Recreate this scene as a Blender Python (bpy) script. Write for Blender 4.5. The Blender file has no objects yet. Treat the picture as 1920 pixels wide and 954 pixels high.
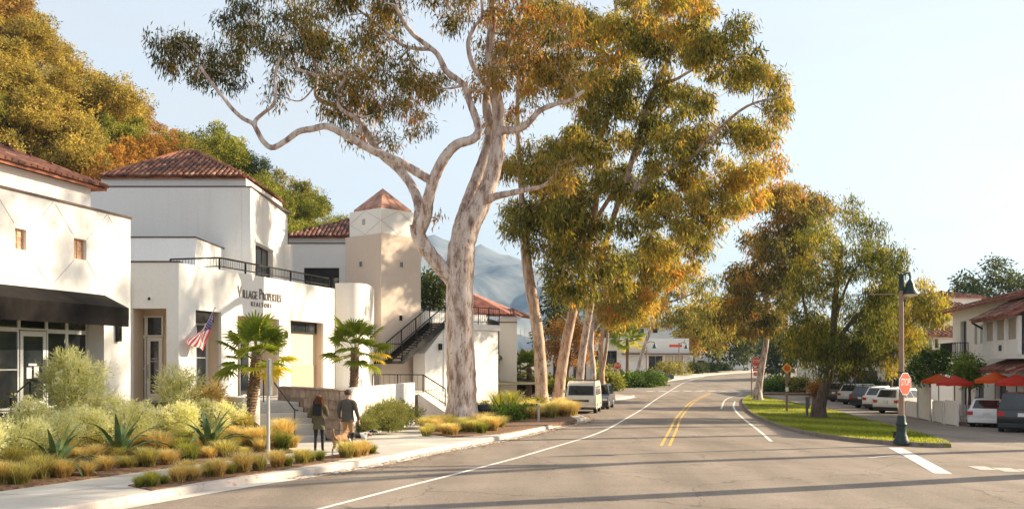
import bpy, bmesh, math, random
import numpy as np
from mathutils import Vector, Matrix, Quaternion

scene = bpy.context.scene
col = scene.collection
R = math.radians

# ------------------------------------------------------------------ camera
F = 1800.0            # focal length in photograph pixels (photo 1920 wide)
CX, HY = 960.0, 680.0  # principal column and horizon row in the photograph
H = 2.7               # eye height above the road
cam_d = bpy.data.cameras.new('camera')
cam = bpy.data.objects.new('camera', cam_d)
col.objects.link(cam)
cam.location = (0, 0, H)
cam.rotation_euler = (R(90), 0, 0)
cam_d.sensor_width = 36
cam_d.lens = 36 * F / 1920
cam_d.shift_y = (HY - 477) / 1920
cam_d.clip_start = 0.1
cam_d.clip_end = 30000
scene.camera = cam

# ------------------------------------------------------------------ sky and sun
SUN_AZ, SUN_EL = 70.0, 24.0     # azimuth measured from +Y towards +X
world = bpy.data.worlds.new('World')
scene.world = world
world.use_nodes = True
wn = world.node_tree.nodes
wl = world.node_tree.links
wn.clear()
w_out = wn.new('ShaderNodeOutputWorld')
w_bg = wn.new('ShaderNodeBackground')
w_sky = wn.new('ShaderNodeTexSky')
w_sky.sky_type = 'NISHITA'
w_sky.sun_disc = False
w_sky.sun_elevation = R(SUN_EL)
w_sky.sun_rotation = R(SUN_AZ)
w_sky.altitude = 0
w_sky.air_density = 1.0
w_sky.dust_density = 1.7
w_sky.ozone_density = 1.2
w_bg.inputs['Strength'].default_value = 0.15
# thin high cirrus over the whole sky
w_tc = wn.new('ShaderNodeTexCoord')
w_map = wn.new('ShaderNodeMapping'); w_map.inputs['Scale'].default_value = (1.2, 2.0, 7.0)
w_noise = wn.new('ShaderNodeTexNoise'); w_noise.inputs['Scale'].default_value = 1.6
w_noise.inputs['Detail'].default_value = 6; w_noise.inputs['Roughness'].default_value = .62
w_ramp = wn.new('ShaderNodeValToRGB')
w_ramp.color_ramp.elements[0].position = .44; w_ramp.color_ramp.elements[0].color = (.80, .80, .80, 1)
w_ramp.color_ramp.elements[1].position = .78; w_ramp.color_ramp.elements[1].color = (.93, .93, .93, 1)
w_mix = wn.new('ShaderNodeMix'); w_mix.data_type = 'RGBA'
w_mix.inputs['B'].default_value = (2.05, 2.1, 2.1, 1)
wl.new(w_tc.outputs['Generated'], w_map.inputs['Vector'])
wl.new(w_map.outputs['Vector'], w_noise.inputs['Vector'])
wl.new(w_noise.outputs['Fac'], w_ramp.inputs['Fac'])
wl.new(w_ramp.outputs['Color'], w_mix.inputs['Factor'])
wl.new(w_sky.outputs['Color'], w_mix.inputs['A'])
wl.new(w_mix.outputs['Result'], w_bg.inputs['Color'])
wl.new(w_bg.outputs['Background'], w_out.inputs['Surface'])

sun_d = bpy.data.lights.new('sun', 'SUN')
sun_d.energy = 4.4
sun_d.angle = R(0.5)
sun_d.color = (1.0, .83, .58)
sun = bpy.data.objects.new('sun', sun_d)
col.objects.link(sun)
sun_dir = Vector((math.sin(R(SUN_AZ)) * math.cos(R(SUN_EL)), math.cos(R(SUN_AZ)) * math.cos(R(SUN_EL)), math.sin(R(SUN_EL))))
sun.rotation_euler = sun_dir.to_track_quat('Z', 'Y').to_euler()
sun.location = (60, 20, 60)

scene.view_settings.view_transform = 'Standard'
scene.view_settings.look = 'None'
scene.view_settings.gamma = 1
scene.view_settings.use_curve_mapping = False
scene.view_settings.exposure = 1.42

# ------------------------------------------------------------------ ground height and pixel helpers
_YS = np.array([-400, 25, 45, 65, 85, 105, 138, 190, 260, 400, 9000.])
_ZS = np.array([0, 0, -.3, -.6, -.5, -.25, .25, 1.2, 2.0, 2.6, 2.6])


def ground(X, Y):
    X = np.asarray(X, float); Y = np.asarray(Y, float)
    z = 0
    for o in (-8, -4, 0, 4, 8):
        z = z + np.interp(Y + o, _YS, _ZS)
    z = z / 5
    t = np.clip((Y - 28) / 20, 0, 1)
    z = z - .012 * np.clip(X - 8, 0, 24) * t * np.clip((150 - Y) / 40, 0, 1)
    return z


def gz(x, y):
    return float(ground(x, y))


def P(px, py, Y):
    """photo pixel at a known distance -> world point"""
    return Vector(((px - CX) * Y / F, Y, H - (py - HY) * Y / F))


def G(px, py, dz=0.0):
    """photo pixel that lies on the ground (raised by dz) -> world point"""
    k = (px - CX) / F; m = (py - HY) / F
    Ys = np.linspace(4, 600, 6000)
    f = H - m * Ys - (ground(k * Ys, Ys) + dz)
    i = int(np.argmax(f < 0)) if (f < 0).any() else len(Ys) - 1
    Y = float(Ys[i])
    return Vector((k * Y, Y, gz(k * Y, Y) + dz))


def on_ground(px, Y, dz=0.0):
    X = (px - CX) * Y / F
    return Vector((X, Y, gz(X, Y) + dz))


# ------------------------------------------------------------------ objects and tags
def tag(o, label=None, cat=None, group=None, kind=None):
    if label: o['label'] = label
    if cat: o['category'] = cat
    if group: o['group'] = group
    if kind: o['kind'] = kind
    return o


def thing(name, label, cat, loc=(0, 0, 0), rz=0, group=None):
    o = bpy.data.objects.new(name, None)
    o.empty_display_size = .3
    col.objects.link(o)
    o.location = loc
    o.rotation_euler = (0, 0, rz)
    return tag(o, label, cat, group)


def copy_tree(o, parent=None):
    c = o.copy()
    col.objects.link(c)
    c.parent = parent
    for ch in o.children:
        copy_tree(ch, c)
    return c


def link_mesh(name, me, parent=None):
    o = bpy.data.objects.new(name, me)
    col.objects.link(o)
    if parent is not None:
        o.parent = parent
    return o


def root_offset(parent):
    v = Vector((0, 0, 0))
    while parent is not None:
        v += Vector(parent.location)
        parent = parent.parent
    return v


class MB:
    """collects shapes; build() links them as one mesh object"""

    def __init__(self, m=None):
        self.v = []; self.f = []; self.m = m; self.mi = []; self.cur = 0

    def add(self, vs, fs):
        o = len(self.v)
        if self.m is not None:
            vs = [self.m @ Vector(p) for p in vs]
        self.v += [tuple(p) for p in vs]
        self.f += [tuple(i + o for i in f) for f in fs]
        self.mi += [self.cur] * len(fs)
        return self

    def box(self, x0, x1, y0, y1, z0, z1):
        if x0 > x1: x0, x1 = x1, x0
        if y0 > y1: y0, y1 = y1, y0
        if z0 > z1: z0, z1 = z1, z0
        return self.add([(x0, y0, z0), (x1, y0, z0), (x1, y1, z0), (x0, y1, z0), (x0, y0, z1), (x1, y0, z1), (x1, y1, z1), (x0, y1, z1)],
                        [(0, 3, 2, 1), (4, 5, 6, 7), (0, 1, 5, 4), (1, 2, 6, 5), (2, 3, 7, 6), (3, 0, 4, 7)])

    def bar(self, a, b, w, h=None, up=(0, 0, 1)):
        """square bar from a to b"""
        h = h or w
        a = Vector(a); b = Vector(b)
        d = (b - a).normalized()
        up = Vector(up)
        s = d.cross(up)
        if s.length < 1e-4: s = d.cross(Vector((0, 1, 0)))
        s.normalize(); t = s.cross(d)
        s *= w / 2; t *= h / 2
        return self.add([a - s - t, a + s - t, a + s + t, a - s + t, b - s - t, b + s - t, b + s + t, b - s + t],
                        [(0, 1, 2, 3), (7, 6, 5, 4), (0, 4, 5, 1), (1, 5, 6, 2), (2, 6, 7, 3), (3, 7, 4, 0)])

    def prism(self, poly, z0, z1):
        """2D polygon (counter-clockwise) extruded in z"""
        n = len(poly)
        a = sum(poly[i][0] * poly[(i + 1) % n][1] - poly[(i + 1) % n][0] * poly[i][1] for i in range(n))
        if a < 0: poly = poly[::-1]
        vs = [(p[0], p[1], z0) for p in poly] + [(p[0], p[1], z1) for p in poly]
        fs = [tuple(range(n - 1, -1, -1)), tuple(range(n, 2 * n))] + [(i, (i + 1) % n, n + (i + 1) % n, n + i) for i in range(n)]
        return self.add(vs, fs)

    def tube(self, pts, radii, n=8, cap=True):
        pts = [Vector(p) for p in pts]
        if not hasattr(radii, '__len__'): radii = [radii] * len(pts)
        vs = []; fs = []
        ref = None
        for i, p in enumerate(pts):
            d = (pts[min(i + 1, len(pts) - 1)] - pts[max(i - 1, 0)])
            if d.length < 1e-6: d = Vector((0, 0, 1))
            d.normalize()
            if ref is None:
                ref = d.orthogonal().normalized()
            else:
                ref = ref - d * ref.dot(d)
                if ref.length < 1e-5: ref = d.orthogonal()
                ref.normalize()
            b = d.cross(ref)
            for k in range(n):
                a = 2 * math.pi * k / n
                vs.append(p + (ref * math.cos(a) + b * math.sin(a)) * radii[i])
        for i in range(len(pts) - 1):
            for k in range(n):
                a = i * n + k; c = i * n + (k + 1) % n
                fs.append((a, c, c + n, a + n))
        if cap:
            fs.append(tuple(range(n - 1, -1, -1)))
            fs.append(tuple(range((len(pts) - 1) * n, len(pts) * n)))
        return self.add(vs, fs)

    def lathe(self, prof, n=16, c=(0, 0, 0)):
        """profile of (radius, z)"""
        c = Vector(c)
        vs = []; fs = []
        for r, z in prof:
            for k in range(n):
                a = 2 * math.pi * k / n
                vs.append((c.x + r * math.cos(a), c.y + r * math.sin(a), c.z + z))
        for i in range(len(prof) - 1):
            for k in range(n):
                a = i * n + k; b = i * n + (k + 1) % n
                fs.append((a, b, b + n, a + n))
        fs.append(tuple(range(n - 1, -1, -1)))
        fs.append(tuple(range((len(prof) - 1) * n, len(prof) * n)))
        return self.add(vs, fs)

    def wall(self, s0, s1, z0, z1, th, openings=(), d=0.0):
        """wall slab in the local frame: x along, y inwards, with real openings (sa,sb,za,zb)"""
        xs = sorted({s0, s1} | {min(max(v, s0), s1) for o in openings for v in o[:2]})
        zs = sorted({z0, z1} | {min(max(v, z0), z1) for o in openings for v in o[2:4]})

        def solid(i, j):
            if i < 0 or j < 0 or i >= len(xs) - 1 or j >= len(zs) - 1: return False
            cx = (xs[i] + xs[i + 1]) / 2; cz = (zs[j] + zs[j + 1]) / 2
            return not any(o[0] < cx < o[1] and o[2] < cz < o[3] for o in openings)
        y0, y1 = d, d + th
        for i in range(len(xs) - 1):
            for j in range(len(zs) - 1):
                if not solid(i, j): continue
                a, b, c, e = xs[i], xs[i + 1], zs[j], zs[j + 1]
                self.add([(a, y0, c), (b, y0, c), (b, y0, e), (a, y0, e)], [(0, 1, 2, 3)])
                self.add([(a, y1, c), (b, y1, c), (b, y1, e), (a, y1, e)], [(3, 2, 1, 0)])
                if not solid(i - 1, j): self.add([(a, y0, c), (a, y1, c), (a, y1, e), (a, y0, e)], [(3, 2, 1, 0)])
                if not solid(i + 1, j): self.add([(b, y0, c), (b, y1, c), (b, y1, e), (b, y0, e)], [(0, 1, 2, 3)])
                if not solid(i, j - 1): self.add([(a, y0, c), (b, y0, c), (b, y1, c), (a, y1, c)], [(3, 2, 1, 0)])
                if not solid(i, j + 1): self.add([(a, y0, e), (b, y0, e), (b, y1, e), (a, y1, e)], [(0, 1, 2, 3)])
        return self

    def build(self, name, mat, parent=None, smooth=False, world=True, bevel=0, weld=True, loc=None, angle=40):
        me = bpy.data.meshes.new(name)
        vs = self.v
        off = Vector((0, 0, 0))
        if world and parent is not None:
            off = root_offset(parent)
        if loc is not None:
            off = off + Vector(loc)
        if off.length > 0:
            vs = [(p[0] - off.x, p[1] - off.y, p[2] - off.z) for p in vs]
        me.from_pydata(vs, [], self.f)
        mats = mat if isinstance(mat, (list, tuple)) else [mat]
        for m in mats: me.materials.append(m)
        if len(mats) > 1:
            me.polygons.foreach_set('material_index', self.mi)
        if weld or bevel:
            bm = bmesh.new(); bm.from_mesh(me)
            bmesh.ops.remove_doubles(bm, verts=bm.verts, dist=1e-4)
            if bevel:
                es = [e for e in bm.edges if len(e.link_faces) == 2 and e.calc_face_angle(0) > R(30)]
                bmesh.ops.bevel(bm, geom=es, offset=bevel, segments=2, affect='EDGES', profile=.6, clamp_overlap=True)
            bmesh.ops.recalc_face_normals(bm, faces=bm.faces)
            bm.to_mesh(me); bm.free()
        if smooth:
            me.polygons.foreach_set('use_smooth', [True] * len(me.polygons))
            if angle < 180: me.set_sharp_from_angle(angle=R(angle))
        o = link_mesh(name, me, parent)
        if loc is not None: o.location = loc
        return o


class Fr:
    """vertical wall frame: origin, u along the wall with the viewer on its right hand; local y points into the building"""

    def __init__(self, ox, oy, ux, uy):
        l = math.hypot(ux, uy)
        self.o = (ox, oy); self.u = (ux / l, uy / l)
        self.n = (-self.u[1], self.u[0])

    def s(self, px, d=0.0):
        k = (px - CX) / F
        ox = self.o[0] + self.n[0] * d; oy = self.o[1] + self.n[1] * d
        # ox + s*ux = k*(oy + s*uy)
        return (k * oy - ox) / (self.u[0] - k * self.u[1])

    def Y(self, px, d=0.0):
        return self.o[1] + self.n[1] * d + self.s(px, d) * self.u[1]

    def z(self, px, py, d=0.0):
        return H - (py - HY) * self.Y(px, d) / F

    def pt(self, s, d=0, z=0):
        return Vector((self.o[0] + self.u[0] * s + self.n[0] * d, self.o[1] + self.u[1] * s + self.n[1] * d, z))

    @property
    def m(self):
        return Matrix(((self.u[0], self.n[0], 0, self.o[0]), (self.u[1], self.n[1], 0, self.o[1]), (0, 0, 1, 0), (0, 0, 0, 1)))

    def mb(self):
        return MB(self.m)


# ------------------------------------------------------------------ materials
def _new(name):
    m = bpy.data.materials.new(name); m.use_nodes = True
    nt = m.node_tree
    return m, nt, nt.nodes['Principled BSDF'], nt.nodes['Material Output']


def M(name, c, rough=.6, var=.12, scale=3.0, bump=0.0, bscale=40.0, metal=0.0, spec=.5, coat=0.0, stretch=(1, 1, 1), c2=None, lo=.35, hi=.65, detail=5):
    """general procedural material: base colour varied by noise, optional second colour and bump"""
    m, nt, b, out = _new(name)
    N = nt.nodes; L = nt.links
    tc = N.new('ShaderNodeTexCoord'); mp = N.new('ShaderNodeMapping'); mp.inputs['Scale'].default_value = stretch
    L.new(tc.outputs['Object'], mp.inputs['Vector'])
    nz = N.new('ShaderNodeTexNoise'); nz.inputs['Scale'].default_value = scale; nz.inputs['Detail'].default_value = detail
    nz.inputs['Roughness'].default_value = .6
    L.new(mp.outputs['Vector'], nz.inputs['Vector'])
    rp = N.new('ShaderNodeValToRGB')
    a = [max(0, v * (1 - var)) for v in c]; e = [min(1, v * (1 + var)) for v in (c2 or c)]
    rp.color_ramp.elements[0].position = lo; rp.color_ramp.elements[0].color = (*a, 1)
    rp.color_ramp.elements[1].position = hi; rp.color_ramp.elements[1].color = (*e, 1)
    L.new(nz.outputs['Fac'], rp.inputs['Fac'])
    L.new(rp.outputs['Color'], b.inputs['Base Color'])
    b.inputs['Roughness'].default_value = rough
    b.inputs['Metallic'].default_value = metal
    b.inputs['Specular IOR Level'].default_value = spec
    b.inputs['Coat Weight'].default_value = coat
    b.inputs['Coat Roughness'].default_value = .08
    if bump:
        n2 = N.new('ShaderNodeTexNoise'); n2.inputs['Scale'].default_value = bscale; n2.inputs['Detail'].default_value = 4
        L.new(mp.outputs['Vector'], n2.inputs['Vector'])
        bp = N.new('ShaderNodeBump'); bp.inputs['Strength'].default_value = bump; bp.inputs['Distance'].default_value = .02
        L.new(n2.outputs['Fac'], bp.inputs['Height']); L.new(bp.outputs['Normal'], b.inputs['Normal'])
    return m


def leaf_mat(name, stops, trans=.45, rough=.55):
    """leaves: colour from the per-leaf 'tint' attribute, light passes through the blade"""
    m, nt, b, out = _new(name)
    N = nt.nodes; L = nt.links
    at = N.new('ShaderNodeAttribute'); at.attribute_name = 'tint'
    rp = N.new('ShaderNodeValToRGB')
    els = rp.color_ramp.elements
    els[0].position = stops[0][0]; els[0].color = (*stops[0][1], 1)
    els[1].position = stops[-1][0]; els[1].color = (*stops[-1][1], 1)
    stops = [(p, tuple(min(.75, v * 1.25) for v in c)) for p, c in stops]
    els[0].color = (*stops[0][1], 1); els[1].color = (*stops[-1][1], 1)
    for p, c in stops[1:-1]:
        e = els.new(p); e.color = (*c, 1)
    L.new(at.outputs['Fac'], rp.inputs['Fac'])
    b.inputs['Roughness'].default_value = rough
    b.inputs['Specular IOR Level'].default_value = .08
    L.new(rp.outputs['Color'], b.inputs['Base Color'])
    tr = N.new('ShaderNodeBsdfTranslucent')
    gm = N.new('ShaderNodeMix'); gm.data_type = 'RGBA'; gm.blend_type = 'MULTIPLY'
    gm.inputs['Factor'].default_value = 1; gm.inputs['B'].default_value = (1.4, 1.28, .78, 1)
    L.new(rp.outputs['Color'], gm.inputs['A']); L.new(gm.outputs['Result'], tr.inputs['Color'])
    mx = N.new('ShaderNodeMixShader'); mx.inputs['Fac'].default_value = trans
    L.new(b.outputs['BSDF'], mx.inputs[1]); L.new(tr.outputs['BSDF'], mx.inputs[2])
    L.new(mx.outputs['Shader'], out.inputs['Surface'])
    return m


def glass_mat(name, c=(.02, .024, .028), rough=.06, spec=.8):
    m, nt, b, out = _new(name)
    N = nt.nodes; L = nt.links
    tc = N.new('ShaderNodeTexCoord')
    nz = N.new('ShaderNodeTexNoise'); nz.inputs['Scale'].default_value = .9; nz.inputs['Detail'].default_value = 2
    L.new(tc.outputs['Object'], nz.inputs['Vector'])
    rp = N.new('ShaderNodeValToRGB')
    rp.color_ramp.elements[0].position = .35; rp.color_ramp.elements[0].color = (*[v * .5 for v in c], 1)
    rp.color_ramp.elements[1].position = .7; rp.color_ramp.elements[1].color = (*[v * 2.2 for v in c], 1)
    L.new(nz.outputs['Fac'], rp.inputs['Fac']); L.new(rp.outputs['Color'], b.inputs['Base Color'])
    bp = N.new('ShaderNodeBump'); bp.inputs['Strength'].default_value = .03; bp.inputs['Distance'].default_value = .05
    L.new(nz.outputs['Fac'], bp.inputs['Height']); L.new(bp.outputs['Normal'], b.inputs['Normal'])
    b.inputs['Roughness'].default_value = rough
    b.inputs['Specular IOR Level'].default_value = spec
    return m


def asphalt_mat():
    m, nt, b, out = _new('asphalt')
    N = nt.nodes; L = nt.links
    tc = N.new('ShaderNodeTexCoord')
    big = N.new('ShaderNodeTexNoise'); big.inputs['Scale'].default_value = .22; big.inputs['Detail'].default_value = 6; big.inputs['Roughness'].default_value = .65
    fine = N.new('ShaderNodeTexNoise'); fine.inputs['Scale'].default_value = 55; fine.inputs['Detail'].default_value = 3
    mp = N.new('ShaderNodeMapping'); mp.inputs['Scale'].default_value = (1.1, .16, 1); mp.inputs['Rotation'].default_value = (0, 0, R(14))
    L.new(tc.outputs['Object'], mp.inputs['Vector'])
    lane = N.new('ShaderNodeTexNoise'); lane.inputs['Scale'].default_value = .7; lane.inputs['Detail'].default_value = 5
    L.new(mp.outputs['Vector'], lane.inputs['Vector'])
    for n in (big, fine): L.new(tc.outputs['Object'], n.inputs['Vector'])
    r1 = N.new('ShaderNodeValToRGB')
    r1.color_ramp.elements[0].position = .32; r1.color_ramp.elements[0].color = (.225, .18, .146, 1)
    r1.color_ramp.elements[1].position = .70; r1.color_ramp.elements[1].color = (.33, .272, .225, 1)
    L.new(big.outputs['Fac'], r1.inputs['Fac'])

    def mul(a, facsock, lo, hi, p0, p1):
        r = N.new('ShaderNodeValToRGB')
        r.color_ramp.elements[0].position = p0; r.color_ramp.elements[0].color = (lo, lo, lo, 1)
        r.color_ramp.elements[1].position = p1; r.color_ramp.elements[1].color = (hi, hi, hi, 1)
        L.new(facsock, r.inputs['Fac'])
        x = N.new('ShaderNodeMix'); x.data_type = 'RGBA'; x.blend_type = 'MULTIPLY'; x.inputs['Factor'].default_value = 1
        L.new(a, x.inputs['A']); L.new(r.outputs['Color'], x.inputs['B'])
        return x.outputs['Result']
    c = mul(r1.outputs['Color'], fine.outputs['Fac'], .72, 1.2, .3, .7)
    c = mul(c, lane.outputs['Fac'], .80, 1.1, .35, .65)
    spot = N.new('ShaderNodeTexNoise'); spot.inputs['Scale'].default_value = 1.9; spot.inputs['Detail'].default_value = 3
    L.new(tc.outputs['Object'], spot.inputs['Vector'])
    c = mul(c, spot.outputs['Fac'], .74, 1.0, .26, .36)
    agg = N.new('ShaderNodeTexVoronoi'); agg.inputs['Scale'].default_value = 22
    L.new(tc.outputs['Object'], agg.inputs['Vector'])
    c = mul(c, agg.outputs['Distance'], 1.1, .86, .1, .7)
    # cracks
    wob = N.new('ShaderNodeTexNoise'); wob.inputs['Scale'].default_value = 1.3; wob.inputs['Detail'].default_value = 5
    L.new(tc.outputs['Object'], wob.inputs['Vector'])
    vadd = N.new('ShaderNodeMix'); vadd.data_type = 'RGBA'; vadd.blend_type = 'ADD'; vadd.inputs['Factor'].default_value = .9
    L.new(tc.outputs['Object'], vadd.inputs['A']); L.new(wob.outputs['Color'], vadd.inputs['B'])
    vo = N.new('ShaderNodeTexVoronoi'); vo.feature = 'DISTANCE_TO_EDGE'; vo.inputs['Scale'].default_value = .2
    L.new(vadd.outputs['Result'], vo.inputs['Vector'])
    c = mul(c, vo.outputs['Distance'], .55, 1.0, .0015, .0055)
    L.new(c, b.inputs['Base Color'])
    b.inputs['Roughness'].default_value = .85
    b.inputs['Specular IOR Level'].default_value = .3
    bp = N.new('ShaderNodeBump'); bp.inputs['Strength'].default_value = .35; bp.inputs['Distance'].default_value = .01
    L.new(fine.outputs['Fac'], bp.inputs['Height']); L.new(bp.outputs['Normal'], b.inputs['Normal'])
    return m


def bark_mat(name, dark, mid, light, patch=1.0):
    """peeling gum bark: pale smooth areas, pinkish-brown flakes stretched up the stem"""
    m, nt, b, out = _new(name)
    N = nt.nodes; L = nt.links
    tc = N.new('ShaderNodeTexCoord')
    mp = N.new('ShaderNodeMapping'); mp.inputs['Scale'].default_value = (1.6, 1.6, .42)
    L.new(tc.outputs['Object'], mp.inputs['Vector'])
    a = N.new('ShaderNodeTexNoise'); a.inputs['Scale'].default_value = 2.6 * patch; a.inputs['Detail'].default_value = 9; a.inputs['Roughness'].default_value = .68
    L.new(mp.outputs['Vector'], a.inputs['Vector'])
    r = N.new('ShaderNodeValToRGB'); e = r.color_ramp.elements
    e[0].position = .36; e[0].color = (*dark, 1)
    e[1].position = .66; e[1].color = (*light, 1)
    x = e.new(.44); x.color = (*mid, 1)
    x = e.new(.53); x.color = (*[(mid[i] + 2 * light[i]) / 3 for i in range(3)], 1)
    L.new(a.outputs['Fac'], r.inputs['Fac'])
    # dark flecks
    mp2 = N.new('ShaderNodeMapping'); mp2.inputs['Scale'].default_value = (9, 9, 3.2)
    L.new(tc.outputs['Object'], mp2.inputs['Vector'])
    n2 = N.new('ShaderNodeTexNoise'); n2.inputs['Scale'].default_value = 1.0; n2.inputs['Detail'].default_value = 3
    L.new(mp2.outputs['Vector'], n2.inputs['Vector'])
    r2 = N.new('ShaderNodeValToRGB')
    r2.color_ramp.elements[0].position = .30; r2.color_ramp.elements[0].color = (.42, .34, .3, 1)
    r2.color_ramp.elements[1].position = .39; r2.color_ramp.elements[1].color = (1, 1, 1, 1)
    L.new(n2.outputs['Fac'], r2.inputs['Fac'])
    x = N.new('ShaderNodeMix'); x.data_type = 'RGBA'; x.blend_type = 'MULTIPLY'; x.inputs['Factor'].default_value = 1
    L.new(r.outputs['Color'], x.inputs['A']); L.new(r2.outputs['Color'], x.inputs['B'])
    L.new(x.outputs['Result'], b.inputs['Base Color'])
    b.inputs['Roughness'].default_value = .8
    bp = N.new('ShaderNodeBump'); bp.inputs['Strength'].default_value = .6; bp.inputs['Distance'].default_value = .03
    L.new(a.outputs['Fac'], bp.inputs['Height']); L.new(bp.outputs['Normal'], b.inputs['Normal'])
    return m


def stucco_mat(name, c):
    m, nt, b, out = _new(name)
    N = nt.nodes; L = nt.links
    tc = N.new('ShaderNodeTexCoord')
    def nz(scale, st, det=5):
        mp = N.new('ShaderNodeMapping'); mp.inputs['Scale'].default_value = st
        L.new(tc.outputs['Object'], mp.inputs['Vector'])
        n = N.new('ShaderNodeTexNoise'); n.inputs['Scale'].default_value = scale; n.inputs['Detail'].default_value = det; n.inputs['Roughness'].default_value = .62
        L.new(mp.outputs['Vector'], n.inputs['Vector']); return n
    big = nz(.45, (1, 1, 1)); streak = nz(1.0, (2.6, 2.6, .13)); fine = nz(9, (1, 1, 1), 8); grain = nz(60, (1, 1, 1), 3)
    col_ = None
    for n, lo, hi, p0, p1 in ((big, .96, 1.0, .35, .6), (streak, .955, 1.0, .3, .46), (fine, .965, 1.0, .35, .6)):
        r = N.new('ShaderNodeValToRGB')
        r.color_ramp.elements[0].position = p0; r.color_ramp.elements[0].color = (lo * c[0], lo * c[1] * .99, lo * c[2] * .97, 1) if col_ is None else (lo, lo * .99, lo * .97, 1)
        r.color_ramp.elements[1].position = p1; r.color_ramp.elements[1].color = (*c, 1) if col_ is None else (1, 1, 1, 1)
        L.new(n.outputs['Fac'], r.inputs['Fac'])
        if col_ is None: col_ = r.outputs['Color']
        else:
            x = N.new('ShaderNodeMix'); x.data_type = 'RGBA'; x.blend_type = 'MULTIPLY'; x.inputs['Factor'].default_value = 1
            L.new(col_, x.inputs['A']); L.new(r.outputs['Color'], x.inputs['B']); col_ = x.outputs['Result']
    L.new(col_, b.inputs['Base Color'])
    b.inputs['Roughness'].default_value = .92; b.inputs['Specular IOR Level'].default_value = .2
    ad = N.new('ShaderNodeMath'); ad.operation = 'ADD'
    L.new(fine.outputs['Fac'], ad.inputs[0]); L.new(grain.outputs['Fac'], ad.inputs[1])
    bp = N.new('ShaderNodeBump'); bp.inputs['Strength'].default_value = .22; bp.inputs['Distance'].default_value = .02
    L.new(ad.outputs[0], bp.inputs['Height']); L.new(bp.outputs['Normal'], b.inputs['Normal'])
    return m


MAT = {}
MAT['asphalt'] = asphalt_mat()
MAT['ground'] = M('dry_ground', (.16, .12, .08), .95, .3, .4, bump=.3, bscale=6)
MAT['concrete'] = M('concrete', (.46, .43, .39), .85, .1, .7, bump=.15, bscale=60)
MAT['concrete_pale'] = M('concrete_pale', (.56, .52, .47), .85, .1, 1.2, bump=.15, bscale=60)
MAT['kerb'] = M('kerb_concrete', (.50, .45, .40), .85, .16, 1.6, bump=.2, bscale=50)
MAT['kerb_red'] = M('kerb_red_paint', (.42, .25, .21), .8, .12, 4, c2=(.50, .43, .385), lo=.3, hi=.46)
MAT['kerb_dark'] = M('island_kerb', (.20, .16, .14), .9, .25, 3, bump=.2, bscale=40)
MAT['mulch'] = M('mulch', (.10, .055, .03), .95, .5, 9, bump=.8, bscale=30, c2=(.20, .11, .06))
MAT['paint_white'] = M('road_paint_white', (.42, .38, .34), .8, .1, 7, c2=(.64, .62, .59), lo=.32, hi=.5)
MAT['paint_yellow'] = M('road_paint_yellow', (.44, .29, .12), .8, .1, 7, c2=(.56, .34, .07), lo=.32, hi=.5)
MAT['stucco'] = stucco_mat('white_stucco', (.82, .805, .785))
MAT['stucco_cool'] = stucco_mat('white_stucco_street', (.80, .79, .775))
MAT['tan'] = stucco_mat('tan_stucco', (.68, .54, .40))
MAT['wainscot'] = M('dark_tan_wainscot', (.47, .36, .265), .88, .08, 1.2, bump=.12, bscale=60)
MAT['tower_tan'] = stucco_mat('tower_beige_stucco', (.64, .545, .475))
MAT['coping'] = M('bronze_coping', (.10, .065, .05), .5, .15, 4, metal=.3)
MAT['tile'] = M('terracotta_tile', (.22, .075, .042), .8, .35, 2.2, c2=(.34, .13, .075), bump=.2, bscale=30)
MAT['tile_red'] = M('red_roof_tile', (.26, .085, .06), .8, .3, 1.6, c2=(.33, .12, .08), bump=.5, bscale=10, stretch=(1, 1, 1))
MAT['copper'] = M('copper_sheet', (.36, .17, .115), .55, .2, 2.5, metal=.35, c2=(.45, .24, .17))
MAT['black_metal'] = M('black_metal', (.018, .017, .017), .45, .2, 8, metal=.4)
MAT['awning'] = M('black_canvas', (.012, .0105, .01), .95, .3, 3, bump=.2, bscale=120, spec=.12)
MAT['glass'] = glass_mat('dark_glass')
MAT['glass_car'] = glass_mat('car_glass', (.012, .015, .018), .04)
MAT['frame_alu'] = M('aluminium_frame', (.62, .63, .64), .45, .06, 6, metal=.3)
MAT['frame_cream'] = M('cream_frame', (.74, .70, .62), .6, .05, 6)
MAT['groove'] = M('score_joint', (.42, .40, .385), .9, .1, 9)
MAT['warm_pane'] = M('warm_reflection_pane', (.50, .22, .10), .45, .2, 5, c2=(.62, .36, .21))  # orange reflection on the small windows, painted as the pane's base colour
MAT['stone'] = M('brown_stone_a', (.26, .19, .15), .9, .3, 3.5, bump=.6, bscale=16)
MAT['stone_b'] = M('brown_stone_b', (.32, .245, .20), .9, .3, 3.5, bump=.6, bscale=16)
MAT['stone_c'] = M('brown_stone_c', (.21, .155, .125), .9, .3, 3.5, bump=.6, bscale=16)
MAT['mortar'] = M('mortar', (.22, .19, .165), .95, .1, 8)
MAT['grey_sign'] = M('grey_metal', (.24, .245, .25), .5, .08, 8, metal=.5)
MAT['galv'] = M('galvanised_post', (.44, .44, .43), .5, .1, 10, metal=.3)
MAT['wood'] = M('brown_wood', (.16, .09, .055), .8, .3, 4, stretch=(6, 6, .6))
MAT['white_wood'] = M('weathered_white_boards', (.74, .70, .65), .8, .16, 3, stretch=(7, 7, .5), bump=.2, bscale=20)
MAT['white_paint'] = M('white_paint', (.78, .77, .75), .6, .05, 6)
MAT['sign_red'] = M('sign_red', (.68, .085, .03), .45, .06, 3)
MAT['sign_white'] = M('sign_white', (.82, .80, .78), .45, .04, 3)
MAT['sign_yellow'] = M('sign_yellow', (.80, .52, .05), .45, .06, 3)
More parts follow.
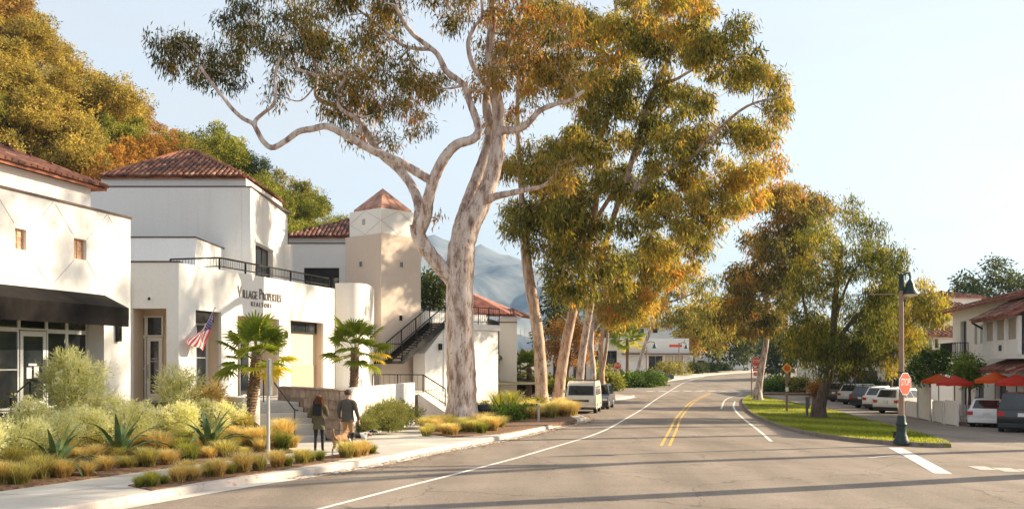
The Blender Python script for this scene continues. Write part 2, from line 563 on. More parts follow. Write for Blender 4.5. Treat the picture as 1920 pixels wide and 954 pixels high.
MAT['verdigris'] = M('dark_green_cast_iron', (.016, .034, .031), .5, .25, 6, metal=.3)
MAT['pole_tan'] = M('bronze_pole', (.27, .18, .125), .55, .12, 5, metal=.25)
MAT['bulb'] = M('lamp_diffuser', (.75, .65, .5), .4, .05, 4)
MAT['rubber'] = M('tyre_rubber', (.018, .018, .018), .85, .2, 20)
MAT['rim'] = M('alloy_rim', (.42, .42, .43), .35, .08, 10, metal=.8)
MAT['chrome'] = M('chrome', (.6, .6, .6), .2, .05, 10, metal=1)
MAT['taillight'] = M('red_lens', (.45, .02, .015), .25, .1, 10)
MAT['headlight'] = M('clear_lens', (.7, .7, .68), .15, .05, 10)
MAT['plate'] = M('licence_plate', (.66, .66, .64), .5, .08, 30)
MAT['plastic_dark'] = M('dark_plastic', (.022, .022, .023), .6, .15, 10)
MAT['bark_gum'] = bark_mat('gum_bark', (.20, .125, .095), (.36, .25, .205), (.68, .59, .53))
MAT['bark_warm'] = bark_mat('gum_bark_warm', (.24, .13, .08), (.42, .27, .18), (.62, .47, .36))
MAT['bark_brown'] = bark_mat('brown_bark', (.035, .022, .016), (.075, .048, .034), (.13, .09, .066), 1.6)
MAT['bark_palm'] = M('palm_trunk_fibre', (.10, .06, .038), .95, .45, 14, bump=1, bscale=26, c2=(.19, .12, .075))
MAT['flag_red'] = M('flag_red', (.62, .06, .045), .8, .06, 4)
MAT['flag_white'] = M('flag_white', (.80, .76, .72), .8, .04, 4)
MAT['flag_blue'] = M('flag_blue', (.05, .04, .16), .8, .08, 4)

GUM = [(0, (.04, .046, .02)), (.3, (.13, .118, .036)), (.58, (.26, .19, .05)), (.82, (.38, .20, .055)), (1, (.46, .165, .05))]
MAT['leaf_gum'] = leaf_mat('gum_leaves', GUM, .55)
MAT['leaf_gum2'] = leaf_mat('gum_leaves_golden', [(0, (.04, .05, .018)), (.3, (.155, .16, .038)), (.6, (.325, .27, .06)), (.85, (.43, .27, .06)), (1, (.52, .19, .05))], .52)
MAT['leaf_pepper'] = leaf_mat('pepper_leaves', [(0, (.04, .05, .014)), (.45, (.13, .14, .03)), (.8, (.30, .25, .045)), (1, (.44, .31, .055))], .55)
MAT['leaf_dark'] = leaf_mat('dark_leaves', [(0, (.016, .026, .011)), (.5, (.045, .062, .02)), (1, (.11, .12, .035))], .35)
MAT['leaf_hill_gold'] = leaf_mat('hill_gold_leaves', [(0, (.10, .085, .03)), (.4, (.29, .235, .06)), (.75, (.46, .36, .09)), (1, (.52, .36, .12))], .4)
MAT['leaf_hill_brown'] = leaf_mat('hill_brown_leaves', [(0, (.11, .075, .034)), (.5, (.33, .22, .08)), (1, (.50, .32, .12))], .4)
MAT['leaf_hill_green'] = leaf_mat('hill_green_leaves', [(0, (.05, .062, .016)), (.5, (.18, .195, .038)), (1, (.36, .34, .065))], .45)
MAT['leaf_hill_olive'] = leaf_mat('hill_olive_leaves', [(0, (.055, .058, .018)), (.5, (.20, .185, .04)), (1, (.38, .32, .065))], .42)
MAT['leaf_orange'] = leaf_mat('orange_leaves', [(0, (.14, .075, .024)), (.5, (.34, .185, .05)), (1, (.48, .25, .06))], .45)
MAT['leaf_lime'] = leaf_mat('pale_shrub_leaves', [(0, (.17, .19, .06)), (.5, (.50, .51, .23)), (1, (.74, .71, .44))], .42)
MAT['leaf_grass_gold'] = leaf_mat('golden_grass', [(0, (.19, .135, .045)), (.5, (.58, .43, .18)), (1, (.75, .60, .32))], .42)
MAT['leaf_grass_green'] = leaf_mat('green_grass_tuft', [(0, (.06, .08, .018)), (.5, (.20, .23, .05)), (1, (.40, .36, .09))], .42)
MAT['leaf_rosemary'] = leaf_mat('rosemary_leaves', [(0, (.05, .065, .022)), (.5, (.15, .165, .055)), (1, (.30, .28, .10))], .35)
MAT['leaf_agave'] = M('agave_leaf', (.055, .10, .03), .45, .2, 4, c2=(.13, .19, .065))
MAT['leaf_palm'] = leaf_mat('palm_fan', [(0, (.05, .08, .014)), (.5, (.17, .21, .03)), (.8, (.40, .37, .04)), (1, (.62, .42, .035))], .45)
MAT['leaf_lawn'] = leaf_mat('lawn_blades', [(0, (.08, .11, .014)), (.5, (.21, .25, .03)), (1, (.38, .38, .06))], .4)
MAT['leaf_fresh'] = leaf_mat('fresh_leaves', [(0, (.03, .06, .012)), (.5, (.09, .15, .025)), (1, (.22, .28, .05))], .42)

# ------------------------------------------------------------------ curves
def catmull(pts, n=8):
    pts = [Vector(p) for p in pts]
    if len(pts) < 3:
        return [pts[0].lerp(pts[-1], i / n) for i in range(n + 1)]
    q = [pts[0] * 2 - pts[1]] + pts + [pts[-1] * 2 - pts[-2]]
    out = []
    for i in range(1, len(q) - 2):
        a, b, c, d = q[i - 1:i + 3]
        for k in range(n):
            t = k / n
            out.append(.5 * ((2 * b) + (c - a) * t + (2 * a - 5 * b + 4 * c - d) * t * t + (3 * b - a - 3 * c + d) * t ** 3))
    out.append(pts[-1])
    return out


def resample(pts, step):
    out = [pts[0]]; acc = 0
    for a, b in zip(pts, pts[1:]):
        l = (b - a).length
        while acc + l >= step:
            t = (step - acc) / l
            a = a.lerp(b, t); l = (b - a).length; acc = 0
            out.append(a)
        acc += l
    if (out[-1] - pts[-1]).length > step * .3: out.append(pts[-1])
    return out


def flat(v):
    return Vector((v[0], v[1], 0))


def left_normals(pts):
    out = []
    for i in range(len(pts)):
        d = flat(pts[min(i + 1, len(pts) - 1)]) - flat(pts[max(i - 1, 0)])
        d.normalize(); out.append(Vector((-d.y, d.x, 0)))
    return out


def patch(name, poly, dz, mat, parent=None, step=4.0, thick=.3, zfun=None):
    """slab whose top follows the ground at +dz; poly is a list of (x,y)"""
    bm = bmesh.new()
    vs = [bm.verts.new((p[0], p[1], 0)) for p in poly]
    f = bm.faces.new(vs)
    bm.normal_update()
    if f.normal.z < 0: f.normal_flip()
    for ax in (0, 1):
        lo = min(p[ax] for p in poly); hi = max(p[ax] for p in poly)
        k = math.floor(lo / step) + 1
        while k * step < hi:
            no = [0, 0, 0]; no[ax] = 1; co = [0, 0, 0]; co[ax] = k * step
            bmesh.ops.bisect_plane(bm, geom=bm.verts[:] + bm.edges[:] + bm.faces[:], dist=1e-5, plane_co=co, plane_no=no)
            k += 1
    bmesh.ops.triangulate(bm, faces=bm.faces[:])
    if thick:
        r = bmesh.ops.extrude_face_region(bm, geom=bm.faces[:])
        low = [e for e in r['geom'] if isinstance(e, bmesh.types.BMVert)]
        lows = set(low)
    else:
        lows = set()
    zf = zfun or (lambda x, y: gz(x, y) + dz)
    for v in bm.verts:
        v.co.z = zf(v.co.x, v.co.y) - (thick if v in lows else 0)
    bmesh.ops.recalc_face_normals(bm, faces=bm.faces)
    if not thick:
        for fc in bm.faces:
            if fc.normal.z < 0: fc.normal_flip()
    me = bpy.data.meshes.new(name)
    bm.to_mesh(me); bm.free()
    me.materials.append(mat)
    return link_mesh(name, me, parent)


def ribbon(name, line, w0, w1, dz, mat, parent=None, step=1.0, close=False):
    """thin sheet between offsets w0..w1 to the left of a line, following the ground"""
    pts = resample(catmull([flat(p) for p in line], 10), step)
    ns = left_normals(pts)
    mb = MB()
    vs = []; fs = []
    for p, n in zip(pts, ns):
        for w in (w0, w1):
            q = p + n * w
            vs.append((q.x, q.y, gz(q.x, q.y) + dz))
    for i in range(len(pts) - 1):
        fs.append((2 * i, 2 * i + 2, 2 * i + 3, 2 * i + 1))
    mb.add(vs, fs)
    return mb.build(name, mat, parent, weld=False)


def kerb(line, width, dz, mat, parent, seg=3.0, name='kerb_segment', mats=None, gap=.012):
    """kerb of separate cast segments, body to the left of the line"""
    pts = resample(catmull([flat(p) for p in line], 10), seg / 6)
    ns = left_normals(pts)
    k = 0
    for i0 in range(0, len(pts) - 1, 6):
        i1 = min(i0 + 6, len(pts) - 1)
        vs = []; fs = []
        for i in range(i0, i1 + 1):
            p = pts[i].copy()
            if i == i0 and i1 > i0: p = p.lerp(pts[i + 1], gap / max(1e-3, (pts[i + 1] - pts[i]).length))
            n = ns[i]
            g = gz(p.x, p.y)
            for w, z in ((-.03, -.12), (0, dz - .035), (.03, dz), (width, dz + .002), (width, -.12)):
                q = p + n * w
                vs.append((q.x, q.y, g + z))
        m = i1 - i0 + 1
        for i in range(m - 1):
            for c in range(4):
                a = i * 5 + c
                fs.append((a, a + 5, a + 6, a + 1))
        fs.append((0, 1, 2, 3, 4)); fs.append(tuple((m - 1) * 5 + j for j in (4, 3, 2, 1, 0)))
        mt = mats(pts[i0]) if mats else mat
        MB().add(vs, fs).build(name, mt, parent)
        k += 1


# ------------------------------------------------------------------ terrain, road
def axis(lo, hi, dense_lo, dense_hi, fine, n):
    a = list(np.arange(dense_lo, dense_hi + .01, fine))
    left = [dense_lo - (dense_lo - lo) * (k / n) ** 2.2 for k in range(n, 0, -1)]
    right = [dense_hi + (hi - dense_hi) * (k / n) ** 2.2 for k in range(1, n + 1)]
    return left + a + right


def sheet(name, xs, ys, zf, mat):
    X, Y = np.meshgrid(xs, ys)
    Z = zf(X, Y)
    vs = np.stack([X.ravel(), Y.ravel(), Z.ravel()], 1).tolist()
    w = len(xs)
    fs = [(j * w + i, j * w + i + 1, (j + 1) * w + i + 1, (j + 1) * w + i) for j in range(len(ys) - 1) for i in range(w - 1)]
    me = bpy.data.meshes.new(name); me.from_pydata(vs, [], fs); me.materials.append(mat)
    me.polygons.foreach_set('use_smooth', [True] * len(me.polygons))
    return link_mesh(name, me)


tag(sheet('ground', axis(-4000, 4000, -60, 80, 10, 10), axis(-500, 4400, -20, 420, 10, 12), lambda x, y: ground(x, y) - .08, MAT['ground']), kind='structure')
tag(sheet('road', np.arange(-30, 90.1, 3), np.arange(-12, 330.1, 3), lambda x, y: ground(x, y), MAT['asphalt']), kind='structure')

# left kerb line, near to far (photo pixels on the road surface)
KERB_PX = [(-260, 1038), (200, 953), (460, 908), (621, 884), (711, 868), (812, 847), (945, 823), (1020, 806), (1084, 791), (1096, 785), (1066, 776), (1054, 765), (1072, 755), (1110, 751), (1150, 750), (1190, 744)]
KERB = [G(x, y) for x, y in KERB_PX]
kline = resample(catmull([flat(p) for p in KERB], 10), .5)
knorm = left_normals(kline)


def kerb_off(d, i0=0, i1=None, stp=1):
    return [kline[i] + knorm[i] * d for i in range(i0, len(kline) if i1 is None else i1, stp)]


kend = kline[-1]
side_poly = [(p.x, p.y) for p in kerb_off(.17, stp=2)] + [(kend.x - 1.5, kend.y + 3), (-34, kend.y + 3), (-34, kline[0].y)]
sidewalk = tag(patch('sidewalk', side_poly, .135, MAT['concrete']), kind='structure')


def kerb_paint(p):
    return MAT['kerb_red'] if p.y < 20.5 else MAT['kerb']


kerb([tuple(p) for p in kline[::4]] + [kline[-1]], .17, .155, MAT['kerb'], sidewalk, 3.0, mats=kerb_paint)
ribbon('gutter', [tuple(p) for p in kline[::4]], -.42, -.02, .006, MAT['concrete_pale'], sidewalk)

# concrete panels of the pavement, each a slab of its own with an open joint
pan_step = 3
for i in range(0, len(kline) - pan_step, pan_step):
    if kline[i].y > 44: break
    for c in range(4):
        d0 = .19 + c * 1.5; d1 = d0 + 1.488
        j = i + pan_step
        e = .012
        a = kline[i].lerp(kline[i + 1], e / .5); na = knorm[i]; b = kline[j]; nb = knorm[j]
        q = [a + na * d0, b + nb * d0, b + nb * d1, a + na * d1]
        o = Vector((q[0].x, q[0].y, 0))
        vs = [(p.x, p.y, gz(p.x, p.y) + .155) for p in q] + [(p.x, p.y, gz(p.x, p.y) + .10) for p in q]
        MB().add(vs, [(0, 1, 2, 3), (7, 6, 5, 4), (0, 4, 5, 1), (1, 5, 6, 2), (2, 6, 7, 3), (3, 7, 4, 0)]).build('paving_panel', MAT['concrete_pale'] if (i * 7 + c * 5) % 4 == 0 else MAT['concrete'], sidewalk)

# pavement beyond the side street
K2_PX = [(1150, 724.5), (1200, 722), (1232, 719), (1262, 713), (1300, 707.5), (1345, 702), (1400, 698.5), (1470, 696.5)]
K2 = [flat(G(x, y)) for x, y in K2_PX]
k2 = resample(catmull(K2, 10), 2)
n2 = left_normals(k2)
far_walk = tag(patch('far_sidewalk', [(p + n * .3).to_tuple()[:2] for p, n in zip(k2, n2)] + [(k2[-1].x, k2[-1].y + 25), (-30, k2[-1].y + 25), (-30, k2[0].y)], .14, MAT['concrete'], step=8), kind='structure')
kerb(K2, .3, .15, MAT['kerb'], far_walk, 8.0)


def mark(name, pxs, w, mat, off=0.0):
    return tag(ribbon(name, [flat(G(x, y)) for x, y in pxs], off - w / 2, off + w / 2, .006, mat), kind='structure')


mark('edge_line', [(590, 957), (740, 917), (890, 879), (1010, 846), (1130, 808), (1190, 775), (1240, 742), (1285, 716), (1320, 706)], .13, MAT['paint_white'])
yel = [(1247, 836), (1262, 806), (1276, 778), (1298, 754), (1330, 737)]
mark('centre_line', yel, .11, MAT['paint_yellow'], -.14)
mark('centre_line', yel, .11, MAT['paint_yellow'], .14)
mark('lane_line', [(1446, 827), (1418, 803), (1392, 783), (1376, 764), (1378, 752)], .13, MAT['paint_white'])
mark('lane_line', [(1352, 766), (1362, 748), (1392, 738)], .13, MAT['paint_white'])
mark('stop_bar', [(1768, 888), (1678, 839)], .42, MAT['paint_white'])
mark('faded_line', [(1628, 858), (1700, 852)], .16, MAT['concrete'])
for k in range(3):
    mark('crossing_bar', [(1830 + 46 * k, 874 + 3 * k), (1862 + 46 * k, 883 + 3 * k)], .45, MAT['concrete'])
for k in range(9):
    x = 1212 + 23 * k
    mark('crossing_bar', [(x, 733 - .1 * k), (x + 15, 733 - .1 * k)], .9, MAT['paint_white'])

# ------------------------------------------------------------------ grass island with its dark kerb
ISL_PX = [(1782, 839), (1735, 838), (1660, 833), (1580, 825), (1505, 813), (1450, 797), (1412, 779), (1394, 763), (1392, 751), (1402, 744), (1425, 742), (1448, 749), (1490, 757), (1560, 771), (1640, 793), (1710, 813), (1765, 830)]
isl = [flat(G(x, y)) for x, y in ISL_PX]
isl = resample(catmull(isl + [isl[0]], 8), .45)[:-1]
area = sum(isl[i].x * isl[(i + 1) % len(isl)].y - isl[(i + 1) % len(isl)].x * isl[i].y for i in range(len(isl)))
if area < 0: isl = isl[::-1]
island = tag(patch('grass_island', [(p.x, p.y) for p in isl], .12, M('lawn_soil', (.10, .13, .025), .95, .35, 1.5, c2=(.20, .21, .05)), step=2), kind='structure')
kerb(isl + [isl[0]], .16, .15, MAT['kerb_dark'], island, 2.6)


def inside(poly, x, y):
    c = False; n = len(poly); j = n - 1
    for i in range(n):
        a, b = poly[i], poly[j]
        if (a[1] > y) != (b[1] > y) and x < (b[0] - a[0]) * (y - a[1]) / (b[1] - a[1] + 1e-12) + a[0]: c = not c
        j = i
    return c


# far planter island with a low hedge bed
fi_px = [(1432, 740), (1535, 741), (1560, 733), (1520, 728), (1440, 728)]
fi = [flat(G(x, y)) for x, y in fi_px]
patch_fi = tag(patch('planter_island', [(p.x, p.y) for p in fi], .16, MAT['mulch'], step=4), kind='structure')

# ------------------------------------------------------------------ planting beds beside the pavement
FLOOR = 1.3


def bed(name, front, back, zf, zb, mat):
    """sloping bed between two lines of equal length; zf / zb are heights above the ground / world"""
    vs = []; fs = []; rows = 8
    for a, b in zip(front, back):
        for k in range(rows + 1):
            t = k / rows
            p = flat(a).lerp(flat(b), t)
            s = t * t * (3 - 2 * t)
            vs.append((p.x, p.y, (gz(p.x, p.y) + zf) * (1 - s) + zb * s))
    w = rows + 1
    for i in range(len(front) - 1):
        for k in range(rows):
            fs.append((i * w + k, (i + 1) * w + k, (i + 1) * w + k + 1, i * w + k + 1))
    n = len(vs)
    # skirt along the front so that the soil has an edge
    for i, a in enumerate(front):
        vs.append((a.x, a.y, gz(a.x, a.y) + .05))
    for i in range(len(front) - 1):
        fs.append((n + i, n + i + 1, (i + 1) * w, i * w))
    o = MB().add(vs, fs).build(name, mat, weld=False)
    return tag(o, kind='structure')


bedA_front = [G(x, y, .17) for x, y in [(-260, 950), (-100, 932), (0, 920), (152, 899), (266, 883), (380, 868), (480, 857), (556, 846)]]
bedA_back = [Vector(v) for v in [(-16.5, 14, 0), (-15.3, 19, 0), (-14.4, 23, 0), (-13.3, 27.8, 0), (-12.6, 31.0, 0), (-12.0, 32.6, 0), (-10.6, 32.9, 0), (-9.0, 31.6, 0)]]
bedA_front = resample(catmull(bedA_front, 6), .8)
bb = catmull(bedA_back, 12)
bedA_back = [bb[min(len(bb) - 1, int(round(i * (len(bb) - 1) / (len(bedA_front) - 1))))] for i in range(len(bedA_front))]
bed('planting_bed', bedA_front, bedA_back, .19, 1.05, MAT['mulch'])


def bed_z(X, Y):
    """height of the sloping bed at a point"""
    best = None
    for a, b in zip(bedA_front, bedA_back):
        ab = flat(b) - flat(a)
        t = max(0, min(1, (Vector((X, Y, 0)) - flat(a)).dot(ab) / ab.length_squared))
        p = flat(a) + ab * t
        d = (p - Vector((X, Y, 0))).length
        if best is None or d < best[0]: best = (d, t)
    t = best[1]; s = t * t * (3 - 2 * t)
    return (gz(X, Y) + .19) * (1 - s) + 1.05 * s


stripF = [flat(G(x, y, .17)) for x, y in [(285, 919), (380, 902), (480, 887), (600, 868), (690, 853), (712, 849)]]
stripB = [flat(G(x, y, .17)) for x, y in [(240, 909), (340, 893), (460, 875), (570, 860), (660, 848), (700, 843)]]
tag(patch('kerb_planting_strip', [(p.x, p.y) for p in stripF + stripB[::-1]], .175, MAT['mulch'], step=2, thick=.1), kind='structure')
treeF = [flat(G(x, y, .17)) for x, y in [(792, 812), (850, 819), (938, 813), (1010, 800), (1082, 787)]]
treeB = [flat(G(x, y, .17)) for x, y in [(815, 797), (850, 786), (930, 778), (1000, 768), (1052, 769)]]
tag(patch('tree_bed', [(p.x, p.y) for p in treeF + treeB[::-1]], .19, MAT['mulch'], step=2, thick=.12), kind='structure')

# ------------------------------------------------------------------ building helpers
def tile_mesh():
    vs = []; fs = []
    n = 5
    for y, r in ((0, .118), (.46, .095)):
        for k in range(n + 1):
            a = math.pi * k / n
            vs.append((math.cos(a) * r, y, math.sin(a) * r * .85 + .012))
    for k in range(n):
        fs.append((k, k + 1, n + 1 + k + 1, n + 1 + k))
    fs.append(tuple(range(n, -1, -1)))
    me = bpy.data.meshes.new('roof_tile'); me.from_pydata(vs, [], fs); me.materials.append(MAT['tile'])
    return me


TILES = []
for _v, (_c, _c2) in enumerate((((.145, .05, .032), (.19, .07, .042)), ((.21, .08, .045), (.25, .11, .065)), ((.085, .036, .027), (.12, .05, .035)), ((.27, .14, .09), (.30, .18, .12)))):
    _m = tile_mesh(); _m.materials.clear()
    _m.materials.append(M('terracotta_tile_%s' % 'abcd'[_v], _c, .8, .2, 4, c2=_c2, bump=.2, bscale=30)); TILES.append(_m)


def tiled(roof, face, eave_a, eave_b, limit=0, seed=0, pitch=.255, row=.40, lift=.0):
    """cover a planar roof polygon with barrel tiles; the first `limit` from the eave up are objects of their own"""
    rng = random.Random(seed)
    a = Vector(eave_a); b = Vector(eave_b)
    ex = (b - a).normalized()
    nrm = (Vector(face[1]) - Vector(face[0])).cross(Vector(face[2]) - Vector(face[0])).normalized()
    if nrm.z < 0: nrm = -nrm
    ey = nrm.cross(ex).normalized()
    if ey.z < 0: ey = -ey; 
    p2 = [((Vector(p) - a).dot(ex), (Vector(p) - a).dot(ey)) for p in face]
    x0 = min(p[0] for p in p2); x1 = max(p[0] for p in p2); y1 = max(p[1] for p in p2)
    off = root_offset(roof)
    rest = MB(); cnt = 0
    exx = ey.cross(nrm)
    rot = Matrix((exx, ey, nrm)).transposed().to_4x4()
    r = 0
    while r * row < y1:
        nx = int((x1 - x0) / pitch) + 2
        for c in range(nx):
            x = x0 + (c + .5) * pitch; y = r * row - .06
            if not inside(p2, x, max(y + .2, .05)): continue
            pos = a + ex * x + ey * y + nrm * (.03 + rng.uniform(0, .018))
            mm = Matrix.Translation(pos - off) @ rot @ Matrix.Rotation(R(rng.uniform(-2.5, 2.5)), 4, 'Z') @ Matrix.Rotation(R(rng.uniform(.5, 2.5)), 4, 'X')
            src = TILES[rng.choices((0, 1, 2, 3), (5, 4, 4, 1.2))[0]]
            if cnt < limit:
                o = link_mesh('roof_tile', src, roof); o.matrix_local = mm; cnt += 1
            else:
                rest.cur = TILES.index(src)
                rest.add([mm @ v.co + off for v in src.vertices], [tuple(f.vertices) for f in src.polygons])
        r += 1
    if rest.v:
        tag(rest.build('tile_field', [t.materials[0] for t in TILES], roof, weld=False), kind='stuff')
    return cnt


def slab(mb, face, th=.08):
    """roof polygon with thickness below it"""
    n = len(face)
    f = [Vector(p) for p in face]
    nrm = (f[1] - f[0]).cross(f[2] - f[0]).normalized()
    if nrm.z < 0: nrm = -nrm
    lo = [p - nrm * th for p in f]
    mb.add(f + lo, [tuple(range(n)), tuple(range(2 * n - 1, n - 1, -1))] + [(i, n + i, n + (i + 1) % n, (i + 1) % n) for i in range(n)])


def part_box(name, mat, parent, fr, s0, s1, d0, d1, z0, z1, bevel=0):
    return fr.mb().box(s0, s1, d0, d1, z0, z1).build(name, mat, parent, bevel=bevel)


def window(parent, fr, sa, sb, za, zb, d, cols=1, rows=1, fm=None, gm=None, fw=.06, name='window', sill=False, depth=.06):
    """window at depth d: frame with mullions; each pane a child of the frame"""
    fm = fm or MAT['frame_alu']; gm = gm or MAT['glass']
    mb = fr.mb()
    mb.box(sa, sa + fw, d, d + depth, za, zb); mb.box(sb - fw, sb, d, d + depth, za, zb)
    mb.box(sa + fw, sb - fw, d, d + depth, za, za + fw); mb.box(sa + fw, sb - fw, d, d + depth, zb - fw, zb)
    xs = [sa + fw + (sb - sa - 2 * fw) * i / cols for i in range(cols + 1)]
    zs = [za + fw + (zb - za - 2 * fw) * i / rows for i in range(rows + 1)]
    h = fw * .3
    for x in xs[1:-1]: mb.box(x - h, x + h, d + .004, d + depth - .004, za + fw, zb - fw)
    for z in zs[1:-1]: mb.box(sa + fw, sb - fw, d + .007, d + depth - .007, z - h, z + h)
    w = mb.build(name, fm, parent)
    for i in range(cols):
        for j in range(rows):
            part_box('pane', gm, w, fr, xs[i] + .001, xs[i + 1] - .001, d + depth * .45, d + depth * .45 + .008, zs[j] + .001, zs[j + 1] - .001)
    if sill:
        part_box('sill', MAT['stucco'], w, fr, sa - .06, sb + .06, d - .06, d + .02, za - .07, za - .002)
    return w


def text_mesh(body, size, mat, name, parent, origin, xdir, zdir, sx=1.0, thick=.02, align='CENTER'):
    cu = bpy.data.curves.new(name, 'FONT')
    cu.body = body; cu.size = size; cu.extrude = thick / 2; cu.align_x = align; cu.align_y = 'BOTTOM'
    cu.resolution_u = 3
    t = bpy.data.objects.new('tmp', cu); col.objects.link(t)
    dg = bpy.context.evaluated_depsgraph_get()
    me = bpy.data.meshes.new_from_object(t.evaluated_get(dg))
    bpy.data.objects.remove(t)
    X = Vector(xdir).normalized(); Z = Vector(zdir).normalized(); Nn = X.cross(Z)
    o = Vector(origin) - (root_offset(parent) if parent else Vector())
    mm = Matrix(((X.x * sx, Z.x, Nn.x, o.x), (X.y * sx, Z.y, Nn.y, o.y), (X.z * sx, Z.z, Nn.z, o.z), (0, 0, 0, 1)))
    me.transform(mm); me.materials.clear(); me.materials.append(mat); me.name = name
    return link_mesh(name, me, parent)


def railing(name, pts, h, parent, mat=None, baluster=.14, low=.12, post=1.6, rail=.045, bal=.014, parts=True):
    """metal railing: top and bottom rail, posts and balusters along a 3D line (base points)"""
    mat = mat or MAT['black_metal']
    pts = [Vector(p) for p in pts]
    up = Vector((0, 0, 1))
    top = MB(); bot = MB(); bl = MB()
    for a, b in zip(pts, pts[1:]):
        top.bar(a + up * h, b + up * h, rail, rail)
        bot.bar(a + up * low, b + up * low, rail * .7, rail * .7)
        L = (b - a).length
        n = max(1, int(L / baluster))
        for k in range(1, n):
            p = a.lerp(b, k / n)
            bl.bar(p + up * low, p + up * h, bal)
    o = top.build(name, mat, parent, weld=False)
    bot.build('bottom_rail', mat, o, weld=False)
    tag(bl.build('balusters', mat, o, weld=False), kind='stuff')
    ps = [pts[0]]
    for a, b in zip(pts, pts[1:]):
        n = max(1, round((b - a).length / post))
        ps += [a.lerp(b, k / n) for k in range(1, n + 1)]
    for p in ps:
        MB().bar(p - up * .02, p + up * (h + .01), rail * 1.1).build('post', mat, o, weld=False)
    return o


ST = MAT['stucco']

# ------------------------------------------------------------------ storefront building at the left edge
f1 = Fr(-12.46, 31.35, .2256, 1)
b1 = thing('storefront_building', 'white stucco building at the left edge with black canvas awning over glass storefront', 'building', f1.pt(-8, 4, 0))
s_open = f1.s(195); zo = 4.12
w_specs = [(28, 50, 427, 470), (138.5, 162, 446, 488)]
ops = [(-13.5, s_open, FLOOR, zo)]
for xa, xb, ya, yb in w_specs:
    ops.append((f1.s(xa), f1.s(xb), f1.z(xb, yb), f1.z(xa, ya)))
Z1 = f1.z(245, 411)
mb = f1.mb(); mb.wall(-14, 0, .0, Z1, .6, ops)
mb.box(-14, -.0, .6, 9, Z1 - .3, Z1 - .02)
mb.box(-.35, -.002, .6, 9, .0, Z1 - .31)
mb.box(-14, -13.7, .6, 9, 0, Z1 - .31); mb.box(-13.69, -.36, 8.7, 9, 0, Z1 - .31)
b1w = mb.build('wall', ST, b1)
part_box('coping', MAT['coping'], b1, f1, -14, .03, -.04, .35, Z1 + .002, Z1 + .07)
# attic wall set back behind the coping, tiled hip roof above it
s_r = f1.s(201, .55)
mb = f1.mb(); mb.box(-14, s_r - .35, .9, 8.5, Z1 - .02, Z1 + .9); mb.build('attic_wall', ST, b1)
ze = Z1 + .92
A = f1.pt(-15, .55, ze); B = f1.pt(s_r, .55, ze); C = f1.pt(s_r - 2.6, 4.9, ze + 1.75); D = f1.pt(-15, 4.9, ze + 1.75); E = f1.pt(s_r, 9.2, ze)
rm = MB(); slab(rm, [A, B, C, D]); slab(rm, [B, E, C])
r1 = rm.build('roof', MAT['tile'], b1)
tiled(r1, [A, B, C, D], B, A, 180, 1)
tiled(r1, [B, E, C], B, E, 60, 2)
rd = MB(); rd.tube([D + Vector((0, 0, .06)), C + Vector((0, 0, .08)), B + Vector((0, 0, .06))], .11, 8); rd.build('ridge_cap', MAT['tile'], r1, smooth=True)
# storefront set back in the opening
sf = .58
sL, sD0, sD1, sM, sR = -13.2, f1.s(34, sf), f1.s(86, sf), f1.s(124, sf), f1.s(162, sf)
zt = f1.z(100, 621, sf)
back = f1.mb().wall(-13.5, s_open - .02, FLOOR + .02, zo, .05, [(sL, sR, FLOOR + .06, zo - .02)], d=sf + .05).build('storefront_surround', MAT['stucco'], b1)
for (a, b, lo, hi) in ((sL, sD0, FLOOR + .08, zt), (sL, sD0, zt, zo - .05), (sD0, sD1, zt, zo - .05), (sD1, sM, FLOOR + .08, zt), (sD1, sM, zt, zo - .05), (sM, sR, FLOOR + .08, zt), (sM, sR, zt, zo - .05)):
    if a == sL:
        window(b1, f1, a, (a + b) / 2 - .01, lo, hi, sf - .03, 2, 1); window(b1, f1, (a + b) / 2 + .01, b, lo, hi, sf - .03, 1, 2 if hi == zt else 1)
    else:
        window(b1, f1, a, b, lo, hi, sf - .03)
# glazed door
door = f1.mb().wall(sD0 + .05, sD1 - .03, FLOOR + .03, zt - .02, .05, [(sD0 + .17, sD1 - .15, FLOOR + .3, zt - .17)], d=sf - .03).build('door', MAT['frame_alu'], b1)
part_box('pane', MAT['glass'], door, f1, sD0 + .172, sD1 - .152, sf - .01, sf, FLOOR + .302, zt - .172)
part_box('handle', MAT['chrome'], door, f1, sD1 - .13, sD1 - .10, sf - .09, sf - .031, FLOOR + .8, FLOOR + 1.5)
for k, (u, v) in enumerate(((.32, .95), (.62, .98), (.40, 1.32))):
    part_box('notice', MAT['sign_white'], door, f1, sD0 + u, sD0 + u + (.2 if k < 2 else .34), sf - .017, sf - .011, FLOOR + v, FLOOR + v + (.32 if k < 2 else .06))
part_box('floor_slab', MAT['concrete'], b1, f1, -13.5, s_open, -.25, sf + .3, FLOOR - .18, FLOOR)
for xa, xb, ya, yb in w_specs:
    o = (f1.s(xa), f1.s(xb), f1.z(xb, yb), f1.z(xa, ya))
    window(b1, f1, o[0] + .001, o[1] - .001, o[2] + .001, o[3] - .001, .10, 2, 3, M('tan_sash', (.55, .40, .28), .6), MAT['warm_pane'], .03, name='small_window')
# diamond score joints
gr = f1.mb()
for (xa, ya, xb, yb) in ((-8, 362, 26, 418), (99, 379, 52, 440), (104, 383, 137, 440), (201, 402, 163, 449), (203, 404, 243, 482), (163, 489, 196, 548), (243, 484, 197, 546), (52, 472, -5, 512), (50, 470, 92, 534), (139, 487, 96, 536), (200, 556, 216, 590)):
    a = (f1.s(xa), -.003, f1.z(xa, ya)); b = (f1.s(xb), -.003, f1.z(xb, yb))
    gr.bar(a, b, .016, .01, up=(0, 1, 0))
tag(gr.build('score_joints', MAT['groove'], b1, weld=False), kind='stuff')
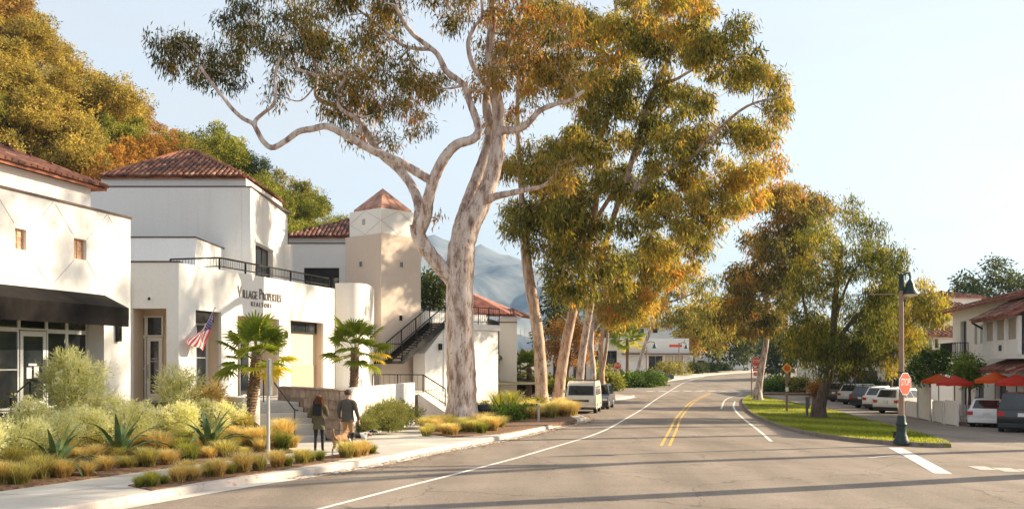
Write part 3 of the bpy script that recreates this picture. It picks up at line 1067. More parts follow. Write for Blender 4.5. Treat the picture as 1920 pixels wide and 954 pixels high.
# canvas awning
za, zb2, zc = f1.z(195, 553), f1.z(195, 580) + .03, 3.98
sa0, sa1 = -13.6, s_open + .02
mb = f1.mb()
prof = [(-.004, za), (-.86, zb2), (-.86, zc - .16), (-.83, zc - .16), (-.83, zb2 - .05), (-.004, za - .06)]
n = len(prof)
mb.add([(sa0, d, z) for d, z in prof] + [(sa1, d, z) for d, z in prof], [(i, (i + 1) % n, n + (i + 1) % n, n + i) for i in range(n)] + [tuple(range(n)), tuple(range(2 * n - 1, n - 1, -1))])
mb.add([(sa1 + .01, -.004, za), (sa1 + .01, -.86, zb2), (sa1 + .01, -.86, zc + .05), (sa1 + .01, -.004, zc + .05), (sa1 - .01, -.004, za), (sa1 - .01, -.86, zb2), (sa1 - .01, -.86, zc + .05), (sa1 - .01, -.004, zc + .05)],
       [(0, 1, 2, 3), (7, 6, 5, 4), (0, 4, 5, 1), (1, 5, 6, 2), (2, 6, 7, 3), (3, 7, 4, 0)])
aw = mb.build('awning', MAT['awning'], b1, weld=False)
fr_ = f1.mb()
for k in range(6):
    s = sa0 + (sa1 - sa0) * k / 5
    fr_.bar((s, -.02, za - .08), (s, -.82, zb2 - .08), .03); fr_.bar((s, -.02, zc), (s, -.82, zc), .025)
fr_.build('awning_frame', MAT['black_metal'], aw, weld=False)
# wall lantern
sl = f1.s(219); zl0, zl1 = f1.z(219, 640), f1.z(219, 606)
lan = f1.mb(); lan.box(sl - .08, sl + .08, -.13, -.004, zl0, zl1 - .1); lan.box(sl - .1, sl + .1, -.15, -.003, zl1 - .1, zl1 - .05); lan.box(sl - .04, sl + .04, -.09, -.004, zl1 - .05, zl1 + .05)
lo_ = lan.build('lantern', MAT['black_metal'], b1, weld=False)
part_box('lantern_glass', MAT['glass'], lo_, f1, sl - .06, sl + .06, -.135, -.131, zl0 + .06, zl1 - .14)

# ------------------------------------------------------------------ office building with the lettered wall
f2 = Fr((335 - 960) / F * 34.3, 34.3, 1, 0)
f3 = Fr(f2.o[0], 34.3, .274, 1)
b2 = thing('office_building', 'white stucco office building with lettered wall, roof terrace railing and tiled hip roof', 'building', (-14, 40, 0))
ZT = 6.28
dz2 = f2.z(280, 578)
o2 = (f2.s(248), f2.s(312), FLOOR, dz2)
mb = f2.mb(); mb.wall(-4.2, -.0, 0, ZT, .12, [o2]); mb.build('entry_wall', ST, b2)
L3 = f3.s(627)
zop = 4.58
opW = (f3.s(367), f3.s(415), FLOOR + .25, f3.z(390, 583))
opD = (f3.s(445), f3.s(524), FLOOR, zop)
opR = (f3.s(545), f3.s(607), FLOOR, zop)
mb = f3.mb(); mb.wall(.0, L3, 0, ZT - .002, .12, [opW, opD, opR])
mb.box(.402, L3 - .41, .13, 6.5, ZT - .35, ZT - .05)
mb.box(L3 - .4, L3 - .001, .13, 6.5, 0, ZT - .003)
mb.build('lettered_wall', ST, b2, weld=False)
part_box('coping', MAT['coping'], b2, f2, -4.2, .03, -.03, .41, ZT + .002, ZT + .06)
part_box('terrace_edge', ST, b2, f3, .0, L3 - .42, .41, .6, ZT - .04, ZT + .02)


def recess(parent, fr, o, depth, mat, wains=None, th=.125):
    sa, sb, za, zb = o
    mb = fr.mb()
    mb.box(sa - .12, sb + .12, depth, depth + .1, za - .1, zb + .1)
    mb.box(sa - .12, sa - .001, th, depth - .001, za - .1, zb + .1); mb.box(sb + .001, sb + .12, th, depth - .001, za - .1, zb + .1)
    mb.box(sa, sb, th, depth - .001, zb + .001, zb + .1)
    r = mb.build('recess', mat, parent, weld=False)
    part_box('recess_floor', MAT['concrete'], r, fr, sa, sb, -.0, depth - .002, za - .2, za - .003)
    if wains:
        part_box('wainscot', MAT['wainscot'], r, fr, sa + .002, sb - .002, depth - .03, depth - .002, za, wains)
    return r


# entry door recess
dd = 1.1
recess(b2, f2, o2, dd, MAT['tan'])
zt2 = f2.z(290, 631, dd)
sx0, sx1, sx2 = f2.s(262, dd), f2.s(275, dd), f2.s(307, dd)
window(b2, f2, sx0, sx1, FLOOR + .02, zt2, dd - .07, 1, 2, MAT['frame_cream'])
window(b2, f2, sx0, sx1, zt2, f2.z(290, 592, dd), dd - .07, 1, 1, MAT['frame_cream'])
window(b2, f2, sx1, sx2, zt2, f2.z(290, 592, dd), dd - .07, 1, 1, MAT['frame_cream'])
door = f2.mb().wall(sx1 + .03, sx2 - .03, FLOOR + .02, zt2 - .02, .05, [(sx1 + .16, sx2 - .16, FLOOR + .28, zt2 - .16)], d=dd - .07).build('door', MAT['frame_cream'], b2)
part_box('pane', MAT['glass'], door, f2, sx1 + .162, sx2 - .162, dd - .05, dd - .04, FLOOR + .282, zt2 - .162)
hd = f2.mb(); hd.tube([(sx1 + .1, dd - .08, FLOOR + .85), (sx1 + .1, dd - .16, FLOOR + .9), (sx1 + .1, dd - .16, FLOOR + 1.3), (sx1 + .1, dd - .08, FLOOR + 1.35)], .016, 6); hd.build('handle', MAT['chrome'], door)
text_mesh('VILLAGE', .075, MAT['sign_white'], 'door_lettering', door, f2.pt((sx1 + sx2) / 2, dd - .075, FLOOR + 1.52), (1, 0, 0), (0, 0, 1), .8, .004)
text_mesh('PROPERTIES', .075, MAT['sign_white'], 'door_lettering', door, f2.pt((sx1 + sx2) / 2, dd - .075, FLOOR + 1.42), (1, 0, 0), (0, 0, 1), .8, .004)
f2c = f2.mb(); cx_ = f2.s(280); f2c.tube([(cx_, -.02, f2.z(280, 560)), (cx_, .01, f2.z(280, 560))], .12, 16); cc = f2c.build('round_light', MAT['white_paint'], b2)
f2c = f2.mb(); f2c.tube([(cx_, -.035, f2.z(280, 560)), (cx_, -.018, f2.z(280, 560))], .055, 12); f2c.build('lens', MAT['glass'], cc)
# downpipe at the corner with the storefront
dp = f2.mb(); sdp = f2.s(244.5); dp.tube([(sdp, -.08, 1.1), (sdp, -.08, 5.6)], .04, 8); dp.build('downpipe', MAT['frame_cream'], b2)
# window behind the flag
recess(b2, f3, opW, .55, MAT['tan'])
window(b2, f3, opW[0] + .05, opW[1] - .25, opW[2] + .05, opW[3] - .45, .46, 2, 2, MAT['frame_alu'])
part_box('roller_blind_box', MAT['black_metal'], b2, f3, opW[0] + .01, opW[1] - .3, .14, .4, opW[3] - .42, opW[3] - .02)
# glazed entrance under the lettering
dd = .75
recess(b2, f3, opD, dd, MAT['tan'])
s0, s1 = opD[0] + 1.3, opD[1] + .0
zt3 = FLOOR + 2.25
for (a, b, lo, hi) in ((s0, s0 + .75, FLOOR + .03, zt3), (s0, s0 + .75, zt3, zop - .35), (s0 + .75, s0 + 1.75, zt3, zop - .35)):
    window(b2, f3, a, b, lo, hi, dd - .08, 1, 1, MAT['frame_alu'])
door = f3.mb().wall(s0 + .78, s0 + 1.72, FLOOR + .03, zt3 - .02, .05, [(s0 + .9, s0 + 1.6, FLOOR + .3, zt3 - .15)], d=dd - .08).build('door', MAT['frame_alu'], b2)
part_box('pane', MAT['glass'], door, f3, s0 + .902, s0 + 1.598, dd - .06, dd - .05, FLOOR + .302, zt3 - .152)
part_box('handle', MAT['chrome'], door, f3, s0 + .83, s0 + .86, dd - .13, dd - .081, FLOOR + .85, FLOOR + 1.35)
part_box('notice', MAT['sign_white'], door, f3, s0 + 1.1, s0 + 1.4, dd - .064, dd - .061, FLOOR + 1.25, FLOOR + 1.6)
# blind recess with transom
recess(b2, f3, opR, .42, MAT['tan'], f3.z(575, 684, .4))
window(b2, f3, opR[0] + .02, opR[1] - .05, f3.z(560, 622, .34) - .05, zop - .03, .34, 3, 1, MAT['black_metal'], name='transom_window')
for px in (431, 535):
    s = f3.s(px); z0 = f3.z(px, 632)
    sc = f3.mb(); sc.box(s - .055, s + .055, -.11, -.003, z0, z0 + .22); sc.box(s - .04, s + .04, -.08, -.004, z0 + .22, z0 + .28)
    sc.build('sconce', MAT['black_metal'], b2, weld=False)
# lettering on the wall
xd = (f3.u[0], f3.u[1], 0)
sT = (f3.s(445) + f3.s(526)) / 2
zT = f3.z(485, 566)
LM = M('bronze_letters', (.20, .17, .16), .5, .1, 5, metal=.3)
wid = f3.s(526) - f3.s(445)


def caps(word, s_start, s_end, z, big, small):
    """small-capital lettering: a tall first letter, then smaller ones, each word fitted to its length"""
    o1 = text_mesh(word[0], big, LM, 'lettering', b2, f3.pt(s_start, -.02, z), xd, (0, 0, 1), .8, .03, 'LEFT')
    w1 = max(v.co.x * f3.u[0] + v.co.y * f3.u[1] for v in o1.data.vertices) - min(v.co.x * f3.u[0] + v.co.y * f3.u[1] for v in o1.data.vertices)
    o2_ = text_mesh(word[1:], small, LM, 'lettering', b2, f3.pt(0, 0, 0), (1, 0, 0), (0, 0, 1), 1, .03, 'LEFT')
    w2 = max(v.co.x for v in o2_.data.vertices) - min(v.co.x for v in o2_.data.vertices)
    bpy.data.objects.remove(o2_)
    text_mesh(word[1:], small, LM, 'lettering', b2, f3.pt(s_start + w1 + .06, -.02, z), xd, (0, 0, 1), (s_end - s_start - w1 - .06) / w2, .03, 'LEFT')


sv = f3.s(445)
caps('VILLAGE', sv, sv + wid * .425, zT, .62, .47)
caps('PROPERTIES', sv + wid * .475, sv + wid, zT, .62, .47)
text_mesh('R E A L T O R S', .26, LM, 'lettering', b2, f3.pt(sT + .1, -.02, f3.z(487, 577.5)), xd, (0, 0, 1), .95, .03)
# terrace railing
za_ = ZT + .02
rp = [P(371, 498, 35.6), P(419, 499, 36.6)]
q0 = f3.pt(f3.s(421), .22, za_); q1 = f3.pt(f3.s(624), .22, za_)
qa = f3.pt(f3.s(421), 2.4, za_)
railing('terrace_railing', [qa, q0, q1], .47, b2, low=.14, baluster=.13, post=1.75, rail=.06)
# stepped lower block behind the entry
f4 = Fr((366 - 960) / F * 40, 40, 1, 0)
Z4 = f4.z(366, 446)
mb = f4.mb(); mb.box(-6.5, 0, 0, 4.4, 5.5, Z4); mb.build('lower_block', ST, b2)
part_box('coping', MAT['coping'], b2, f4, -6.5, .03, -.03, 4.4, Z4 + .002, Z4 + .06)
# upper storey with hip roof
f5 = Fr((470 - 960) / F * 44, 44, 1, 0)
Z5 = f5.z(470, 351)
f5s = Fr(f5.o[0], 44, -.022, 1)
mb = f5.mb(); mb.box(-8.4, -.41, 0, 8.0, 5.6, Z5)
mb.build('upper_storey', ST, b2)
wo = (f5s.s(479), f5s.s(512), 6.3, 8.35)
f5s.mb().wall(.0, 8.0, 5.6, Z5 - .002, .4, [wo]).build('side_wall', ST, b2)
window(b2, f5s, wo[0] + .002, wo[1] - .002, 6.32, wo[3] - .004, .26, 3, 2, MAT['black_metal'], name='terrace_door')
part_box('lintel', MAT['stucco'], b2, f5s, wo[0] - .15, wo[1] + .15, -.06, .05, wo[3] + .004, wo[3] + .14)
part_box('coping', MAT['coping'], b2, f5, -8.4, .05, -.04, 8.05, Z5 + .002, Z5 + .055)
part_box('attic_band', ST, b2, f5, f5.s(189, .5), -.35, .5, 7.6, Z5 + .057, Z5 + .52)
eL, eR = f5.s(191, .3), f5.s(458, .3)
zE = Z5 + .53
A = f5.pt(eL - .1, .3, zE); B = f5.pt(eR + .05, .3, zE); Cc = f5.pt(eR + .05, 7.9, zE); Dd = f5.pt(eL - .1, 7.9, zE)
ap = P(355, 288, 48.2); ap1 = ap + Vector((-.3, 0, 0)); ap2 = ap + Vector((.3, 0, 0))
rm = MB()
for fc in ([A, B, ap2, ap1], [B, Cc, ap2], [Cc, Dd, ap1, ap2], [Dd, A, ap1]): slab(rm, fc)
r2 = rm.build('roof', MAT['tile'], b2)
tiled(r2, [A, B, ap2, ap1], A, B, 225, 3)
tiled(r2, [B, Cc, ap2], B, Cc, 60, 4)
rd = MB()
for e, a_ in ((A, ap1), (B, ap2)): rd.tube([e + Vector((0, 0, .05)), a_ + Vector((0, 0, .1))], .11, 8)
rd.tube([ap1 + Vector((0, 0, .1)), ap2 + Vector((0, 0, .1))], .11, 8)
rd.build('ridge_cap', MAT['tile'], r2, smooth=True)
# link wall beside it and the rear wing with its own hip roof
f6 = Fr((533 - 960) / F * 57, 57, 1, 0)
Z6 = f6.z(560, 457)
wo = (f6.s(570), f6.s(636), f6.z(570, 562), f6.z(570, 502))
mb = f6.mb(); mb.wall(-1.5, 7.5, 2, Z6, .4, [wo]); mb.box(-1.5, 7.5, .41, 7, Z6 - .3, Z6 - .01); mb.build('rear_wing', ST, b2, weld=False)
window(b2, f6, wo[0] + .002, wo[1] - .002, wo[2], wo[3] - .002, .25, 4, 1, MAT['black_metal'], name='wide_window')
part_box('window_hood', MAT['black_metal'], b2, f6, wo[0], wo[1], .05, .24, wo[3] - .55, wo[3] - .003)
part_box('coping', MAT['coping'], b2, f6, -1.5, 7.5, -.04, 7, Z6 + .002, Z6 + .06)
part_box('attic_band', ST, b2, f6, .2, 7.4, .3, 6.8, Z6 + .062, Z6 + .42)
A = f6.pt(0, .1, Z6 + .43); B = f6.pt(7.6, .1, Z6 + .43); Cc = f6.pt(7.6, 7, Z6 + .43); Dd = f6.pt(0, 7, Z6 + .43); ap = f6.pt(3.6, 3.5, Z6 + 2.0); apb = f6.pt(4.2, 3.5, Z6 + 2.0)
rm = MB()
for fc in ([A, B, apb, ap], [B, Cc, apb], [Cc, Dd, ap, apb], [Dd, A, ap]): slab(rm, fc)
r3 = rm.build('roof', MAT['tile'], b2)
tiled(r3, [A, B, apb, ap], A, B, 0, 5); tiled(r3, [Dd, A, ap], Dd, A, 0, 6)
f7 = Fr((523 - 960) / F * 51, 51, 1, 0)
mb = f7.mb(); mb.box(-1.2, .62, 0, .5, 5.5, f7.z(530, 458)); mb.build('link_wall', ST, b2)
# curved bay between the lettered wall and the tower
mb = MB()
ztop = H + (680 - 531) * 47.4 / F
bay = [P(px, 680, Y).to_2d() for px, Y in ((628.5, 47.3), (645, 47.1), (660, 47.1), (674, 47.3), (684, 47.7), (692, 48.4), (697, 49.2), (700, 50.2), (701, 51.6))]
bay = [(p.x, p.y) for p in catmull([Vector((p.x, p.y, 0)) for p in bay], 4)] + [(-8.6, 51.8)]
mb.prism(bay, 0, ztop)
mb.build('curved_bay', ST, b2, smooth=True, angle=30)
part_box('bay_link', MAT['tan'], b2, f3, L3 + .001, L3 + 4.5, 1.9, 2.3, 0, ZT - .1)
for (px, py) in ((673, 613),):
    q = P(px, py, 47.2); MB().box(q.x - .1, q.x + .1, q.y - .03, q.y + .35, q.z - .14, q.z + .14).build('vent_light', MAT['black_metal'], b2)

# ------------------------------------------------------------------ square tower with copper cap
tc_ = Vector(((714.5 - 960) / F * 52, 52, 0))
u_ = Vector((.66, .751, 0)).normalized(); v_ = Vector((-u_.y, u_.x, 0))
tw = thing('tower', 'square tower, beige below and white above, under a copper pyramid cap', 'tower', tc_ + u_ * 1.5 + v_ * 1.5)
zb_, zt_ = H + (680 - 436.5) * 52 / F, H + (680 - 389) * 52 / F
ft = Fr(tc_.x, tc_.y, u_.x, u_.y)               # right face, lit
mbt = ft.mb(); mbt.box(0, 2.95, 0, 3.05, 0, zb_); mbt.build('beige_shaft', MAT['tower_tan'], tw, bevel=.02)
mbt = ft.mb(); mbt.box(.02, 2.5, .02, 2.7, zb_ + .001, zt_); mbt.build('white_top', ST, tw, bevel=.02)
e0, e1, g0, g1 = .12, 2.3, .12, 2.4
apx = ft.pt((e0 + e1) / 2, (g0 + g1) / 2, zt_ + 1.35)
base = [ft.pt(e0, g0, zt_ + .14), ft.pt(e1, g0, zt_ + .14), ft.pt(e1, g1, zt_ + .14), ft.pt(e0, g1, zt_ + .14)]
mb = MB(); mb.add(base + [apx], [(0, 1, 4), (1, 2, 4), (2, 3, 4), (3, 0, 4), (3, 2, 1, 0)])
cap = mb.build('copper_roof', MAT['copper'], tw)
mb = ft.mb(); mb.box(e0 - .02, e1 + .02, g0 - .02, g1 + .02, zt_ + .002, zt_ + .139); mb.build('eave_band', MAT['copper'], cap)
sm = MB()
for i in range(4):
    for t in (.33, .66):
        sm.bar(base[i].lerp(base[(i + 1) % 4], t), apx.lerp(base[i].lerp(base[(i + 1) % 4], t), .35), .02, .03)
sm.build('standing_seams', MAT['copper'], cap, weld=False)
fl = Fr(tc_.x + v_.x * 3.05, tc_.y + v_.y * 3.05, -v_.x, -v_.y)   # left face
for fr, px, py in ((fl, 677, 495), (ft, 752, 496), (ft, 751, 596)):
    s = fr.s(px); z = fr.z(px, py)
    q = fr.mb().wall(s - .17, s + .17, z - .19, z + .19, .05, [(s - .12, s + .12, z - .14, z + .14)], d=-.03).build('slot_window', MAT['tower_tan'], tw)
    part_box('pane', MAT['glass'], q, fr, s - .121, s + .121, -.008, -.004, z - .141, z + .141)
s = fl.s(682, .02); z = fl.z(682, 416)
part_box('slot_window', MAT['groove'], tw, fl, s - .12, s + .12, .0, .016, z - .16, z + .16)
gr = MB()
for fr, lim in ((fl, (.35, 3.03)), (ft, (.02, 2.5))):
    a0, a1 = lim
    mid_ = (a0 + a1) / 2
    for (sa, za3, sb, zb3) in ((a0, zb_ + .7, mid_, zt_ - .05), (mid_, zt_ - .05, a1, zb_ + .7), (a0, zb_ + .7, mid_, zb_ + .05), (mid_, zb_ + .05, a1, zb_ + .7)):
        gr.bar(fr.pt(sa, .016, za3), fr.pt(sb, .016, zb3), .014, .014)
tag(gr.build('score_joints', MAT['groove'], tw, weld=False), kind='stuff')

# ------------------------------------------------------------------ stair building behind the big gum
b3 = thing('stair_building', 'white building with black outdoor stair flight beside the tower', 'building', (-5, 58, 0))
f8 = Fr(tc_.x + u_.y * .12, tc_.y - u_.x * .12, u_.x, u_.y)
zA = 5.6
o8 = (f8.s(787), f8.s(802), FLOOR, FLOOR + 2.3)
f8.mb().wall(2.97, f8.s(912), 0, zA, .4, [o8]).build('wall', ST, b3)
recess(b3, f8, o8, .9, MAT['tan'], th=.41)
sa, sb = f8.s(722), f8.s(826)
zlo, zhi = f8.z(728, 674, -1.2), f8.z(818, 604, -1.2)
# stair flight: stringers, steps, railings, landing
st = f8.mb()
for d in (-.15, -1.35):
    st.bar((sa, d, zlo - .1), (sb - 1.0, d, zhi - .1), .06, .32)
stair = st.build('stair_stringers', MAT['black_metal'], b3, weld=False)
ns = 15
for k in range(ns):
    t = (k + .5) / ns
    s = sa + (sb - 1.0 - sa) * t; z = zlo + (zhi - zlo) * t
    part_box('tread', MAT['black_metal'], stair, f8, s - .14, s + .14, -1.32, -.18, z, z + .05)
part_box('lower_landing', MAT['black_metal'], b3, f8, sa - 1.2, sa + .1, -1.4, -.1, zlo - .22, zlo - .06)
part_box('upper_landing', MAT['stucco'], b3, f8, sb - 1.02, sb + 3.6, -1.4, -.002, zhi - .35, zhi - .02)
part_box('stair_wall', MAT['stucco'], b3, f8, sb - 1.0, sb + 3.5, -1.3, -.003, 0, zhi - .36)
tri = f8.mb(); tri.add([(sa + 1.8, -1.25, 1.0), (sb - 1.01, -1.25, 1.0), (sb - 1.01, -1.25, zhi - .4), (sa + 1.8, -1.25, zlo + .35), (sa + 1.8, -.3, 1.0), (sb - 1.01, -.3, 1.0), (sb - 1.01, -.3, zhi - .4), (sa + 1.8, -.3, zlo + .35)],
                       [(0, 1, 2, 3), (7, 6, 5, 4), (0, 4, 5, 1), (1, 5, 6, 2), (2, 6, 7, 3), (3, 7, 4, 0)])
tri.build('stair_cheek', ST, b3)
railing('stair_railing', [f8.pt(sa, -1.38, zlo), f8.pt(sb - 1.0, -1.38, zhi)], .95, b3, baluster=.16, post=1.3, rail=.05)
railing('stair_railing', [f8.pt(sa, -.14, zlo), f8.pt(sb - 1.0, -.14, zhi)], .95, b3, baluster=.16, post=1.3, rail=.05)
railing('landing_railing', [f8.pt(sb - 1.0, -1.38, zhi), f8.pt(sb + 3.5, -1.38, zhi)], .95, b3, baluster=.16, post=.9, rail=.05)
railing('landing_railing', [f8.pt(sa - 1.15, -1.35, zlo - .06), f8.pt(sa, -1.35, zlo - .06)], .9, b3, baluster=.16, post=.9, rail=.05)
s = f8.s(824, -1.3); z = f8.z(824, 650, -1.3)
part_box('sconce', MAT['black_metal'], b3, f8, s - .08, s + .08, -1.45, -1.301, z - .18, z + .18)

# ------------------------------------------------------------------ tiled shop row beyond the big gum
b4 = thing('tiled_shop', 'white shop with red tiled roof and black awnings behind the big gum trunk', 'building', (-3, 74, -.4))
f9 = Fr((969 - 960) / F * 70, 70, .10, 1)          # street side of the projecting wing
f10 = Fr((936 - 960) / F * 70, 70, 1, 0)           # its front
Zs = f10.z(950, 596)
wd = f9.o[0] - f10.o[0]
mb = f10.mb(); mb.box(0, wd, 0, 12, -.5, Zs); mb.build('wing', ST, b4)
part_box('coping', MAT['coping'], b4, f10, -.02, wd + .03, -.03, 12, Zs - .35, Zs - .28)
for px in (976, 984, 992):
    s = f9.s(px); z = f9.z(px, 628)
    part_box('slot_window', MAT['groove'], b4, f9, s - .1, s + .1, -.012, .0, z - .55, z + .55)
# long lit wall running back towards the camera
f11 = Fr((868 - 960) / F * 60, 60, (936 - 868) / F * 66 * .55, 10)
lw = f11.s(938)
Zw = f11.z(905, 594)
ops = [(f11.s(895), f11.s(903), .4, 3.0), (f11.s(908), f11.s(917), .4, 3.0), (f11.s(921), f11.s(930), .4, 3.0)]
f11.mb().wall(-1, lw, -.6, Zw, .4, ops).build('shop_wall', ST, b4)
f11.mb().box(-1, lw, .41, 6, Zw - .3, Zw - .01).build('flat_roof', ST, b4)
for o in ops:
    window(b4, f11, o[0] + .01, o[1] - .01, o[2], o[3] - .01, .2, 2, 2, MAT['frame_alu'])
    a = f11.mb()
    a.add([(o[0] - .1, -.003, 4.0), (o[0] - .1, -.95, 3.15), (o[0] - .1, -.95, 2.9), (o[0] - .1, -.003, 2.95), (o[1] + .1, -.003, 4.0), (o[1] + .1, -.95, 3.15), (o[1] + .1, -.95, 2.9), (o[1] + .1, -.003, 2.95)],
          [(0, 1, 2, 3), (7, 6, 5, 4), (0, 4, 5, 1), (1, 5, 6, 2), (2, 6, 7, 3), (3, 7, 4, 0)])
    a.build('awning', MAT['awning'], b4)
for px, py in ((905, 622), (921, 622)):
    s = f11.s(px); z = f11.z(px, py)
    part_box('vent', MAT['black_metal'], b4, f11, s - .1, s + .1, -.02, .0, z - .4, z + .4)
# roof: ridge falls away to the right
ra, rb = P(880, 546, 72), P(962, 580, 78)
ea, eb, ec = P(880, 590, 69.5), P(969, 592, 69.5), P(1000, 597, 84)
rm = MB(); slab(rm, [ea, eb, rb, ra]); slab(rm, [eb, ec, rb]); rt = rm.build('roof', MAT['tile_red'], b4)
tiled(rt, [ea, eb, rb, ra], ea, eb, 0, 7); tiled(rt, [eb, ec, rb], eb, ec, 0, 8)
# tan canvas over the next shop
cn = thing('tan_canopy', 'tan canvas canopy over shop entrance beyond the tiled shop', 'canopy', (.9, 76, gz(.9, 76)))
mb = MB(); z0 = H + (680 - 656) * 76 / F
xa, xb = (974 - 960) / F * 76, (1012 - 960) / F * 76
mb.add([(xa, 76, z0), (xb, 76, z0), (xb, 74.5, z0 - .75), (xa, 74.5, z0 - .75), (xa, 76, z0 - .05), (xb, 76, z0 - .05), (xb, 74.5, z0 - .8), (xa, 74.5, z0 - .8)], [(0, 1, 2, 3), (7, 6, 5, 4), (0, 4, 5, 1), (1, 5, 6, 2), (2, 6, 7, 3), (3, 7, 4, 0)])
mb.build('canvas', MAT['tan'], cn)
for x in (xa + .05, xb - .05):
    for yy, zz in ((74.55, z0 - .78), (75.95, z0 - .04)):
        MB().bar((x, yy, gz(x, yy)), (x, yy, zz), .06).build('post', MAT['black_metal'], cn)

# ------------------------------------------------------------------ entrance plaza, stairs, walls
e_ = Vector((.8, .6, 0)); a_ = Vector((-.6, .8, 0))
R0 = Vector((-6.4, 33.0, 0))
NST, RUN, WST = 7, .36, 2.45
z_lo = gz(R0.x, R0.y) + .155
top_r = R0 + a_ * (RUN * NST)
plaza = [(-5.98, 33.55), (-4.55, 44.0), (-3.9, 50.5), (-8.0, 51.5), (-12.3, 35.2), (-11.6, 34.0), tuple((top_r - e_ * (WST + .6))[:2]), tuple((top_r + a_ * .001)[:2]), tuple((top_r + e_ * .3)[:2]), tuple((R0 + e_ * .3 + a_ * .3)[:2])]
pz = MB(); pz.prism(plaza, -.2, FLOOR - .01)
tag(pz.build('plaza', MAT['concrete']), kind='structure')
stairs = thing('entrance_stairs', 'flight of seven concrete steps rising from the pavement to the office', 'stairs', R0 - e_ * 1.2)
rise = (FLOOR - z_lo) / NST
fs_ = Fr(R0.x - e_.x * WST, R0.y - e_.y * WST, e_.x, e_.y)
for k in range(NST):
    part_box('step', MAT['concrete'] if k % 2 else MAT['concrete_pale'], stairs, fs_, 0, WST - .01, k * RUN, (k + 1) * RUN + .05 if k < NST - 1 else (k + 1) * RUN, z_lo - .1 if k == 0 else z_lo + (k - .3) * rise, z_lo + (k + 1) * rise - (.004 * (k == NST - 1)), bevel=.012)
# cheek wall on the left of the steps
cw = fs_.mb(); cw.box(-.58, -.012, -.25, RUN * NST + .3, -.1, FLOOR + .28)
tag(cw.build('cheek_wall', ST, bevel=.015), 'low white stucco cheek wall left of the entrance steps', 'wall')
# brown block retaining wall on the right, every block its own piece
wlen = 4.15
fw_ = Fr((R0 + e_ * .02 + a_ * wlen).x, (R0 + e_ * .02 + a_ * wlen).y, -a_.x, -a_.y)
sw = thing('block_wall', 'brown stone block retaining wall on the right of the entrance steps', 'wall', R0 + e_ * .3)
ZW = 1.82
fw_.mb().box(0, wlen + .9, .045, .42, -.1, ZW - .06).build('core', MAT['mortar'], sw)
part_box('cap_stone', MAT['stone_b'], sw, fw_, -.03, wlen + .95, -.03, .46, ZW - .058, ZW, bevel=.012)
rng = random.Random(5)
rows = 5; rh = (ZW - .06 - .1) / rows
for r in range(rows):
    x = 0 if r % 2 == 0 else -.3
    while x < wlen + .9 - .05:
        w = rng.uniform(.5, .72)
        x0 = max(0, x); x1 = min(wlen + .9, x + w)
        if wlen + .9 - x1 < .18: x1 = wlen + .9
        d = rng.uniform(0, .018)
        part_box('stone_block', MAT[rng.choice(('stone', 'stone_b', 'stone_c', 'stone'))], sw, fw_, x0 + .008, x1 - .008, d, .044, .1 + r * rh + .007, .1 + (r + 1) * rh - .007, bevel=.008)
        x = x1 if x1 >= wlen + .85 else x + w
# end blocks facing the pavement
fe_ = Fr(fw_.pt(wlen + .9, 0).x, fw_.pt(wlen + .9, 0).y, e_.x, e_.y)
for r in range(rows):
    part_box('stone_block', MAT[('stone', 'stone_c', 'stone_b')[r % 3]], sw, fe_, .046, .43, -.03 - .01 * (r % 2), -.001, .1 + r * rh + .007, .1 + (r + 1) * rh - .007, bevel=.008)
# low white wall behind the planter
lw_ = Fr(-5.86, 33.75, 1.4, 10.3)
q = lw_.mb(); q.box(0, 10.4, 0, .3, -.3, 1.80); tag(q.build('planter_wall', ST, bevel=.015), 'low white stucco wall behind the rosemary planter', 'wall')
for s in (3.6, 7.4):
    pass
# handrail down the steps
hr = thing('stair_handrail', 'black metal handrail running down the entrance steps', 'handrail', fs_.pt(1.3, .2, z_lo))
b0 = fs_.pt(1.35, RUN * NST + .25, FLOOR); b1_ = fs_.pt(1.35, RUN * NST - .3, FLOOR); b2_ = fs_.pt(1.35, .1, z_lo + rise)
t = MB(); t.tube([b0 + Vector((0, 0, .9)), b1_ + Vector((0, 0, .9)), b2_ + Vector((0, 0, .9)), b2_ + Vector((0, 0, .9)) + Vector((a_.x, a_.y, 0)) * -.25], .025, 8); t.build('rail', MAT['black_metal'], hr)
for p in (b0, b1_, b2_):
    t = MB(); t.tube([p - Vector((0, 0, .02)), p + Vector((0, 0, .9))], .022, 8); t.build('post', MAT['black_metal'], hr)
# handrail by the storefront door and one by the far bed
for (label, pa, pb, pc) in (('short black handrail sloping up to the storefront glass door', (-13.0, 24.9), (-13.2, 26.3), (-13.0, 27.0)), ('short black handrail between the shrubs before the flag', (-10.9, 31.9), (-11.1, 33.0), (-11.0, 33.4))):
    h_ = thing('handrail', label, 'handrail', (pa[0], pa[1], bed_z(*pa)))
    zz = [bed_z(*pa) + .85, FLOOR + .92, FLOOR + .92]
    t = MB(); t.tube([(p[0], p[1], z) for p, z in zip((pa, pb, pc), zz)], .022, 8); t.build('rail', MAT['black_metal'], h_)
    for p, z in zip((pa, pb), zz):
        t = MB(); t.tube([(p[0], p[1], bed_z(*p) - .05), (p[0], p[1], z)], .02, 6); t.build('post', MAT['black_metal'], h_)
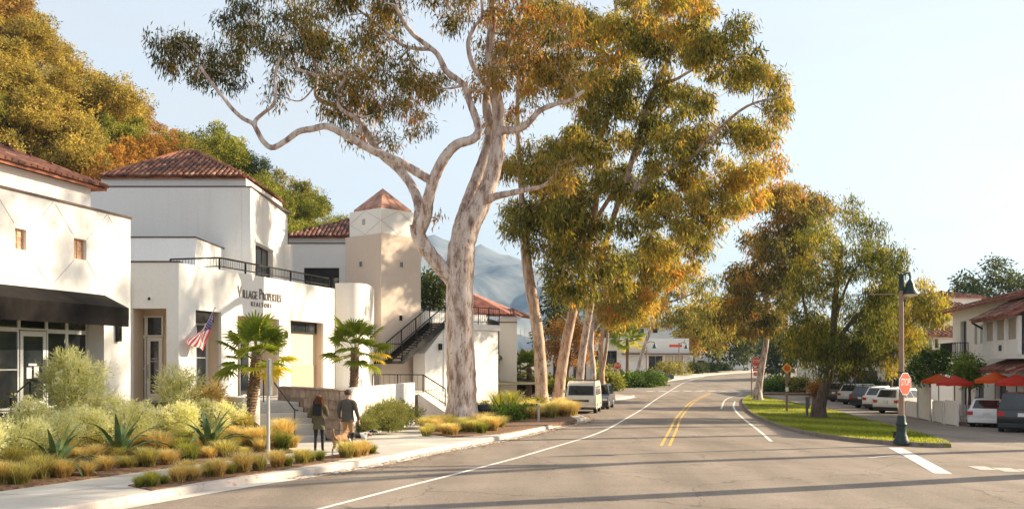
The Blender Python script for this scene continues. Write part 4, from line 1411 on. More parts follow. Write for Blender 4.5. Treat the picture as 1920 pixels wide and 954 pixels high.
# planter kerb and soil before the low wall
pk = [flat(G(x, y, .15)) for x, y in ((640, 814), (690, 809), (740, 800), (792, 786))]
pl_poly = [(p.x, p.y) for p in pk] + [(-3.9, 45.0), (-4.6, 44.0), (-5.8, 34.0)]
tag(patch('rosemary_bed', pl_poly, .3, MAT['mulch'], thick=.3), kind='structure')
pkt = thing('planter_kerb', 'pale concrete planter kerb curving before the rosemary shrubs', 'kerb', pk[0] + Vector((0, 0, .1)))
kerb(pk, .2, .36, MAT['concrete_pale'], pkt, 1.8, 'kerb_block')
for o in pkt.children: o.location = -Vector(pkt.location)
# ramp with railing
rampv = [(-4.35, 44.4, FLOOR), (-3.8, 50.3, FLOOR), (-1.4, 50.8, .0), (-2.6, 45.0, .0)]
mb = MB(); mb.add([Vector(v) for v in rampv] + [Vector((v[0], v[1], -.35)) for v in rampv], [(0, 1, 2, 3), (7, 6, 5, 4), (0, 4, 5, 1), (1, 5, 6, 2), (2, 6, 7, 3), (3, 7, 4, 0)])
tag(mb.build('ramp', MAT['concrete_pale']), kind='structure')
rl = thing('ramp_railing', 'black metal railing along the plaza edge by the ramp', 'railing', (-4.5, 45, FLOOR))
railing('top_rail', [(-6.9, 47.6, FLOOR - .02), (-4.3, 46.4, FLOOR - .02)], .85, rl, baluster=.3)
railing('top_rail', [(-4.3, 46.4, FLOOR - .02), (-3.2, 46.0, .62)], .85, rl, baluster=.16, post=1.2)

# ------------------------------------------------------------------ flag on the wall
fl_ = thing('flag', 'stars and stripes flag hanging from an angled pole on the office wall', 'flag', f3.pt(f3.s(402), 0, f3.z(402, 640)))
pA = f3.pt(f3.s(394), -.0, f3.z(394, 628)); tip = P(404, 576, 36.0)
pA = tip + Vector((-.75, -.1, -1.15))
wallp = f3.pt(f3.s(408), .01, f3.z(408, 606))
tip = P(403, 577, 35.7)
m0 = f3.pt(f3.s(372), .05, f3.z(372, 640))
t = MB(); t.tube([m0, tip], .018, 8); t.build('flag_pole', MAT['galv'], fl_)
t = MB(); t.lathe([(.0, -.04), (.04, -.02), (.04, .02), (.0, .04)], 8, tip); t.build('finial', MAT['chrome'], fl_, smooth=True)
# cloth: hoist along the pole, fly hanging down
hoA = P(401, 584, 35.75); hoB = P(379, 622, 34.95)
NX, NY = 26, 26
flyA = P(384, 657, 34.95); flyB = P(345, 642, 34.05)
mb = MB()
pts = []
for j in range(NY + 1):
    v = j / NY
    for i in range(NX + 1):
        u = i / NX
        a = hoA.lerp(hoB, v); b = flyA.lerp(flyB, v)
        p = a.lerp(b, u)
        p += Vector((.9, -.4, 0)) * (.07 * math.sin(u * 5 + v * 9) * (.3 + u)) + Vector((0, 0, -.1 * math.sin(u * 3.1) * (1 - v) * .4))
        p.x -= .10 * math.sin(u * math.pi) * v
        pts.append(p)
W_ = NX + 1
fa = []; mi = []
for j in range(NY):
    for i in range(NX):
        fa.append((j * W_ + i, j * W_ + i + 1, (j + 1) * W_ + i + 1, (j + 1) * W_ + i))
        stripe = j // 2
        mi.append(2 if (i < NX * .42 and stripe < 7) else stripe % 2)
mb.add(pts, fa); mb.mi = mi
cl = mb.build('cloth', [MAT['flag_red'], MAT['flag_white'], MAT['flag_blue']], fl_, smooth=True, weld=False)
stx = MB()
for r in range(9):
    for c in range(6 - r % 2):
        u = (.035 + (c + .5 * (r % 2)) * .068); v = .04 + r * .058
        i = min(NX - 1, int(u * NX)); j = min(NY - 1, int(v * NY))
        p = pts[j * W_ + i]; q = pts[j * W_ + i + 1]; r_ = pts[(j + 1) * W_ + i]
        fu, fv = u * NX - i, v * NY - j
        c0_ = p + (q - p) * fu + (r_ - p) * fv
        n = (q - p).cross(r_ - p).normalized()
        if n.y > 0: n = -n
        ex = (q - p).normalized() * .02; ey = (r_ - p).normalized() * .02
        c0_ += n * .008
        ring = []
        for k in range(10):
            rad = 1.0 if k % 2 == 0 else .42
            ang = math.pi * 2 * k / 10
            ring.append(c0_ + ex * rad * math.cos(ang) + ey * rad * math.sin(ang))
        stx.add(ring, [tuple(range(10))])
tag(stx.build('stars', MAT['flag_white'], cl, weld=False), kind='stuff')

# ------------------------------------------------------------------ posts, signs, lamps
def octagon(mb, c, xdir, r, th, n):
    X = Vector(xdir).normalized(); Z = Vector((0, 0, 1)); N_ = Vector(n)
    ring = [c + X * r * math.cos(R(22.5 + 45 * k)) + Z * r * math.sin(R(22.5 + 45 * k)) for k in range(8)]
    mb.add([p + N_ * th / 2 for p in ring] + [p - N_ * th / 2 for p in ring], [tuple(range(8)), tuple(range(15, 7, -1))] + [(k, 8 + k, 8 + (k + 1) % 8, (k + 1) % 8) for k in range(8)])


def stop_face(parent, c, nrm, r=.38):
    """red octagon with white rim and STOP"""
    N_ = Vector(nrm).normalized(); X = Vector((-N_.y, N_.x, 0))
    mb = MB(); octagon(mb, c, X, r, .012, N_); pl = mb.build('stop_sign', MAT['sign_white'], parent)
    mb = MB(); octagon(mb, c + N_ * .006, X, r * .93, .01, N_); mb.build('red_face', MAT['sign_red'], pl)
    text_mesh('STOP', r * .82, MAT['sign_white'], 'stop_lettering', pl, c + N_ * .015 - Vector((0, 0, r * .29)), X, (0, 0, 1), .72, .006)
    mb = MB(); octagon(mb, c - N_ * .012, X, r * .98, .008, N_); mb.build('sign_back', MAT['grey_sign'], pl)
    return pl


# back of a street sign on a slim post by the kerb strip
pb = G(503, 857, .17)
sp = thing('sign_post', 'slim pale post with a narrow grey sign plate seen edge-on, in kerb planting', 'sign', pb)
hh = (857 - 672) / F * pb.y
t = MB(); t.tube([pb - Vector((0, 0, .1)), pb + Vector((0, 0, hh))], .045, 10); t.build('post', MAT['galv'], sp)
fr = Fr(pb.x, pb.y, -.02, 1)
fr.mb().box(-.19, .19, -.075, -.055, pb.z + hh - 1.0, pb.z + hh - .02).build('sign_plate', MAT['grey_sign'], sp, bevel=.004)

# corner street lamp with stop sign
pb = G(1690, 829, .12)
sl_ = thing('street_lamp', 'tall bronze street lamp with green bell hood carrying the nearest stop sign', 'street lamp', pb)
sc_ = pb.y / F
def lp(px, py): return P(px, py, pb.y)
HT = lp(1691, 514).z
t = MB(); t.lathe([(.26, -.05), (.26, .06), (.22, .12), (.21, .2), (.17, .26), (.155, .55), (.17, .60), (.19, .63), (.15, .70), (.135, .88), (.12, .92)], 20, pb); t.build('cast_base', MAT['verdigris'], sl_, smooth=True)
t = MB(); t.tube([pb + Vector((0, 0, .9)), Vector((pb.x, pb.y, HT - .55))], [.1, .072], 16); t.build('pole', MAT['pole_tan'], sl_, smooth=True)
t = MB(); t.tube([Vector((pb.x, pb.y, HT - .56)), Vector((pb.x, pb.y, HT))], [.09, .08], 16)
t.tube([Vector((pb.x, pb.y, HT - .12)), Vector((pb.x + .12, pb.y, HT + .02)), Vector((pb.x + .27, pb.y, HT + .05)), Vector((pb.x + .30, pb.y, HT - .06)), Vector((pb.x + .30, pb.y, HT - .22))], .032, 8); t.build('hook_arm', MAT['verdigris'], sl_, smooth=True)
hc = Vector((pb.x + .30, pb.y, HT - .68))
t = MB(); t.lathe([(.30, 0), (.285, .03), (.20, .14), (.15, .25), (.13, .36), (.09, .42), (.045, .50)], 24, hc); hd = t.build('bell_hood', MAT['verdigris'], sl_, smooth=True)
t = MB(); t.lathe([(.06, -.1), (.18, -.07), (.24, -.01), (.0, -.005)], 20, hc); t.build('diffuser', MAT['bulb'], hd, smooth=True)
zb3 = lp(1690, 552).z
t = MB(); t.tube([Vector((pb.x - 1.12, pb.y, zb3)), Vector((pb.x + 1.08, pb.y, zb3 + .02))], .016, 8); t.build('banner_arm', MAT['pole_tan'], sl_)
zb4 = lp(1690, 698).z
t = MB(); t.tube([Vector((pb.x, pb.y, zb4 - .02)), Vector((pb.x, pb.y, zb4 + .02))], .12, 14); t.build('pole_band', MAT['black_metal'], sl_)
nrm = Vector((math.sin(R(38)), -math.cos(R(38)), 0))
stop_face(sl_, lp(1690, 719) + nrm * .14, nrm, .405)
# small dark stub beside the lamp
ps = G(1678, 823, .12)
t = MB(); t.box(ps.x - .05, ps.x + .05, ps.y - .05, ps.y + .05, ps.z - .05, ps.z + .24); t.box(ps.x - .06, ps.x + .06, ps.y - .06, ps.y + .06, ps.z + .241, ps.z + .28)
tag(t.build('bollard_light', MAT['black_metal']), 'small dark bollard light in the grass by the corner lamp', 'bollard')

# yellow diamond warning sign on the island
pb = G(1475, 771, .12)
ds = thing('warning_sign', 'yellow diamond warning sign with red octagon on a wooden post', 'sign', pb)
topz = P(1475, 690, pb.y).z
t = MB(); t.bar(pb - Vector((0, 0, .1)), Vector((pb.x, pb.y, topz + .1)), .13, up=(0, 1, 0)); t.build('post', MAT['pole_tan'], ds)
c = Vector((pb.x, pb.y - .085, topz)); hs = .385
t = MB(); t.add([c + Vector((0, 0, hs)), c + Vector((-hs, 0, 0)), c + Vector((0, 0, -hs)), c + Vector((hs, 0, 0))] + [c + Vector((0, .014, hs)), c + Vector((-hs, .014, 0)), c + Vector((0, .014, -hs)), c + Vector((hs, .014, 0))], [(0, 1, 2, 3), (7, 6, 5, 4), (0, 4, 5, 1), (1, 5, 6, 2), (2, 6, 7, 3), (3, 7, 4, 0)])
dp_ = t.build('diamond_plate', MAT['sign_yellow'], ds)
t = MB(); octagon(t, c - Vector((0, .006, 0)), (1, 0, 0), .215, .008, (0, -1, 0)); t.build('red_octagon', MAT['sign_red'], dp_)
fr = Fr(pb.x, pb.y - .08, 1, 0)
part_box('notice_plate', MAT['sign_white'], ds, fr, -.1, .1, -.012, .0, pb.z + 1.35, pb.z + 1.62)

# grey utility pedestal
pb = G(1513, 781, .12)
ub = thing('utility_pedestal', 'grey steel utility pedestal on the grass island by the dark tree', 'utility box', pb)
t = MB(); t.box(pb.x - .07, pb.x + .07, pb.y - .05, pb.y + .05, pb.z - .05, pb.z + 1.0); t.build('post', MAT['grey_sign'], ub, bevel=.01)
t = MB(); t.box(pb.x - .11, pb.x + .13, pb.y - .09, pb.y - .051, pb.z + .55, pb.z + 1.18); t.box(pb.x - .11, pb.x + .13, pb.y - .05, pb.y + .1, pb.z + 1.005, pb.z + 1.18); t.build('cabinet', MAT['grey_sign'], ub, bevel=.008)


def stop_on_post(px, py_base, py_sign, r, label, plates=0, post_px=0, pm='galv', dz=.15, tall=None):
    pb = G(px, py_base, dz)
    t_ = thing('stop_sign_post', label, 'stop sign', pb)
    c = P(px, py_sign, pb.y)
    t = MB(); t.tube([pb - Vector((0, 0, .1)), Vector((pb.x, pb.y, (tall or c.z + .3)))], .05, 8); t.build('post', MAT[pm], t_)
    stop_face(t_, Vector((c.x + post_px, pb.y - .075, c.z)), (0, -1, 0), r)
    fr = Fr(c.x + post_px, pb.y - .07, 1, 0)
    for k in range(plates):
        z1 = c.z - r - .06 - k * .42
        part_box('plate', MAT['sign_red'], t_, fr, -.3 + .06 * k, .3 - .06 * k, -.02, 0, z1 - .34, z1)
        part_box('plate_stripe', MAT['sign_white'], t_, fr, -.2 + .06 * k, .2 - .06 * k, -.026, -.021, z1 - .2, z1 - .13)
    return t_


stop_on_post(1158, 729, 685.5, .42, 'red stop sign on a thin pale post before the far planting', dz=.15)
stop_on_post(1409, 745, 678, .46, 'red stop sign with two red plates on a brown post at the island tip', plates=2, post_px=.42, pm='pole_tan', dz=.12)


def small_lamp(px, Y, py_top, side, label, plate=None):
    pb = on_ground(px, Y, .14)
    t_ = thing('street_lamp', label, 'street lamp', pb, group=None)
    zt = P(px, py_top, Y).z
    t = MB(); t.lathe([(.22, -.05), (.2, .3), (.13, .5), (.1, .8)], 10, pb); t.build('cast_base', MAT['verdigris'], t_)
    t = MB(); t.tube([pb + Vector((0, 0, .7)), Vector((pb.x, Y, zt))], .09, 8); t.build('pole', MAT['pole_tan'], t_)
    t = MB(); t.tube([Vector((pb.x, Y, zt - .25)), Vector((pb.x + side * .6, Y, zt + .02)), Vector((pb.x + side * 1.15, Y, zt - .1)), Vector((pb.x + side * 1.2, Y, zt - .3))], .05, 6); t.build('hook_arm', MAT['verdigris'], t_)
    t = MB(); t.lathe([(.42, 0), (.28, .18), (.16, .5), (.06, .72)], 14, Vector((pb.x + side * 1.2, Y, zt - .98))); t.build('bell_hood', MAT['verdigris'], t_, smooth=True)
    if plate:
        MB().box(pb.x - 1.6, pb.x + .5, Y - .04, Y + .04, zt - .75, zt - .3).build('banner_arm', MAT['sign_red'], t_)
    return t_


small_lamp(1212, 140, 640, 1, 'far street lamp with bell hood behind the dark parked car')
small_lamp(1273, 158, 642, 1, 'far street lamp with a red arm plate near the round hedges', True)

# litter bin beside the big gum
pb = G(906, 799, .16)
lb = thing('litter_bin', 'dark round litter bin with domed lid beside the big gum trunk', 'litter bin', pb)
t = MB()
for k in range(18):
    a = 2 * math.pi * k / 18
    t.bar(pb + Vector((.27 * math.cos(a), .27 * math.sin(a), 0)), pb + Vector((.29 * math.cos(a), .29 * math.sin(a), .72)), .05, .02)
tag(t.build('slats', MAT['black_metal'], lb, weld=False), kind='stuff')
t = MB(); t.lathe([(.25, 0), (.25, .7)], 16, pb); t.build('liner', MAT['plastic_dark'], lb)
t = MB(); t.lathe([(.33, .72), (.34, .78), (.30, .90), (.18, .98), (.0, 1.0)], 18, pb); t.build('lid', MAT['black_metal'], lb, smooth=True)
# small bollard in tree bed
pb = G(1010, 790, .19)
t = MB(); t.box(pb.x - .05, pb.x + .05, pb.y - .05, pb.y + .05, pb.z - .05, pb.z + .7); t.box(pb.x - .07, pb.x + .07, pb.y - .07, pb.y + .07, pb.z + .701, pb.z + .8)
tag(t.build('marker_post', MAT['galv'], bevel=.01), 'small pale marker post in the bed near the kerb', 'post')

# ------------------------------------------------------------------ buildings on the right
def hip(parent, fr, s0, s1, d0, d1, z, h, mat='tile_red', over=.4, ridge=True, name='roof'):
    a, b, c, d = fr.pt(s0 - over, d0 - over, z), fr.pt(s1 + over, d0 - over, z), fr.pt(s1 + over, d1 + over, z), fr.pt(s0 - over, d1 + over, z)
    w = (d1 - d0) / 2; L = s1 - s0
    k = min(w, L / 2 - .1)
    r1, r2 = fr.pt(s0 + k, d0 + w, z + h), fr.pt(s1 - k, d0 + w, z + h)
    mb = MB()
    for fc in ([a, b, r2, r1], [b, c, r2], [c, d, r1, r2], [d, a, r1]): slab(mb, fc, .14)
    rf = mb.build(name, MAT[mat], parent)
    tiled(rf, [a, b, r2, r1], a, b, 0, 11, pitch=.42, row=.6); tiled(rf, [d, a, r1], d, a, 0, 12, pitch=.42, row=.6); tiled(rf, [b, c, r2], b, c, 0, 13, pitch=.42, row=.6)
    return rf


SC = MAT['stucco_cool']
# white two-storey house with balcony at the right edge
g1 = Fr(30.3, 66.0, -.22, -.976)
hb = thing('balcony_house', 'white two-storey house with enclosed balcony and red roof at the right edge', 'house', (34, 56, -1))
ze_ = g1.z(1787, 584)
gb = -1.2
dW = (g1.s(1801), g1.s(1812), g1.z(1806, 671), g1.z(1806, 602))
w1_ = (g1.s(1827), g1.s(1832), g1.z(1830, 645), g1.z(1830, 610))
w2_ = (g1.s(1838), g1.s(1843), g1.z(1840, 644), g1.z(1840, 609))
lowo = [(2.5, 4.0, gb + .2, 1.6), (6.2, 8.2, gb + .2, 1.9), (11, 13, gb + .2, 1.9)]
mb = g1.mb(); mb.wall(0, 24, gb, ze_, .4, [dW, w1_, w2_] + lowo); mb.box(0, 24, .41, 10, ze_ - .3, ze_ - .02); mb.build('street_wall', SC, hb, weld=False)
g1b = Fr(g1.pt(0, 10).x, g1.pt(0, 10).y, -g1.n[0], -g1.n[1])
g1.mb().box(0, .4, .41, 10, gb, ze_ - .31).build('end_wall', SC, hb)
for o in (w1_, w2_): window(hb, g1, o[0] + .003, o[1] - .003, o[2], o[3], .15, 1, 3, MAT['wood'])
window(hb, g1, dW[0] + .01, dW[1] - .01, dW[2], dW[3], .2, 2, 1, MAT['wood'], name='balcony_door')
for o in lowo: window(hb, g1, o[0] + .01, o[1] - .01, o[2], o[3], .2, 2, 2, MAT['wood'])
part_box('balcony', MAT['wood'], hb, g1, dW[0] - 1.3, dW[1] + .5, -1.0, -.003, dW[2] - .14, dW[2] - .02)
railing('balcony_railing', [g1.pt(dW[0] - 1.3, -.003, dW[2] - .02), g1.pt(dW[0] - 1.3, -.97, dW[2] - .02), g1.pt(dW[1] + .5, -.97, dW[2] - .02), g1.pt(dW[1] + .5, -.003, dW[2] - .02)], 1.0, hb, baluster=.14, bal=.025)
A, B, C, D = g1.pt(-.5, -.6, ze_), g1.pt(24.5, -.6, ze_), g1.pt(24.5, 5, ze_ + 1.5), g1.pt(-.5, 5, ze_ + 1.5)
mb = MB(); slab(mb, [A, B, C, D], .15); slab(mb, [D, C, g1.pt(24.5, 10.5, ze_), g1.pt(-.5, 10.5, ze_)], .15); rf = mb.build('roof', MAT['tile_red'], hb)
tiled(rf, [A, B, C, D], A, B, 0, 21, pitch=.36, row=.55)
# gable end
mb = g1.mb(); mb.add([(0, .0, ze_), (0, 10, ze_), (0, 5, ze_ + 1.4), (.3, .0, ze_), (.3, 10, ze_), (.3, 5, ze_ + 1.4)], [(0, 1, 2), (5, 4, 3), (0, 3, 4, 1), (1, 4, 5, 2), (2, 5, 3, 0)]); mb.build('gable', SC, hb)
# enclosed balcony bay: panels between posts over a tiled skirt roof
bs0, bs1 = g1.s(1846, -1.4), g1.s(1909, -1.4)
zb0, zb1, zb2_ = g1.z(1875, 665, -1.4), g1.z(1875, 640, -1.4), g1.z(1875, 597, -1.4)
part_box('bay_floor', SC, hb, g1, bs0, bs1, -1.4, -.003, zb0 - .2, zb0)
part_box('bay_apron', SC, hb, g1, bs0, bs1, -1.4, -1.3, zb0 + .001, zb1)
for k in range(4):
    s = bs0 + (bs1 - bs0) * k / 3
    part_box('bay_post', MAT['white_paint'], hb, g1, s - .14, s + .14, -1.46, -1.28, zb0 + .003, zb2_)
for k in range(3):
    s = bs0 + (bs1 - bs0) * k / 3; e2 = bs0 + (bs1 - bs0) * (k + 1) / 3
    window(hb, g1, s + .15, e2 - .15, zb1 + .01, zb2_ - .01, -1.36, 1, 1, MAT['white_paint'], M('tan_blind', (.36, .31, .25), .5, .1, 4), name='bay_window')
part_box('wall_plaque', MAT['plastic_dark'], hb, g1, (bs0 + bs1) / 2 - .25, (bs0 + bs1) / 2 + .25, -1.42, -1.401, zb0 + .2, zb0 + .5)
A, B, C, D = g1.pt(bs0 - .5, -2.0, zb2_), g1.pt(bs1 + .6, -2.0, zb2_), g1.pt(bs1 + .6, .2, zb2_ + 1.1), g1.pt(bs0 - .5, .2, zb2_ + 1.1)
mb = MB(); slab(mb, [A, B, C, D], .12); rf = mb.build('bay_roof', MAT['tile_red'], hb); tiled(rf, [A, B, C, D], A, B, 0, 22, pitch=.36, row=.55)
A, B, C, D = g1.pt(bs0 + .2, -1.75, zb0 - .85), g1.pt(bs1 - .2, -1.75, zb0 - .85), g1.pt(bs1 - .2, -.003, zb0 - .21), g1.pt(bs0 + .2, -.003, zb0 - .21)
mb = MB(); slab(mb, [A, B, C, D], .1); rf = mb.build('skirt_roof', MAT['tile_red'], hb); tiled(rf, [A, B, C, D], A, B, 0, 23, pitch=.36, row=.5)
gt = g1.mb(); gt.tube([(bs0 - .6, -1.9, zb2_ - .06), (bs0 - .6, -1.2, zb2_ - .5), (bs0 - .6, -.15, zb2_ - .7)], .06, 6); gt.build('gutter_pipe', MAT['black_metal'], hb)
# houses stepping up behind it
def simple_house(name, label, ox, oy, ux, uy, L, D_, z0, z1, h, wins, mat=SC, group=None):
    fr = Fr(ox, oy, ux, uy)
    t_ = thing(name, label, 'house', (fr.pt(L / 2, D_ / 2).x, fr.pt(L / 2, D_ / 2).y, z0), group=group)
    mb = fr.mb(); mb.wall(0, L, z0, z1, .35, wins); mb.box(0, .35, .36, D_, z0, z1 - .01); mb.box(L - .35, L, .36, D_, z0, z1 - .01); mb.box(0, L, D_ - .3, D_, z0, z1 - .012); mb.box(.36, L - .36, .36, D_ - .31, z1 - .2, z1 - .015)
    mb.build('wall', mat, t_, weld=False)
    for w in wins: window(t_, fr, w[0] + .01, w[1] - .01, w[2], w[3], .15, 2, 2, MAT['wood'])
    if h: hip(t_, fr, 0, L, 0, D_, z1, h)
    return t_, fr


fr = Fr((1742 - 960) / F * 92, 92, 1, 0)
simple_house('hill_house', 'white house with small square window and red roof above the umbrellas', (1742 - 960) / F * 92, 92, 1, 0, 7, 8, -1, fr.z(1760, 580 + 10), 1.6, [(.1, 1.1, fr.z(1748, 622), fr.z(1748, 600)), (4.5, 5.5, fr.z(1748, 622), fr.z(1748, 600))])
fr = Fr((1750 - 960) / F * 110, 110, 1, 0)
simple_house('hill_house', 'topmost white house with blue-grey window below the dark tree', (1750 - 960) / F * 110, 110, 1, 0, 5.5, 8, -1, fr.z(1760, 557), .9, [(.5, 1.7, fr.z(1760, 572), fr.z(1760, 559))])
fr = Fr((1746 - 960) / F * 80, 80, 1, 0)
simple_house('hill_house', 'small white house with slot windows beneath the square-windowed house', (1746 - 960) / F * 80, 80, 1, 0, 5, 6, -1.2, fr.z(1760, 629), .9, [(.3, .6, fr.z(1752, 652), fr.z(1752, 635)), (3.2, 3.6, fr.z(1752, 652), fr.z(1752, 635))])
fr = Fr((1722 - 960) / F * 100, 100, 1, 0)
simple_house('hill_house', 'plain tall white house wall behind the pepper tree crown', (1700 - 960) / F * 100, 100, 1, 0, 3.3, 6, -1, fr.z(1722, 570), 0, [])
simple_house('hill_house', 'low white house with ribbed tile eave left of the slot-windowed house', (1722 - 960) / F * 84, 84, 1, 0, 2.2, 4, -1.2, Fr(0, 84, 1, 0).z(1730, 650), .7, [])
fr = Fr((1560 - 960) / F * 98, 98, 1, 0)
simple_house('shop_house', 'cream shopfront with dark openings behind the row of parked cars', (1545 - 960) / F * 98, 98, 1, .05, 10.5, 8, -1.1, fr.z(1600, 655), 1.0, [(.5, 2.6, -.8, fr.z(1600, 694)), (3.4, 5.6, -.8, fr.z(1600, 694)), (6.4, 8.8, -.8, fr.z(1600, 694)), (3.6, 5.2, fr.z(1600, 682), fr.z(1600, 664)), (7, 8.6, fr.z(1600, 682), fr.z(1600, 664))])

# ------------------------------------------------------------------ buildings down the street
def fz(px, py, Y): return H - (py - HY) * Y / F
Yb = 165
cream = M('cream_stucco', (.70, .61, .46), .9, .06, .5)
ox = (1160 - 960) / F * Yb
fr = Fr(ox, Yb, 1, 0)
fb = thing('corner_shop', 'cream and white two-storey shop with flat dark eave at the road bend', 'shop', (ox + 8, Yb + 5, gz(ox, Yb)))
L_ = (1292 - 1160) / F * Yb
zg = gz(ox, Yb) - .5
cols_ = [(fr.s(1216), fr.s(1243), zg + .6, fz(0, 664, Yb) - .2), (fr.s(1248), fr.s(1262), zg + .6, fz(0, 664, Yb) - .2), (fr.s(1266), fr.s(1280), zg + .6, fz(0, 664, Yb) - .2)]
mb = fr.mb(); mb.wall(0, L_, zg, fz(0, 634, Yb), .4, cols_ + [(fr.s(1168), fr.s(1176), fz(0, 650, Yb), fz(0, 638, Yb))]); mb.box(0, .4, .41, 12, zg, fz(0, 634, Yb)); mb.box(L_ - .4, L_, .41, 12, zg, fz(0, 634, Yb)); mb.box(.41, L_ - .41, .41, 12, fz(0, 636, Yb), fz(0, 634.3, Yb))
mb.build('wall', SC, fb, weld=False)
part_box('eave', MAT['wood'], fb, fr, fr.s(1166), L_ + .6, -1.6, -.003, fz(0, 664, Yb) - .05, fz(0, 662, Yb))
for k, o in enumerate(cols_): window(fb, fr, o[0] + .02, o[1] - .02, o[2], o[3], .25, 2, 1, MAT['wood'] if k else MAT['frame_alu'], cream if k else MAT['glass'])
window(fb, fr, fr.s(1168) + .01, fr.s(1176) - .01, fz(0, 650, Yb), fz(0, 638, Yb), .2, 2, 2, MAT['white_paint'])
fr.mb().box(fr.s(1160) - .3, fr.s(1212), -.6, -.01, fz(0, 661, Yb), fz(0, 636, Yb)).build('cream_front', cream, fb)
simple_house('street_house', 'white upper house with two dark windows and red roof above the corner shop', (1183 - 960) / F * 190, 190, 1, 0, 8.2, 10, 0, fz(0, 612, 190), .8, [(1.4, 2.6, fz(0, 625, 190), fz(0, 616, 190)), (4.2, 5.3, fz(0, 624, 190), fz(0, 614, 190))])
simple_house('street_house', 'bluish white house with long low windows left of the fan palm', (1105 - 960) / F * 150, 150, 1, 0, 4.8, 8, -.5, fz(0, 633, 150), 0, [(.4, 2.0, 2.0, 4.6), (2.4, 4.3, 2.0, 4.6)])
simple_house('street_house', 'sunlit white house behind the leaning trunk at the far bend', (1300 - 960) / F * 185, 185, 1, .1, 8.5, 10, 0, fz(0, 640, 185), .8, [(.8, 2.2, 1.5, 3.2)])
simple_house('street_house', 'low white house with porch beyond the white pickup', (1335 - 960) / F * 235, 235, 1, 0, 11, 10, 0, fz(0, 655, 235), 1.2, [(1, 3, 2, 4), (6, 8, 2, 4)])
simple_house('street_house', 'white house half hidden behind the pale gum trunks', (1020 - 960) / F * 105, 105, 1, 0, 5.5, 8, -.5, fz(0, 648, 105), 0, [(1.0, 2.4, .8, 2.8), (3.2, 4.6, .8, 2.8)])

# ------------------------------------------------------------------ fence, umbrellas by the parking
def picket_panel(parent, a, b, h, n, top='flat', mat='white_wood', w=.9, th=.025, rails=True):
    a = Vector(a); b = Vector(b)
    L = (b - a).length; d = (b - a) / L
    fr = Fr(a.x, a.y, d.x, d.y)
    for k in range(n):
        s0 = L * (k + .5 - w / 2) / n; s1 = L * (k + .5 + w / 2) / n
        x = (s0 + s1) / 2
        za_ = gz(*fr.pt(x)[:2])
        t = k / max(1, n - 1)
        hk = h + (.0 if top == 'flat' else h * .22 * math.sin(math.pi * (k + .5) / n))
        mb = fr.mb()
        if top == 'point':
            mb.add([(s0, 0, za_ + .06), (s1, 0, za_ + .06), (s1, 0, za_ + h - .08), (x, 0, za_ + h), (s0, 0, za_ + h - .08), (s0, th, za_ + .06), (s1, th, za_ + .06), (s1, th, za_ + h - .08), (x, th, za_ + h), (s0, th, za_ + h - .08)],
                   [(0, 1, 2, 3, 4), (9, 8, 7, 6, 5), (0, 5, 6, 1), (1, 6, 7, 2), (2, 7, 8, 3), (3, 8, 9, 4), (4, 9, 5, 0)])
        else:
            mb.box(s0, s1, 0, th, za_ + .04, za_ + hk)
        mb.build('picket', MAT[mat], parent)
    if rails:
        for t in (.25, .72):
            mb = MB(); mb.bar(fr.pt(0, th + .022, gz(a.x, a.y) + h * t), fr.pt(L, th + .022, gz(b.x, b.y) + h * t), .04, .08); mb.build('rail', MAT[mat], parent)
        for p in (a, b):
            mb = MB(); mb.bar(Vector((p.x, p.y + .08, gz(p.x, p.y) - .1)), Vector((p.x, p.y + .08, gz(p.x, p.y) + h * .95)), .09, up=(0, 1, 0)); mb.build('post', MAT[mat], parent)


def fence(label, pa, pb, h, n, **k):
    a, b = G(*pa), G(*pb)
    t_ = thing('fence_panel', label, 'fence', a, group=None)
    picket_panel(t_, a, b, h, n, **k)
    return t_


fence('weathered board fence panel right behind the lamp post', (1698, 779), (1721, 784), 1.0, 7, w=.97)
fence('tall arched weathered board gate in the white fence', (1722, 784), (1745, 789), 1.85, 7, w=.98, top='arch')
fence('weathered board fence panel just right of the arched gate', (1751, 790), (1769, 794), 1.22, 6, w=.97)
fence('weathered board fence panel nearest the white wagon', (1772, 795), (1797, 799), 1.3, 8, w=.97)
fence('bright white open picket fence behind the white wagon', (1797, 792), (1842, 796), 1.05, 9, w=.55, top='point', mat='white_paint')
fence('low white picket fence among the umbrellas', (1758, 766), (1832, 768), .85, 16, w=.5, top='point', mat='white_paint')

UMB = [leaf_mat('orange_canvas', [(0, (.60, .11, .02)), (1, (.60, .11, .02))], .5), leaf_mat('red_canvas', [(0, (.55, .06, .035)), (1, (.55, .06, .035))], .5)]


